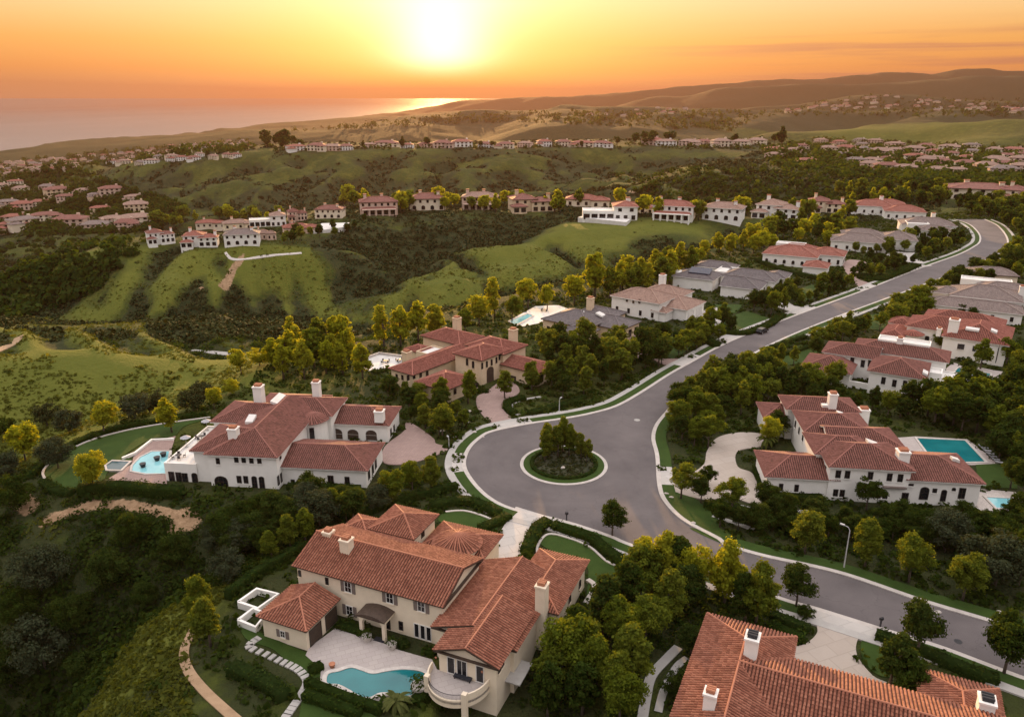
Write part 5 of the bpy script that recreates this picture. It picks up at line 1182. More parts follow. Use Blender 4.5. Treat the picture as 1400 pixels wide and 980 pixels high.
# ---------------------------------------------------------------- houses on the ridges
House.SILLS = False
Z3L = ((0, 200), 2.9702)
def far_proto(kind, wall, roof):
    h = House('ridge_house', None, (0, 0, 0), 0, 0, wall, roof, False)
    if kind == 0:
        a = h.wing([-10.5, 10.5, 0, 14], 6.3, axis='x'); h.row(a, 's', 5, 4.9, 1.3, 1.6, mull=1, bars=0); h.row(a, 's', 4, 1.5, 2.0, 2.3, arch=True, mull=1, bars=0); h.row(a, 'e', 3, 4.9, 1.2, 1.5, bars=0); h.row(a, 'w', 3, 4.9, 1.2, 1.5, bars=0)
        h.chimney_at = [(-4, 9, 9.8), (6, 5, 9.6)]
    elif kind == 1:
        a = h.wing([-10, 3, 1.5, 15], 6.4); b = h.wing([-1, 11, 0, 10], 5.2, axis='x'); c = h.wing([-11, -3, -2.5, 4], 3.2)
        h.row(b, 's', 3, 4.2, 1.3, 1.5, arch=True, bars=0); h.row(b, 's', 3, 1.4, 2.2, 2.2, bars=0); h.row(a, 's', 3, 5.0, 1.3, 1.5, bars=0); h.row(c, 's', 2, 1.4, 2.4, 2.2, bars=0); h.row(b, 'e', 2, 4.2, 1.2, 1.4, bars=0)
        h.chimney_at = [(-6, 10, 10.2), (9, 6, 8.4)]
    elif kind == 2:
        a = h.wing([-10.5, 10.5, 3.5, 16], 6.4, axis='x'); b = h.wing([-9.5, 9.5, .3, 5], 3.0, axis='x'); mb = MB()
        for i in range(6): x_ = -8.6 + i * 3.44; mb.box(x_ - .3, x_ + .3, -.6, 0, -3, 2.7)
        mb.box(-9, 9, -.65, .9, 2.702, 3.15); mb.build('loggia', h.wallm, h.root)
        h.row(a, 's', 6, 5.1, 1.2, 1.5, bars=0); h.row(b, 's', 5, 1.3, 2.2, 2.3, bars=0, mull=1); h.row(a, 'e', 2, 4.9, 1.3, 1.5, bars=0)
        h.chimney_at = [(-7, 9, 10), (2, 12, 9.6)]
    elif kind == 3:
        a = h.wing([-12, 2, 0, 10], 4.2, 'flat', over=.3); b = h.wing([1, 12, -1, 12], 6.8, axis='y'); h.row(a, 's', 4, 1.7, 2.6, 2.7, bars=0, mull=2); h.row(b, 's', 2, 5.2, 1.6, 1.6, bars=0); h.row(b, 's', 3, 1.5, 1.6, 2.2, bars=0); h.row(b, 'e', 3, 4.8, 1.2, 1.6, bars=0)
        h.chimney_at = [(8, 9, 9.8)]
    else:
        a = h.wing([-12, 7, 0, 12], 4.0, axis='x'); b = h.wing([2, 13, -3, 7], 3.8); h.row(a, 's', 4, 1.7, 1.6, 1.9, bars=0); h.row(b, 's', 2, 1.6, 1.8, 2.0, arch=True, bars=0); h.row(b, 'e', 2, 1.6, 1.6, 1.8, bars=0); h.chimney_at = [(-5, 8, 7.6)]
    for x_, y_, zt in h.chimney_at:
        mb = MB(); mb.box(x_ - .8, x_ + .8, y_ - .6, y_ + .6, zt - 4, zt); o = mb.build('chimney', h.wallm, h.root); mb = MB(); mb.box(x_ - .95, x_ + .95, y_ - .75, y_ + .75, zt + .003, zt + .35); mb.build('chimney_cap', M['terracotta'], o)
    index_kids(h.root); return h.root
PROTO = {}; USED = set()
def far_house(px, py, wpx, kind, wall, roof, label, rot=None, group=None, stretch=1.0):
    key = (kind, wall, roof)
    n0 = len(HOUSE_RECT)
    if key not in PROTO: PROTO[key] = far_proto(*key)
    del HOUSE_RECT[n0:]
    q = RT(px, py)
    if q is None: return
    o = PROTO[key] if key not in USED else copy_tree(PROTO[key]); USED.add(key)
    D = math.hypot(q[0], q[1]); k = wpx * math.hypot(D, CH) / F / 22.5
    a = -math.atan2(q[0], q[1]) + R(rot if rot is not None else random.uniform(-14, 14))
    o.location = (q[0], q[1], max(q[2], tz(q[0] + 4 * math.sin(-a), q[1] + 8)) + .1); o.rotation_euler = (0, 0, a); o.scale = (k, k * stretch, max(.8, min(1.25, k)))
    HOUSE_SPOTS.append((q[0] - math.sin(a) * 6, q[1] + math.cos(a) * 6, 10.5 * k + 1)); HOUSE_RECT.append((q[0], q[1], a, -10 * k, 10 * k, -1, 14 * k))
    return tag(o, label, 'house', group)
gR = 'houses on the middle ridge'; gL = 'houses on the left hilltop'
for a in [
  (222, 336, 34, 1, 'white', 'red', 'white two storey house with arched windows at the left end of the hilltop row', 8, gL), (273, 339, 46, 1, 'white', 'coral', 'white house with coral gable roofs beside the leftmost hilltop house', -10, gL),
  (331, 337, 48, 0, 'white', 'grey', 'broad white two storey house above the bare dirt scar', -6, gL), (362, 328, 26, 4, 'pinkst', 'tan', 'small brown house tucked beside the white house above the dirt scar', 4, gL),
  (330, 313, 40, 4, 'cream', 'tan', 'low tan roofed house behind the white hilltop houses', 6, gL), (367, 310, 44, 3, 'white', 'tan', 'white flat topped house behind the middle of the hilltop row', 0, gL), (288, 314, 34, 4, 'cream', 'coral', 'low coral roofed house half hidden behind the hilltop row', -6, gL),
  (412, 319, 42, 4, 'pinkst', 'coral', 'low brown house with coral roof beside the white pool terrace', 6, gL), (449, 299, 40, 0, 'cream', 'red', 'cream two storey house with a tall chimney at the hilltop neck', -14, gL), (408, 303, 26, 1, 'pinkst', 'red', 'narrow pink house behind the hilltop neck', 10, gL),
  (519, 295, 56, 2, 'pinkst', 'red', 'pink tiered house with dome and loggia at the left of the ridge row', 2, gR), (585, 288, 54, 0, 'cream', 'red', 'square cream house under the sunset on the ridge row', 0, gR), (655, 287, 54, 2, 'pinkst', 'tan', 'two storey house with wide balcony second right of the square cream house', -4, gR),
  (729, 290, 62, 1, 'sand', 'red', 'broad tan house with stepped front on the ridge row', 14, gR), (802, 283, 54, 4, 'cream', 'coral', 'cream coral roofed house behind the modern white flat house', 0, gR), (834, 303, 70, 3, 'white', 'coral', 'modern white house with flat roof and terrace on the green spur', 4, gR),
  (868, 291, 46, 4, 'cream', 'coral', 'low coral roofed house behind the modern white house', -8, gR), (917, 303, 60, 2, 'white', 'coral', 'white house with pillared terrace and coral roof right of the modern house', -8, gR), (985, 305, 56, 0, 'white', 'tan', 'boxy white house with brownish roof on the ridge row', -10, gR),
  (1058, 300, 60, 1, 'white', 'tan', 'white stepped house with two roofs right of the boxy white house', -14, gR), (1130, 291, 46, 1, 'cream', 'red', 'cream house with chimney tower near the right end of the ridge row', 8, gR),
  (1342, 274, 76, 0, 'cream', 'red', 'long cream house with several chimneys on the right skyline', 10, None), (1392, 278, 50, 1, 'cream', 'red', 'cream house cut by the right edge beside the long chimneyed house', -10, None)]: far_house(*a[:8], a[8])
slab('terrace', [RT(*p)[:2] for p in ((428, 320), (440, 308), (478, 307), (470, 318))], .3, M['roofwhite'], -6); KEEPW.pop()
slab('terrace', [RT(*p)[:2] for p in ((790, 304), (800, 299), (862, 303), (856, 309))], .4, M['roofwhite'], -6); KEEPW.pop()
# smaller houses
def small_proto(k, wall, roof, tiny):
    t = thing('hill_house', (0, 0, 0)); wm, rm = M[wall], M['rb_' + roof]; mb = MB(); rb = MB()
    def blk(b, ze):
        mb.box(*b, -4, ze, False); fs, g, l, zr = roof_polys([b[0] - .7, b[1] + .7, b[2] - .7, b[3] + .7], ze, .4, 'x' if b[1] - b[0] > b[3] - b[2] else 'y', (True, True))
        for f in fs: plain_face(rb, f)
    blk((-10, 10, 0, 12), 6)
    if k == 1: blk((-12, -3, -4, 4), 3.5)
    if k == 2: blk((2, 12, -3, 7), 5.2)
    mb.build('wall', wm, t); rb.build('roof', rm, t)
    c = MB(); c.box(4, 5.8, 7, 8.6, 5, 9.6); c.build('chimney', wm, t)
    if not tiny:
        for i in range(5):
            for zc, h in ((4.6, 1.5), (1.6, 2.2)):
                if k == 1 and i < 2 and zc < 3: continue
                x_ = -8 + i * 4; y_ = -.06 if not (k == 2 and x_ > 2) else -3.06; q = MB(); q.box(x_ - .9, x_ + .9, y_, y_ + .05, zc - h / 2, zc + h / 2); q.build('window', M['glass'], t)
    index_kids(t); return t
SPRO = {}
def small_house(px, py, wpx, tiny, wall, roof, group=None, label=None):
    q = RT(px, py)
    if q is None: return None
    key = (random.randrange(3), wall, roof, tiny)
    if key not in SPRO: o = SPRO[key] = small_proto(*key)
    else: o = copy_tree(SPRO[key])
    k = wpx * math.hypot(math.hypot(q[0], q[1]), CH) / F / 21.5; a = -math.atan2(q[0], q[1]) + random.uniform(-.4, .4)
    o.location = q; o.rotation_euler = (0, 0, a); o.scale = (k * random.uniform(.8, 1.2), k, min(1.4, max(.8, k * random.uniform(.75, 1.05))))
    HOUSE_SPOTS.append((q[0], q[1] + 5, 11 * k)); o['px'] = px
    return tag(o, label, 'house', group)
rr = random.Random(5); row = []
for i, px in enumerate([408, 432, 452, 474, 505, 528, 556, 582, 606, 632, 663, 690, 716, 745, 770, 796, 822, 890, 912, 940, 964, 988, 1010, 1032]):
    py = 206 + rr.uniform(-1.5, 1.5) - (4 if 500 < px < 850 else 0) - (6 if px > 880 else 0)
    row.append(small_house(px, py, rr.uniform(20, 28), False, rr.choice(['pinkst', 'cream', 'white']), rr.choice(['red', 'tan', 'coral']), 'houses along the far ridge'))
for i, o in enumerate(row): o['label'] = 'two storey house on the far ridge crest, %s from the left in its row' % ordinal(i)
def town(poly, n, seed, mind, w0, w1, tiny, group, label, walls=('cream', 'pinkst', 'sand', 'pinkst'), roofs=('red', 'tan', 'coral', 'grey', 'tan'), uniq=False):
    rr = random.Random(seed); out = []; xs = [p[0] for p in poly]; ys = [p[1] for p in poly]; y0, y1 = min(ys), max(ys)
    for _ in range(n * 80):
        if len(out) >= n: break
        p = (rr.uniform(min(xs), max(xs)), rr.uniform(y0, y1))
        if bool(inside(poly, np.array([p[0]]), np.array([p[1]]))[0]) and all(math.hypot(p[0] - q[0], (p[1] - q[1]) * 3) > mind for q in out): out.append(p)
    hs = []
    for p in out:
        f = (p[1] - y0) / (y1 - y0 + 1e-6); o = small_house(p[0], p[1], (w0 + (w1 - w0) * f) * rr.uniform(.8, 1.15), tiny, rr.choice(walls), rr.choice(roofs), group, label)
        if o: hs.append(o)
    if uniq:
        hs.sort(key=lambda o: o['px'])
        for i, o in enumerate(hs): o['label'] = label + ', %s from the left' % ordinal(i)
    return hs
town([(0, 296), (0, 318), (110, 322), (205, 318), (205, 306), (120, 300)], 9, 11, 24, 30, 42, False, 'houses below the left hilltop', 'red roofed house in the row below the left hilltop', uniq=True)
town([(0, 246), (60, 240), (130, 262), (190, 272), (190, 290), (110, 292), (0, 292)], 15, 12, 23, 15, 30, False, 'houses in the left valley', 'red roofed house in the wooded valley at far left', uniq=True)
town([(0, 224), (90, 217), (180, 206), (300, 194), (345, 193), (345, 203), (250, 210), (150, 222), (70, 238), (0, 242)], 66, 13, 10, 6, 11, True, 'tiny houses of the coastal town', 'tiny pale house with reddish roof in the hazy coastal town')
town([(150, 224), (230, 217), (335, 211), (335, 216), (235, 223), (155, 230)], 13, 14, 12, 12, 17, False, 'white houses on the low lobe', 'white house on the low lobe above the left gully', ('white', 'cream'), uniq=True)
town([(1050, 208), (1120, 192), (1240, 196), (1400, 206), (1400, 242), (1290, 240), (1180, 234), (1060, 222)], 48, 15, 21, 16, 30, False, 'red roofed houses crowding the right ridge', 'red roofed house in the crowded estate on the right ridge')
town([(1050, 152), (1130, 142), (1210, 131), (1300, 137), (1400, 150), (1400, 156), (1200, 150), (1060, 156)], 46, 16, 8, 6, 9, True, 'tiny houses of the distant hill village', 'tiny hazy house of the distant village on the right hills')
town([(780, 153), (840, 150), (900, 147), (960, 152), (900, 160), (800, 160)], 10, 17, 12, 6, 9, True, 'houses scattered on the brown far hill', 'tiny lone house on the brown hill below the sunset')
House.SILLS = True
# ---------------------------------------------------------------- trees by place
def grove(poly, n, seed, mind, h0, h1, kinds, zone, group, wid=(1, 1)):
    rr = random.Random(seed); random.seed(seed)
    for p in scatter_px(poly, n, seed, mind):
        k, m = rr.choice(kinds); zone_tree(p[0], p[1], rr.uniform(h0, h1), k, m, zone, group, rr.uniform(.85, 1.2))
def lone(lst, zone, group):
    for (px, py, h, k, m) in lst: zone_tree(px, py, h, k, m, zone, group)
RO, OV, CO, OP, BU = 'round', 'oval', 'column', 'open', 'bush'
lone([(35, 630, 46, RO, 'leafy'), (143, 594, 40, RO, 'leafy'), (235, 592, 46, OV, 'leafy'), (129, 670, 48, RO, 'leafy'), (293, 560, 28, RO, 'leafy')], 'at the edge of the curved lawn', 'trees around the curved lawn')
grove([(372, 502), (400, 480), (470, 480), (486, 500), (500, 520), (470, 514), (390, 522)], 15, 21, 17, 44, 62, [(CO, 'leafy'), (OV, 'leafy'), (OV, 'leaf')], 'in the belt behind the left white villa', 'tree belt behind the left villa')
grove([(515, 530), (560, 530), (610, 545), (640, 580), (612, 600), (575, 588), (540, 560)], 15, 22, 15, 22, 34, [(RO, 'leaf'), (OV, 'leaf'), (RO, 'leafd')], 'between the left villa and cream villa', 'trees between two villas')
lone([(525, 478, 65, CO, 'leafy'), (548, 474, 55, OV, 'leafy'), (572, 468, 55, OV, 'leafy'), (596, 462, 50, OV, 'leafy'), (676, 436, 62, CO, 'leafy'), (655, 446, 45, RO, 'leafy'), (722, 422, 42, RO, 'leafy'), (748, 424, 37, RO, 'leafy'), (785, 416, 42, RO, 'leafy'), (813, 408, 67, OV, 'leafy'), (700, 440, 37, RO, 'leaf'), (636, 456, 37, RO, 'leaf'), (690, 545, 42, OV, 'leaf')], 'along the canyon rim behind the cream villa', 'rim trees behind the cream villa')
lone([(727, 536, 46, OV, 'leaf'), (604, 558, 44, OV, 'leaf'), (640, 552, 46, OV, 'leaf'), (605, 598, 46, RO, 'leaf'), (733, 530, 20, BU, 'leafd')], 'in the front garden of the cream villa', 'cream villa garden trees')
grove([(742, 492), (765, 478), (800, 474), (850, 474), (890, 484), (905, 500), (862, 516), (806, 540), (764, 548), (744, 520)], 32, 23, 16, 30, 48, [(OV, 'leaf'), (RO, 'leafd'), (RO, 'leaf'), (OV, 'leafd')], 'in the wooded garden right of the cream villa', 'trees right of the cream villa')
grove([(828, 400), (925, 372), (945, 378), (935, 392), (836, 412)], 17, 24, 10, 36, 50, [(CO, 'leafy'), (OV, 'leafy'), (OV, 'leaf')], 'in the bright row behind the tan roofed house', 'bright row behind the tan roofed house')
grove([(955, 362), (1060, 345), (1062, 332), (1000, 340), (950, 350)], 11, 25, 13, 22, 34, [(OV, 'leafy'), (RO, 'leafy')], 'beyond the slate roofs with solar panels', 'trees beyond the solar panel roofs')
grove([(1045, 318), (1110, 312), (1160, 318), (1170, 338), (1100, 336), (1050, 336)], 17, 26, 12, 20, 32, [(RO, 'leafy'), (OV, 'leaf'), (RO, 'leaf'), (RO, 'leafd')], 'in the dip behind the coral roofed single storey house', 'trees in the dip behind the coral roof')
grove([(742, 985), (770, 900), (830, 865), (872, 815), (930, 800), (985, 812), (960, 850), (900, 880), (868, 930), (850, 990)], 21, 27, 40, 54, 76, [(OV, 'leaf'), (OV, 'leaf'), (RO, 'leaf'), (OV, 'leafd')], 'in the dense grove right of the near villa', 'grove right of the near villa')
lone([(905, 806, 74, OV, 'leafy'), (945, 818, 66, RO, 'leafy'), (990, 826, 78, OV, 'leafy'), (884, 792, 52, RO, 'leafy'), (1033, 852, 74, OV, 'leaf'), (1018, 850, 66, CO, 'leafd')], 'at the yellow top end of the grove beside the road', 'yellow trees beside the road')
grove([(290, 735), (420, 690), (520, 690), (560, 668), (505, 706), (430, 730), (340, 770), (300, 780)], 20, 28, 20, 32, 50, [(RO, 'leafd'), (BU, 'olive'), (RO, 'leafd'), (BU, 'leafd')], 'on the dark slope between two villas', 'dark slope trees')
lone([(398, 752, 44, OV, 'leaf'), (372, 766, 38, OV, 'leaf'), (418, 744, 46, OV, 'leaf'), (452, 708, 42, OV, 'leaf'), (474, 712, 36, RO, 'leaf'), (536, 690, 46, RO, 'leaf'), (564, 672, 40, RO, 'leaf'), (590, 672, 46, OV, 'leaf'), (278, 848, 52, OV, 'leaf'), (288, 884, 58, OV, 'leaf'), (312, 792, 40, BU, 'olive')], 'along the clipped hedge left of the near villa', 'trees along the lot hedge')
lone([(62, 912, 62, BU, 'olive'), (58, 806, 52, BU, 'olive'), (20, 700, 46, BU, 'leafd'), (100, 860, 44, BU, 'leafd'), (180, 740, 40, BU, 'leafd'), (150, 800, 44, BU, 'leafd'), (235, 770, 40, BU, 'leafd'), (15, 940, 50, BU, 'leafd'), (30, 850, 40, BU, 'leafd'), (120, 930, 36, BU, 'leafd'), (200, 830, 30, BU, 'leafd')], 'on the dark slope at bottom left', 'large shrubs on the bottom left slope')
lone([(80, 640, 40, BU, 'olive'), (95, 592, 34, BU, 'olive'), (185, 572, 36, BU, 'olive'), (205, 565, 34, BU, 'scrub'), (265, 562, 34, BU, 'scrub'), (330, 512, 34, RO, 'leafy'), (318, 540, 24, BU, 'leafy'), (355, 500, 30, BU, 'leafy'), (10, 600, 30, BU, 'leafd'), (65, 582, 30, BU, 'scrub'), (275, 545, 26, BU, 'scrub'), (8, 660, 40, BU, 'olive')], 'in the gully beyond the curved lawn', 'gully shrubs beyond the lawn')
grove([(912, 556), (945, 522), (1010, 505), (1045, 512), (1040, 556), (985, 590), (945, 612), (925, 600)], 32, 29, 14, 30, 46, [(RO, 'leaf'), (RO, 'leafd'), (OV, 'leaf')], 'in the garden between street and long white villa', 'garden left of the long white villa')
lone([(931, 682, 48, OP, 'leaf'), (968, 612, 42, OP, 'leaf'), (958, 688, 34, RO, 'leafd'), (1000, 700, 46, OP, 'leaf'), (968, 668, 30, OP, 'leafd'), (1048, 612, 40, RO, 'leafy'), (1062, 600, 36, RO, 'leafd'), (930, 560, 38, RO, 'leafd'), (945, 540, 28, RO, 'leafd'), (1050, 700, 38, RO, 'leafd'), (1184, 698, 42, OP, 'leafd')], 'by the driveway of the long white villa', 'driveway trees of the long white villa')
grove([(975, 718), (1060, 708), (1180, 722), (1260, 716), (1400, 716), (1400, 770), (1260, 752), (1100, 738), (1010, 730)], 38, 30, 22, 20, 40, [(RO, 'leafd'), (BU, 'leafd'), (RO, 'leafd'), (OP, 'leafd')], 'in the dark planting below the long white villa', 'dark planting below the long villa')
lone([(1100, 757, 54, RO, 'leaf'), (1182, 776, 60, OV, 'leaf'), (1242, 796, 54, RO, 'leaf'), (1316, 820, 52, RO, 'leaf'), (1360, 800, 68, BU, 'olive'), (1290, 750, 50, BU, 'olive'), (1392, 800, 60, RO, 'leafd')], 'on the verge across from the bottom right villa', 'verge trees across the road')
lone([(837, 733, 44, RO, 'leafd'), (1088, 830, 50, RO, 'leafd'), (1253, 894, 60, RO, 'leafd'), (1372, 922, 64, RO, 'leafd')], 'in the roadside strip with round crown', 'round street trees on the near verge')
lone([(1215, 945, 64, OV, 'leafd'), (1235, 960, 50, RO, 'leafd'), (944, 895, 36, RO, 'leafd'), (925, 950, 30, BU, 'leafd'), (1100, 845, 18, BU, 'leafd'), (720, 775, 24, BU, 'leafd'), (705, 785, 22, BU, 'leaf')], 'beside the roofs of the bottom right villa', 'bushes by the near drives')
grove([(1235, 566), (1300, 556), (1400, 548), (1400, 610), (1362, 604), (1270, 580)], 28, 31, 18, 36, 52, [(RO, 'leafd'), (OV, 'leafd'), (RO, 'leaf')], 'behind the pool of the long white villa', 'trees behind the rectangular pool')
grove([(1362, 612), (1400, 612), (1400, 690), (1380, 690), (1362, 640)], 9, 32, 14, 30, 44, [(RO, 'leafd'), (OV, 'leaf')], 'at the right edge beside the rectangular pool', 'right edge trees')
grove([(1020, 520), (1080, 520), (1130, 548), (1190, 558), (1240, 572), (1150, 566), (1080, 552), (1030, 545)], 20, 33, 16, 26, 38, [(RO, 'leafd'), (OV, 'leafd'), (RO, 'leaf')], 'in the strip between two white villas on the right', 'strip between right villas')
lone([(1138, 532, 38, RO, 'leaf'), (1286, 480, 26, RO, 'leaf'), (1340, 505, 36, OV, 'leaf'), (1320, 520, 28, RO, 'leafd'), (1375, 500, 34, RO, 'leaf'), (1392, 520, 36, RO, 'leaf'), (1312, 436, 18, RO, 'leafd'), (1330, 440, 18, RO, 'leafd')], 'beside the villas with red roofs on the right', 'trees beside right villas')
grove([(975, 538), (1045, 500), (1110, 472), (1190, 444), (1265, 414), (1268, 432), (1185, 460), (1135, 477), (1085, 502), (1035, 518)], 46, 34, 12, 22, 34, [(RO, 'leaf'), (OV, 'leaf'), (OP, 'leaf'), (RO, 'leafd')], 'along the right side of the street', 'trees along the right of the street')
grove([(868, 492), (900, 470), (950, 458), (985, 440), (1062, 412), (1082, 424), (1010, 452), (960, 482), (905, 500)], 36, 35, 11, 22, 34, [(RO, 'leaf'), (RO, 'leafd'), (OV, 'leaf')], 'in the front gardens left of the street', 'front garden trees left of the street')
grove([(1050, 400), (1120, 392), (1180, 376), (1245, 358), (1250, 366), (1180, 392), (1110, 418), (1070, 415)], 32, 36, 9, 14, 22, [(RO, 'leaf'), (RO, 'leafd'), (OV, 'leafd')], 'in the upper gardens left of the street', 'upper garden trees left of the street')
grove([(1165, 342), (1300, 322), (1318, 335), (1300, 352), (1250, 360), (1180, 365)], 34, 37, 9, 12, 20, [(RO, 'leaf'), (RO, 'leafd'), (OV, 'leafd')], 'inside the upper street bend', 'trees inside the upper bend')
grove([(1262, 400), (1310, 372), (1366, 352), (1400, 340), (1400, 385), (1290, 405)], 34, 38, 10, 16, 24, [(RO, 'leafd'), (RO, 'leaf')], 'below the upper street bend at right', 'trees below the upper bend')
grove([(1300, 282), (1340, 280), (1400, 285), (1400, 335), (1378, 330), (1366, 306), (1330, 298)], 34, 39, 9, 14, 22, [(RO, 'leafd'), (RO, 'leaf'), (OV, 'leafd')], 'beyond the upper street bend at right', 'trees beyond the upper bend')
grove([(1140, 268), (1240, 262), (1300, 262), (1300, 280), (1240, 288), (1180, 284)], 26, 40, 10, 14, 22, [(RO, 'leafd'), (RO, 'leaf'), (OV, 'leafy')], 'in the wood left of the long chimneyed house', 'wood on the right ridge')
for i, px in enumerate([478, 484, 560, 552, 615, 622, 608, 677, 690, 711, 764, 758, 640, 870, 948, 955, 1018, 1022, 1094, 1098, 1012, 880, 1160, 1150, 470, 500, 540, 548, 570, 600, 645, 662, 700, 716, 745, 766, 790, 848, 902, 940, 952, 1010, 1080, 1105]):
    random.seed(px); zone_tree(px, 282 + (i % 4) * 3 + (10 if px > 850 else 0), random.uniform(17, 30), random.choice([RO, RO, OV]), random.choice(['leafy', 'leaf', 'leafy']), 'between the houses of the middle ridge', 'trees between the ridge houses')
grove([(205, 305), (300, 300), (400, 296), (400, 304), (300, 308), (215, 316)], 16, 41, 9, 14, 24, [(RO, 'leafy'), (RO, 'leaf'), (OV, 'leafy')], 'behind the hilltop houses on the left', 'trees behind the left hilltop')
grove([(380, 345), (400, 318), (440, 318), (480, 310), (500, 300), (500, 312), (450, 330)], 12, 42, 9, 12, 20, [(RO, 'leafd'), (RO, 'leaf')], 'below the neck of the left hilltop', 'trees at the hilltop neck')
rr = random.Random(9)
for i in range(34):
    px = rr.choice([rr.uniform(362, 420), rr.uniform(420, 860), rr.uniform(860, 1060), rr.uniform(880, 920)]); random.seed(i)
    zone_tree(px, 203 - (5 if px > 860 else 0) + rr.uniform(-3, 1), rr.uniform(9, 17) * (1.4 if px < 425 else 1), rr.choice([RO, OV, OP]), 'leafd', 'on the far ridge crest', 'silhouetted trees on the far ridge')
zone_tree(1068, 200, 24, OV, 'leafd', 'on the far ridge crest', 'silhouetted trees on the far ridge')
for i, (a, r) in enumerate([(2.5, 4.4), (1.9, 3.2), (1.2, 3.6), (.5, 4.2), (.1, 4.8), (1.55, 5.2), (2.2, 5.4), (2.9, 4.0)]):
    x, y = IC[0] + r * math.cos(a), IC[1] + r * math.sin(a); random.seed(i); p = PX(x, y, .2)
    t = plant_tree(x, y, [8.2, 7.6, 7.8, 6.4, 5.6, 8.4, 7.6, 7.4][i], OV, 'leaf', .78, 'garden_tree', .2, None, 'trees on the round island'); ALLT.append((t, p[0], p[1], 40, OV, 'leaf', 'on the planted round island'))
# labels: kind and colour, where it stands, and its rank among its like
cnt = {}
ADJ = {RO: 'round', OV: 'upright', CO: 'slender', OP: 'loose', BU: 'low'}; HUE = {'leafy': 'yellow green', 'leaf': 'green', 'leafd': 'dark green', 'olive': 'grey green', 'scrub': 'brownish'}
for rec in ALLT: cnt.setdefault((rec[4], rec[5], rec[6]), []).append(rec)
for (k, m, zn), L in cnt.items():
    L.sort(key=lambda r: r[1])
    for i, r in enumerate(L):
        n = 'shrub' if k == BU else 'tree'; s = '%s %s %s %s' % (ADJ[k], HUE[m], n, zn); r[0]['category'] = n
        if len(L) > 1: s += ', %s from left' % ordinal(i) if len(s.split()) < 14 else ', %s' % ordinal(i)
        r[0]['label'] = ' '.join(s.split()[:16])
# ---------------------------------------------------------------- hedges
hedge([(312, 820), (350, 790), (388, 768), (416, 749)], 1.5, 1.6, 'long clipped hedge along the left boundary of the near villa')
hedge(z(Z6, (20, 790), (120, 830), (200, 870), (240, 915)), 2.2, 1.5, 'thick clipped hedge on the terrace left of the stepping stones')
hedge(z(Z6, (335, 850), (420, 885), (520, 925), (650, 965)), 1.3, 1.3, 'clipped hedge just below the kidney shaped pool')
hedge(z(Z6, (325, 900), (450, 945), (560, 985)), 1.4, 1.2, 'lower clipped hedge at the bottom edge below the pool')
hedge(z(Z6, (350, 805), (400, 775)), 1.3, 1.1, 'short hedge at the left end of the kidney pool')
hedge(z(Z6, (465, 600), (575, 635)), 1.6, .8, 'low hedge under the near villa courtyard windows')
hedge(z(Z6, (722, 690), (760, 675)), 1.6, .8, 'rounded low hedge right of the court porch')
hedge(z(Z6, (825, 705), (870, 725)), 1.2, .8, 'low hedge beside the balcony wing in the court')
hedge(z(Z6, (790, 930), (830, 900)), 1.6, 1.2, 'hedge between pool and balcony of the near villa')
hedge(z(Z6, (540, 165), (620, 120), (700, 92), (830, 60), (965, 25)), 1.4, 1.5, 'long hedge behind the near villa towards the cul de sac')
hedge(z(Z6, (860, 110), (930, 90), (1010, 85), (1080, 110), (1140, 140)), 2.2, 1.2, 'shrubby hedge along the small lawn by the pale drive')
hedge(z(Z6, (1060, 205), (1130, 175), (1180, 148)), 2.0, 1.2, 'short hedge between small lawn and pale drive')
hedge(z(Z7, (520, 255), (545, 200), (570, 150), (620, 118)), 2.4, 1.3, 'leafy hedge on the right side of the pale drive')
hedge(z(Z7, (640, 135), (720, 165), (810, 195), (860, 235), (920, 280), (990, 325)), 2.0, 1.3, 'leafy hedge between the side lawn and roadside pavement')
hedge(z(Z1, (160, 620), (240, 545), (330, 475), (500, 395), (700, 340), (930, 300), (1130, 270)), 1.8, 1.0, 'low hedge following the outer edge of the curved lawn')
hedge(z(Z1, (430, 705), (560, 690), (700, 690), (850, 705), (1000, 715)), 2.6, 2.0, 'thick hedge under the left villa pool terrace wall')
hedge(z(Z1, (240, 640), (300, 690), (400, 705)), 2.0, 1.0, 'hedge rounding the near end of the curved lawn')
hedge(z(Z2, (640, 590), (760, 590), (880, 595), (990, 600)), 1.5, 1.2, 'dark hedge along the garage wing of the left villa')
hedge(z(Z2, (780, 635), (900, 625), (1010, 640)), 1.5, 1.3, 'second dark hedge below the left villa garage wing')
hedge(z(Z8, (830, 425), (960, 470), (1080, 520), (1200, 570), (1300, 600)), 1.8, 1.3, 'hedge behind the pavement of the bottom right villa')
hedge(z(Z8, (430, 345), (500, 375), (575, 405)), 1.6, 1.1, 'upper hedge left of the bottom right driveway')
hedge(z(Z8, (420, 385), (500, 420), (560, 440)), 1.6, 1.1, 'lower hedge left of the bottom right driveway')
hedge(circ((10.7, 143.3), 6.6) + [(17.3, 143.3)], .8, .7, 'ring hedge on the round island', world=True, group=None)
hedge(z(Z5, (270, 602), (370, 610), (480, 612)), 1.8, 1.1, 'clipped hedge along the left wing of the long white villa')
hedge(z(Z5, (-60, 640), (60, 660), (200, 690), (330, 700)), 2.0, 1.2, 'clipped hedge below the tan drive of the long white villa')
hedge(z(Z5, (180, 470), (200, 540), (215, 600)), 1.6, 1.0, 'hedge between tan drive and left wing of the long white villa')
hedge(z(Z3, (1000, 690), (960, 655), (975, 620), (1060, 600)), 2.2, 1.0, 'hedge right of the brick drive of the cream villa')
hedge(z(Z3, (1085, 690), (1200, 660), (1330, 625), (1390, 590)), 2.2, 1.0, 'hedge behind the pavement right of the cream villa')
hedge(z(Z9, (-10, 560), (60, 580), (110, 610)), 2.5, 1.6, 'dark hedge left of the tan roofed house')
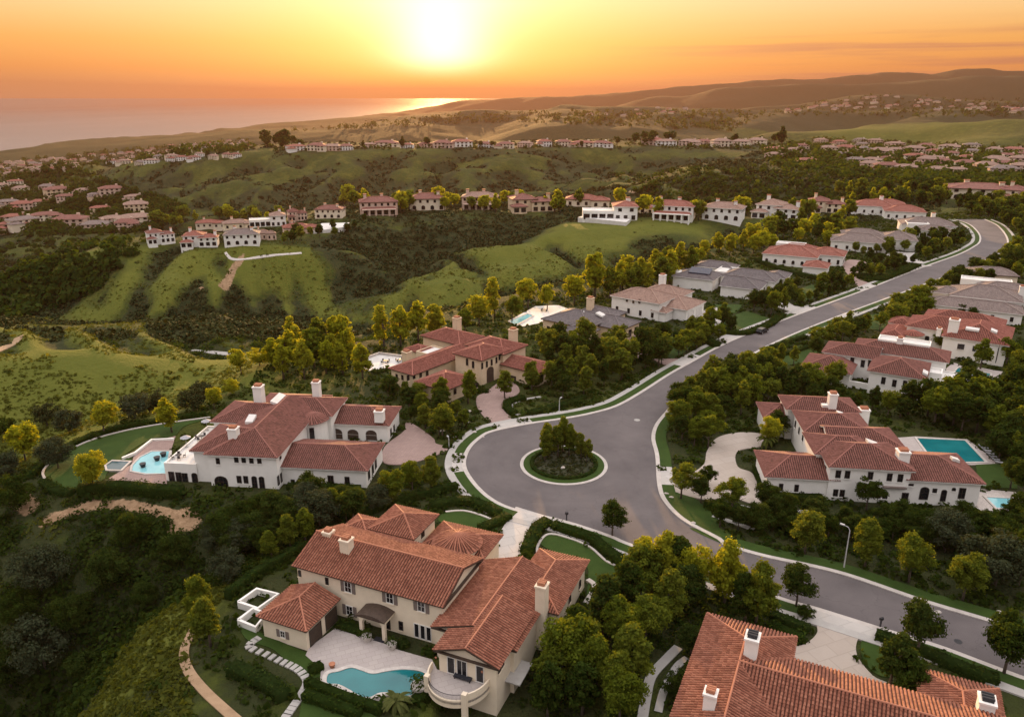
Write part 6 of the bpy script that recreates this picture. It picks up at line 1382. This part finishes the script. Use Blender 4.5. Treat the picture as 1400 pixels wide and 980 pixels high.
hedge(z(Z9, (180, 610), (260, 620), (330, 650)), 3.0, 1.8, 'dark hedge in front of the tan roofed house')
hedge(z(Z9, (350, 600), (420, 605), (500, 580), (560, 540)), 3.0, 1.2, 'hedge around the drive lawn of the tan roofed house')
hedge(z(Z9, (470, 350), (560, 385), (640, 405), (740, 425)), 3.0, 1.6, 'long hedge in front of the coral roofed single storey house')
hedge(z(Z9, (830, 400), (880, 415), (950, 395), (1020, 365)), 6.0, 1.4, 'broad hedge bank beside the brick court by the street')
hedge(z(Z9, (490, 665), (560, 640), (640, 615)), 1.6, 1.0, 'hedge along the formal garden right of the street')
hedge(z(Z9, (510, 690), (590, 670), (650, 650)), 1.6, 1.0, 'second hedge along the formal garden right of the street')
_ss = [RT(*p) for p in smooth_line(z(Z6, (130, 655), (95, 688), (165, 720), (240, 755), (300, 785), (335, 830), (318, 880), (285, 930), (250, 978)), 3)]
for a, b in zip(_ss, _ss[1:]): KEEPW.append(offset_line([a[:2], b[:2]], 1.0) + offset_line([a[:2], b[:2]], -1.0)[::-1])
KBOX.clear(); chaparral()
beds([([G2 for G2 in [(262, 985), (262, 900), (350, 785), (425, 735), (330, 698), (100, 674), (58, 630), (150, 575), (285, 555), (375, 492), (540, 462), (650, 425), (830, 375), (1000, 335), (1130, 310), (1290, 292), (1400, 283), (1400, 985)]], None)], .16, .55, 1.5, 'garden_shrubs', 'leafd', 30, .5)
beds([([(430, 700), (560, 640), (620, 660), (700, 760), (520, 770)], None), ([(830, 760), (1000, 780), (1060, 850), (940, 870), (860, 985), (740, 985), (800, 860)], None), ([(620, 600), (560, 580), (640, 560), (720, 600)], None), ([(720, 560), (900, 500), (900, 530), (760, 590)], None), ([(900, 560), (1040, 500), (1060, 600), (950, 640)], None), ([(940, 690), (1400, 690), (1400, 850), (1000, 745)], None), ([(960, 830), (1120, 835), (1100, 900), (900, 980), (880, 980)], None)], .35, .4, 1.0, 'flower_shrubs', 'hedge', 36, .5)
sets = []
a_ = rng.uniform(0, 6.28, 240); r_ = 6.0 * np.sqrt(rng.uniform(0, 1, 240)); x_, y_ = IC[0] + r_ * np.cos(a_), IC[1] + r_ * np.sin(a_); S_ = rng.uniform(.2, .55, 240)
stuff_clumps('island_ground_cover', [clump_cloud(x_, y_, np.full(240, .2), S_, 26, .6, rng)], 'scrub')
# trees and bushes that fill the far estates
def far_green(poly, n, s0, s1, per, zmax=None):
    px = rng.uniform(min(p[0] for p in poly), max(p[0] for p in poly), n); py = rng.uniform(min(p[1] for p in poly), max(p[1] for p in poly), n); ok = inside(poly, px, py); q = [RT(a, b) for a, b in zip(px[ok], py[ok])]; q = np.array([p for p in q if p])
    k = np.ones(len(q), bool)
    for h in HOUSE_SPOTS: k &= np.hypot(q[:, 0] - h[0], q[:, 1] - h[1]) > h[2] * .75
    q = q[k]; S = rng.uniform(s0, s1, len(q)); return clump_cloud(q[:, 0], q[:, 1], q[:, 2] + S * .2, S, per, .8, rng, None, 1.1)
stuff_clumps('distant_wood', [far_green([(0, 240), (100, 230), (200, 265), (260, 285), (210, 320), (0, 325)], 1300, 3.0, 6.5, 16), far_green([(0, 222), (180, 204), (345, 190), (345, 206), (150, 226), (0, 246)], 1500, 4, 8, 10),
    far_green([(1040, 205), (1120, 190), (1400, 202), (1400, 262), (1240, 255), (1060, 232)], 1900, 3, 7, 12), far_green([(360, 200), (860, 196), (1060, 190), (1060, 205), (860, 203), (360, 208)], 500, 2, 5, 12),
    far_green([(1000, 160), (1200, 128), (1400, 138), (1400, 162), (1100, 160)], 400, 6, 14, 8), far_green([(0, 330), (200, 330), (130, 400), (60, 430), (0, 440)], 420, 1.6, 4, 24), far_green([(830, 238), (1060, 228), (1300, 255), (1300, 275), (1160, 288), (900, 285)], 900, 1.8, 4.5, 16), far_green([(370, 182), (700, 168), (1000, 180), (1040, 160), (1000, 152), (640, 156)], 1100, 5, 14, 8)], 'leafd')
# ---------------------------------------------------------------- car, lamps, furniture
def car():
    q = G(1042, 455); t = thing('parked_car', (q[0], q[1], 0), math.atan2(G(1093, 430)[1] - G(1003, 466)[1], G(1093, 430)[0] - G(1003, 466)[0]), 'dark sport utility car parked at the kerb of the street', 'car')
    prof = [(-2.4, .45), (-2.42, .95), (-2.3, 1.05), (-1.95, 1.72), (.35, 1.75), (1.15, 1.12), (2.25, 1.0), (2.42, .75), (2.4, .45)]
    mb = MB(); hw = .95; n = len(prof)
    for s_ in (-1, 1): mb.face([(p[0], s_ * hw * (.86 if p[1] > 1.3 else 1), p[1]) for p in (prof if s_ < 0 else prof[::-1])])
    for i in range(n):
        a, b = prof[i], prof[(i + 1) % n]; wa = hw * (.86 if a[1] > 1.3 else 1); wb = hw * (.86 if b[1] > 1.3 else 1); mb.face([(a[0], -wa, a[1]), (a[0], wa, a[1]), (b[0], wb, b[1]), (b[0], -wb, b[1])])
    mb.build('body', M['carpaint'], t)
    mb = MB()
    for s_ in (-1, 1): mb.face([(-1.95, s_ * .925, 1.15), (.85, s_ * .925, 1.15), (.3, s_ * .85, 1.62), (-1.75, s_ * .85, 1.62)])
    mb.build('side_window', M['glass'], t)
    mb = MB(); mb.face([(.42, -.76, 1.70), (.42, .76, 1.70), (1.1, .86, 1.19), (1.1, -.86, 1.19)]); mb.build('windscreen', M['glass'], t)
    for x_ in (-1.5, 1.5):
        for s_ in (-1, 1):
            mb = MB(); mb.tube([(x_, s_ * .74, .36), (x_, s_ * .97, .36)], .36, 14); w_ = mb.build('wheel', M['rubber'], t); mb = MB(); mb.tube([(x_, s_ * .95, .36), (x_, s_ * .985, .36)], .22, 10); mb.build('rim', M['steel'], w_)
    for s_ in (-1, 1): mb = MB(); mb.box(2.36, 2.44, s_ * .7 - .18, s_ * .7 + .18, .72, .88); mb.build('headlight', M['roofwhite'], t)
m, nt_, b_ = newmat('car_paint'); b_.inputs['Base Color'].default_value = (.012, .013, .016, 1); b_.inputs['Roughness'].default_value = .15; b_.inputs['Metallic'].default_value = .3; M['carpaint'] = m
car()
def lamp(px, py, h, label, arm=1.5, ang=1.2):
    q = RT(px, py); t = thing('street_lamp', q, ang, label, 'street lamp')
    mb = MB(); mb.tube([(0, 0, -.2), (0, 0, .3), (0, 0, h - .6), (arm * .3, 0, h - .1), (arm, 0, h)], [.14, .12, .08, .06, .05], 8); mb.build('pole', M['steel'], t)
    mb = MB(); mb.box(arm - .1, arm + .6, -.16, .16, h - .05, h + .12); mb.build('lamp_head', M['steel'], t); mb = MB(); mb.box(-.35, .35, -.35, .35, -.3, .15); mb.build('footing', M['concrete'], t)
lamp(1153.5, 777, 7.6, 'tall grey street lamp on the verge across from the bottom right villa', 1.0, 2.4)
lamp(764.5, 563, 3.4, 'pale lamp post on the pavement right of the cream villa drive', .5, 1.0)
lamp(614, 613, 2.6, 'short pale lamp post at the left of the cul de sac', .4, 2.0)
def mailbox(px, py, label):
    q = RT(px, py); t = thing('mailbox', (q[0], q[1], .1), .4, label, 'mailbox'); mb = MB(); mb.box(-.09, .09, -.09, .09, -.2, 1.15); mb.build('post', M['metal'], t)
    mb = MB(); mb.box(-.26, .26, -.18, .18, 1.152, 1.45); mb.tube([(-.26, 0, 1.45), (.26, 0, 1.45)], .18, 10); mb.build('box', M['metal'], t)
mailbox(774.5, 712, 'dark mailbox at the kerb by the pale drive'); mailbox(1203, 858, 'dark mailbox on the kerb right of the tan driveway')
q = G(1310, 876.5); mb = MB(); mb.prism(circ((0, 0), .55, 20), -.02, .012); o = mb.build('manhole_cover', M['metal']); o.location = (q[0], q[1], 0); tag(o, 'round dark manhole cover in the asphalt near the lower right', 'manhole cover')
q = G(871, 574); mb = MB(); mb.prism(circ((0, 0), .7, 20), -.02, .012); o = mb.build('manhole_cover', M['concrete']); o.location = (q[0], q[1], 0); tag(o, 'pale round cover in the asphalt above the round island', 'manhole cover')
def boulder(x, y, s_, label, grp, zb=None):
    rr = random.Random(int(x * 31 + y * 7)); me = bpy.data.meshes.new('boulder'); V = []; Fc = []; nu, nv = 9, 6
    ph = [rr.uniform(0, 6) for _ in range(4)]
    for j in range(nv + 1):
        for i in range(nu):
            a = 2 * math.pi * i / nu; b = math.pi * j / nv; d = 1 + .18 * math.sin(2 * a + ph[0]) + .15 * math.cos(3 * a + 2 * b + ph[1]); V.append((s_ * d * math.cos(a) * math.sin(b), s_ * .8 * d * math.sin(a) * math.sin(b), s_ * .6 * math.cos(b) * (1 + .1 * math.sin(a + ph[2]))))
    for j in range(nv):
        for i in range(nu): Fc.append((j * nu + i, (j + 1) * nu + i, (j + 1) * nu + (i + 1) % nu, j * nu + (i + 1) % nu))
    me.from_pydata(V, [], Fc); me.materials.append(M['rock']); o = link('boulder', me); o.location = (x, y, (tz(x, y) if zb is None else zb) + s_ * .25); return tag(o, label, 'boulder', grp)
for i, (p, s_) in enumerate([((642, 563), .5), ((648, 592), .6), ((605, 590), .55), ((621, 598), .5), ((640, 578), .45), ((660, 598), .4), ((632, 605), .35)]): g_ = RT(*p); boulder(g_[0], g_[1], s_, 'pale boulder in the planting left of the brick drive, %s from left' % ordinal([605, 621, 632, 640, 642, 648, 660].index(p[0])), 'boulders by the brick drive')
for i, p in enumerate([(939, 556), (934, 562), (911, 676), (918, 681), (948, 716), (1366, 838), (1282, 838)]):
    g_ = RT(*p); boulder(g_[0], g_[1], .5 if i else .7, ['pale boulder under the trees right of the street', 'second pale boulder under the trees right of the street', 'pale stone on the lawn right of the cul de sac', 'small flat stone beside the pale lawn stone', 'stone by the kerb curve below the tan drive', 'white round boulder on the far right verge', 'pale stone on the verge right of the lamp'][i], 'verge stones')
# the island fountain stone
boulder(IC[0] - .3, IC[1] - 2.2, .5, 'rough pale stone at the centre front of the round island', None, .25)
# stepping stones
ss = smooth_line(z(Z6, (130, 655), (95, 688), (165, 720), (240, 755), (300, 785), (335, 830), (318, 880), (285, 930), (250, 978)), 3)
for i, p in enumerate(ss):
    g_ = RT(*p); mb = MB(); mb.box(-.55, .55, -.32, .32, -.3, .1); o = mb.build('stepping_stone', M['walk']); d_ = RT(*ss[min(i + 1, len(ss) - 1)]); e_ = RT(*ss[max(i - 1, 0)])
    o.location = (g_[0], g_[1], g_[2] + .12); o.rotation_euler = (0, 0, math.atan2(d_[1] - e_[1], d_[0] - e_[0]) + math.pi / 2); tag(o, 'pale stepping stone left of the near pool, %s from the garage end' % ordinal(i), 'stepping stone', 'stepping stones by the near villa')
# raised planters left of the garage
for pts, lb in ((z(Z6, (48, 495), (125, 440), (215, 462), (130, 522)), 'upper white walled planter box left of the near villa garage'), (z(Z6, (48, 570), (110, 522), (165, 545), (120, 600)), 'lower white walled planter box left of the near villa garage')):
    w_ = [G(*p, 1.0) for p in pts]; low_wall('planter', None, 0, 1.0, .45, 'white', lb, 'planter', world=w_ + [w_[0]])
def pot(px, py, zz, s_, label, plant=True, mat='stone', grp=None):
    g_ = G(px, py, zz); t = thing('planter_pot', (g_[0], g_[1], zz), 0, label, 'planter', grp); mb = MB(); mb.lathe([(s_ * .35, 0), (s_ * .5, s_ * .5), (s_ * .55, s_ * .7), (s_ * .45, s_ * .7)], n=14); mb.build('pot', M[mat], t)
    if plant:
        V, tn = clump_cloud(np.array([0.]), np.array([0.]), np.array([s_ * .75]), np.array([s_ * .65]), 160, .28, rng, None, 1.2); o = link('plant', foliage_mesh('plant', V, tn, M['hedge']), t)
pot(*one(Z6, 588, 660), .1, 1.3, 'white pot with clipped plant left of the court porch'); pot(*one(Z6, 693, 692), .1, 1.3, 'white bowl with round plant right of the court porch'); pot(*one(Z6, 442, 770), .1, .8, 'red flower pot at the left end of the kidney pool', False, 'terracotta')
pot(*one(Z6, 805, 880), .1, 1.9, 'round stone bowl with brown grass beside the kidney pool'); pot(*one(Z7, 390, 360), .1, 1.2, 'clipped bush in a pot on the pale drive')
for i, p in enumerate([(783, 553), (860, 517), (895, 495)]): pot(*one(Z1, *p), .15, 1.2, 'dark bowl in the pale pool of the left villa, %s from left' % ordinal(i), False, 'metal', 'bowls in the pale pool')
def palm(px, py, zz, h, n, L, label):
    g_ = G(px, py, zz); t = thing('palm', (g_[0], g_[1], zz), 0, label, 'palm'); mb = MB(); mb.tube([(0, 0, -.2), (0, 0, h)], [.22, .16], 8); mb.build('trunk', M['trunk'], t); rr = random.Random(3); cb = MB()
    for i in range(n):
        a = 2 * math.pi * i / n + rr.random() * .4; e_ = rr.uniform(.2, 1.3); P = []
        for k in range(6):
            s_ = k / 5 * L; P.append(Vector((math.cos(a) * s_ * math.cos(e_ - k * .22), math.sin(a) * s_ * math.cos(e_ - k * .22), h + s_ * math.sin(e_ - k * .22))))
        sd_ = Vector((-math.sin(a), math.cos(a), 0))
        for k in range(5):
            wa, wb = .28 * L / 2 * math.sin(math.pi * (k + .4) / 6), .28 * L / 2 * math.sin(math.pi * (k + 1.4) / 6); dr = Vector((0, 0, .12 * L / 2))
            cb.face([P[k], P[k + 1], P[k + 1] + sd_ * wb - dr, P[k] + sd_ * wa - dr]); cb.face([P[k + 1], P[k], P[k] - sd_ * wa - dr, P[k + 1] - sd_ * wb - dr])
    me = cb.mesh('fronds', M['agave']); a_ = me.attributes.new('tone', 'FLOAT', 'FACE'); a_.data.foreach_set('value', np.random.default_rng(2).uniform(.2, 1, len(me.polygons)).astype('f')); link('fronds', me, t)
palm(*one(Z6, 710, 925), .2, .5, 26, 2.2, 'spiky palm at the near right of the kidney pool'); palm(*one(Z5, 225, 375), 0, 2.2, 18, 2.4, 'short palm beside the tan drive of the long white villa'); palm(*one(Z5, 280, 340), 0, 2.6, 18, 2.2, 'second short palm by the white wall above the tan drive')
# furniture
def daybed():
    x, y = B.lp(*one(Z6, 995, 805), 2.5); wx, wy = B.world(x, y); t = thing('day_bed', (wx, wy, 2.2), R(-23), 'black cushioned day bed on the curved balcony', 'day bed')
    mb = MB(); mb.box(-1.2, 1.2, -.75, .75, .25, .5); mb.build('cushion', M['black'], t); mb = MB(); mb.box(-1.2, 1.2, .752, .95, .25, 1.0); mb.build('backrest', M['black'], t)
    for sx_ in (-1, 1):
        for sy_ in (-1, 1): mb = MB(); mb.box(sx_ * 1.05 - .06, sx_ * 1.05 + .06, sy_ * .65 - .06, sy_ * .65 + .06, 0, .248); mb.build('leg', M['metal'], t)
daybed()
def umbrella(x, y, zz, label, mat='black', r=1.5, grp=None):
    t = thing('parasol', (x, y, zz), 0, label, 'parasol', grp); mb = MB(); mb.tube([(0, 0, 0), (0, 0, 2.6)], .035, 6); mb.build('pole', M['steel'], t); mb = MB(); n = 8
    for i in range(n): a, b = 2 * math.pi * i / n, 2 * math.pi * (i + 1) / n; mb.face([(r * math.cos(a), r * math.sin(a), 2.15), (r * math.cos(b), r * math.sin(b), 2.15), (0, 0, 2.65)])
    mb.build('canopy', M[mat], t); mb = MB(); mb.lathe([(.3, 0), (.3, .08), (.06, .1)], n=12); mb.build('base', M['concrete'], t)
def lounger(x, y, zz, a, label, mat='greycloth', grp=None):
    t = thing('sun_lounger', (x, y, zz), a, label, 'sun lounger', grp); mb = MB(); mb.box(-.35, .35, -1.0, .35, .28, .4); mb.build('seat', M[mat], t)
    mb = MB(); mb.face([(-.35, .352, .3), (.35, .352, .3), (.35, .95, .8), (-.35, .95, .8)]); mb.face([(-.35, .352, .4), (.35, .352, .4), (.35, .9, .9), (-.35, .9, .9)]); mb.face([(-.35, .95, .8), (.35, .95, .8), (.35, .9, .9), (-.35, .9, .9)]); mb.build('backrest', M[mat], t)
    for sx_ in (-1, 1):
        for y_ in (-.85, .25): mb = MB(); mb.box(sx_ * .28 - .04, sx_ * .28 + .04, y_ - .04, y_ + .04, 0, .278); mb.build('leg', M['metal'], t)
for i in range(6):
    g_ = G(*one(Z5, 1212 + i * 13, 378 + i * 13), .1); lounger(g_[0], g_[1], .1, R(60), 'sun lounger at the right end of the rectangular pool, %s from the house' % ordinal(i), 'greycloth', 'loungers by the rectangular pool')
def tableset(x, y, zz, a, lab, mat='metal'):
    t = thing('patio_table', (x, y, zz), a, lab, 'table'); mb = MB(); mb.prism(circ((0, 0), .6, 14), .70, .75, True); mb.build('table_top', M[mat], t); mb = MB(); mb.tube([(0, 0, 0), (0, 0, .70)], .06, 6); mb.build('leg', M[mat], t)
    for k in range(4):
        b = a + k * 1.57 + .4; c = thing('patio_chair', (x + 1.05 * math.cos(b), y + 1.05 * math.sin(b), zz), b - math.pi / 2, 'dark chair at the ' + lab.split(' on ')[0].replace('round dark ', '') + ' on ' + lab.split(' on ')[1], 'chair', 'chairs at the ' + lab)
        mb = MB(); mb.box(-.25, .25, -.25, .25, .4, .46); mb.build('seat', M[mat], c); mb = MB(); mb.box(-.25, .25, .2, .25, .462, .95); mb.build('backrest', M[mat], c)
        for sx_ in (-1, 1):
            for sy_ in (-1, 1): mb = MB(); mb.box(sx_ * .22 - .025, sx_ * .22 + .025, sy_ * .2 - .025, sy_ * .2 + .025, 0, .398); mb.build('leg', M[mat], c)
for i, (lx, ly) in enumerate([(-4.6, 3), (-1.6, 7.5), (-4.4, 12), (-1.8, 15.5)]):
    wx, wy = A.world(lx, ly); tableset(wx, wy, 3.5, i * .5, ['front left table on the left villa roof terrace', 'front right table on the left villa roof terrace', 'rear left table on the left villa roof terrace', 'rear right table on the left villa roof terrace'][i])
for i, (lx, ly) in enumerate([(-5.6, 8), (-.4, 2.4), (-5.4, 16.5), (-.6, 12)]): wx, wy = A.world(lx, ly); umbrella(wx, wy, 3.5, 'grey parasol on the left villa roof terrace, %s from the front' % ordinal([1, 0, 3, 2][i]), 'greycloth', 1.1, 'parasols on the roof terrace')
g_ = G(*one(Z3, 305, 395), .1); tableset(g_[0] - 1.5, g_[1], .1, .3, 'left table on the cream villa rear terrace'); tableset(g_[0] + 2.5, g_[1] + 1, .1, .8, 'right table on the cream villa rear terrace')
g_ = G(*one(Zq, 945, 600), .1); tableset(g_[0], g_[1], .1, .2, 'dark table on the white terrace behind the slate roofs')
x, y = B.lp(*one(Z6, 995, 765), 2.2); wx, wy = B.world(x, y + .2); umbrella(wx - .2, wy, 2.2, 'closed looking small dark parasol on the curved balcony', 'black', .35)
x, y = B.lp(*one(Z6, 640, 655), .1); mb = MB(); mb.box(-.8, .8, -.45, .45, .0, .04); o = mb.build('door_mat', M['black']); wx, wy = B.world(x, y); o.location = (wx, wy, .082); o.rotation_euler = (0, 0, R(-23)); tag(o, 'dark door mat in front of the court porch', 'mat')
# ---------------------------------------------------------------- sky, sun, air
SUN_AZ = R(-4.9); SUN_EL = R(6.5); GLOW_EL = R(2.7)
sdir = Vector((math.sin(SUN_AZ) * math.cos(SUN_EL), math.cos(SUN_AZ) * math.cos(SUN_EL), math.sin(SUN_EL)))
w = bpy.data.worlds.new('World'); scene.world = w; w.use_nodes = True; nt = w.node_tree; nt.nodes.clear()
out = nt.nodes.new('ShaderNodeOutputWorld'); bg = nt.nodes.new('ShaderNodeBackground'); nt.links.new(bg.outputs[0], out.inputs[0])
tc = nt.nodes.new('ShaderNodeTexCoord'); vec = tc.outputs['Generated']
sx = nt.nodes.new('ShaderNodeSeparateXYZ'); nt.links.new(vec, sx.inputs[0]); el = sx.outputs[2]
def lin(r, g, b): return tuple(((c / 255) / 12.92 if c / 255 < .04045 else ((c / 255 + .055) / 1.055) ** 2.4) for c in (r, g, b))
def scl(c, k): return tuple(v * k for v in c)
# colours by height above the horizon, towards the sunset and away from it
e2 = math_(nt, 'MULTIPLY', el, 1.0)
north = ramp(nt, e2, [(0.0, (.80, .38, .20)), (.012, (.85, .37, .15)), (.03, (.93, .34, .08)), (.06, (.97, .44, .10)), (.085, (.98, .57, .21)), (.115, (.98, .70, .37)), (.20, (1.1, .90, .70)), (.45, (1.7, 1.5, 1.34)), (1.0, (2.1, 2.0, 2.05))])
south = ramp(nt, e2, [(0.0, (.22, .18, .17)), (.15, (.40, .34, .33)), (.4, (.80, .72, .70)), (.65, (1.6, 1.48, 1.45)), (1.0, (2.1, 2.0, 2.05))])
nrm = nd(nt, 'ShaderNodeMapRange', interpolation_type='SMOOTHSTEP'); nt.links.new(sx.outputs[1], nrm.inputs[0]); nrm.inputs[1].default_value = -.3; nrm.inputs[2].default_value = .75
grad = mix(nt, nrm.outputs[0], south, north)
# streaks of thin cloud low on the right
mp = nd(nt, 'ShaderNodeMapping'); mp.inputs['Scale'].default_value = (2.2, 2.2, 60); nt.links.new(vec, mp.inputs[0])
cn = noise(nt, 1.6, 4, .5, mp.outputs[0]); cm = ramp(nt, cn, [(.46, (0, 0, 0)), (.62, (1, 1, 1))])
rt = nd(nt, 'ShaderNodeMapRange', interpolation_type='SMOOTHSTEP'); nt.links.new(sx.outputs[0], rt.inputs[0]); rt.inputs[1].default_value = .0; rt.inputs[2].default_value = .4
lo1 = nd(nt, 'ShaderNodeMapRange', interpolation_type='SMOOTHSTEP'); nt.links.new(el, lo1.inputs[0]); lo1.inputs[1].default_value = .085; lo1.inputs[2].default_value = .05
grad = mix(nt, math_(nt, 'MULTIPLY', math_(nt, 'MULTIPLY', cm, rt.outputs[0]), math_(nt, 'MULTIPLY', lo1.outputs[0], .85)), grad, lin(205, 130, 95))
# brightness round the sun
dt = nd(nt, 'ShaderNodeVectorMath', operation='DOT_PRODUCT'); nt.links.new(vec, dt.inputs[0]); dt.inputs[1].default_value = Vector((math.sin(SUN_AZ) * math.cos(GLOW_EL), math.cos(SUN_AZ) * math.cos(GLOW_EL), math.sin(GLOW_EL)))
th = math_(nt, 'MULTIPLY', math_(nt, 'ARCCOSINE', math_(nt, 'MINIMUM', dt.outputs['Value'], .99999)), 180 / math.pi)
def gauss(s): return math_(nt, 'EXPONENT', math_(nt, 'MULTIPLY', math_(nt, 'POWER', math_(nt, 'DIVIDE', th, s), 2), -1))
dt2 = nd(nt, 'ShaderNodeVectorMath', operation='DOT_PRODUCT'); nt.links.new(vec, dt2.inputs[0]); s2 = Vector((math.sin(SUN_AZ), math.cos(SUN_AZ), math.tan(R(6.6)))).normalized(); dt2.inputs[1].default_value = s2
th2 = math_(nt, 'MULTIPLY', math_(nt, 'ARCCOSINE', math_(nt, 'MINIMUM', dt2.outputs['Value'], .99999)), 180 / math.pi)
g3n = math_(nt, 'EXPONENT', math_(nt, 'MULTIPLY', math_(nt, 'POWER', math_(nt, 'DIVIDE', th2, 5.0), 2), -1))
def addc(base, fac, col): return mix(nt, 1.0, base, mix(nt, fac, (0., 0., 0.), col), 'ADD')
dk = nd(nt, 'ShaderNodeMapRange', interpolation_type='SMOOTHSTEP'); nt.links.new(el, dk.inputs[0]); dk.inputs[1].default_value = .012; dk.inputs[2].default_value = .05

azd = math_(nt, 'DIVIDE', math_(nt, 'SUBTRACT', sx.outputs[0], sdir.x), .20); eld = math_(nt, 'DIVIDE', el, .075)
gold = math_(nt, 'MULTIPLY', math_(nt, 'EXPONENT', math_(nt, 'MULTIPLY', math_(nt, 'ADD', math_(nt, 'MULTIPLY', azd, azd), math_(nt, 'MULTIPLY', eld, eld)), -1)), nrm.outputs[0])
grad = mix(nt, math_(nt, 'MULTIPLY', gold, .85), grad, (1.10, .36, .008))
grad = addc(grad, math_(nt, 'MULTIPLY', gauss(2.9), dk.outputs[0]), (1.1, 1.0, .85))
grad = addc(grad, math_(nt, 'MULTIPLY', g3n, dk.outputs[0]), (.42, .37, .40))
sky = nt.nodes.new('ShaderNodeTexSky'); sky.sky_type = 'NISHITA'; sky.sun_disc = False; sky.sun_elevation = SUN_EL; sky.sun_rotation = SUN_AZ; sky.altitude = 200; sky.dust_density = 3
grad = mix(nt, 1.0, grad, mix(nt, .015, (0., 0., 0.), sky.outputs[0]), 'ADD')
nt.links.new(grad, bg.inputs[0]); bg.inputs[1].default_value = WORLD_K
sd = bpy.data.lights.new('sun', 'SUN'); so = bpy.data.objects.new('sun', sd); COL.objects.link(so)
sd.energy = SUN_K; sd.angle = R(.6); sd.color = (1.0, .54, .20); so.rotation_euler = (-sdir).to_track_quat('-Z', 'Y').to_euler(); so.location = (0, 0, 300)
if HAZE:
    mb = MB(); mb.box(-9000, 9000, -300, 29000, -152, 330); hz = link('haze', mb.mesh('haze', bpy.data.materials.new('haze_air'))); m = hz.data.materials[0]; m.use_nodes = True; n2 = m.node_tree; n2.nodes.clear()
    o2 = n2.nodes.new('ShaderNodeOutputMaterial'); pv = n2.nodes.new('ShaderNodeVolumePrincipled'); n2.links.new(pv.outputs[0], o2.inputs['Volume'])
    pv.inputs['Color'].default_value = (.215, .125, .10, 1); pv.inputs['Density'].default_value = HAZE; pv.inputs['Anisotropy'].default_value = .5
    hz['kind'] = 'stuff'
scene.view_settings.view_transform = 'Standard'; scene.view_settings.look = 'None'; scene.view_settings.gamma = 1; scene.view_settings.use_curve_mapping = False; scene.view_settings.exposure = EXPO
scene.render.engine = 'CYCLES'; cy = scene.cycles; cy.use_denoising = True; cy.max_bounces = 5; cy.diffuse_bounces = 2; cy.glossy_bounces = 2; cy.transmission_bounces = 2; cy.transparent_max_bounces = 6; cy.volume_bounces = 0; cy.use_adaptive_sampling = True; cy.adaptive_threshold = .02; cy.sample_clamp_indirect = 6
try: cy.denoiser = 'OPENIMAGEDENOISE'; cy.denoising_prefilter = 'ACCURATE'
except Exception: pass
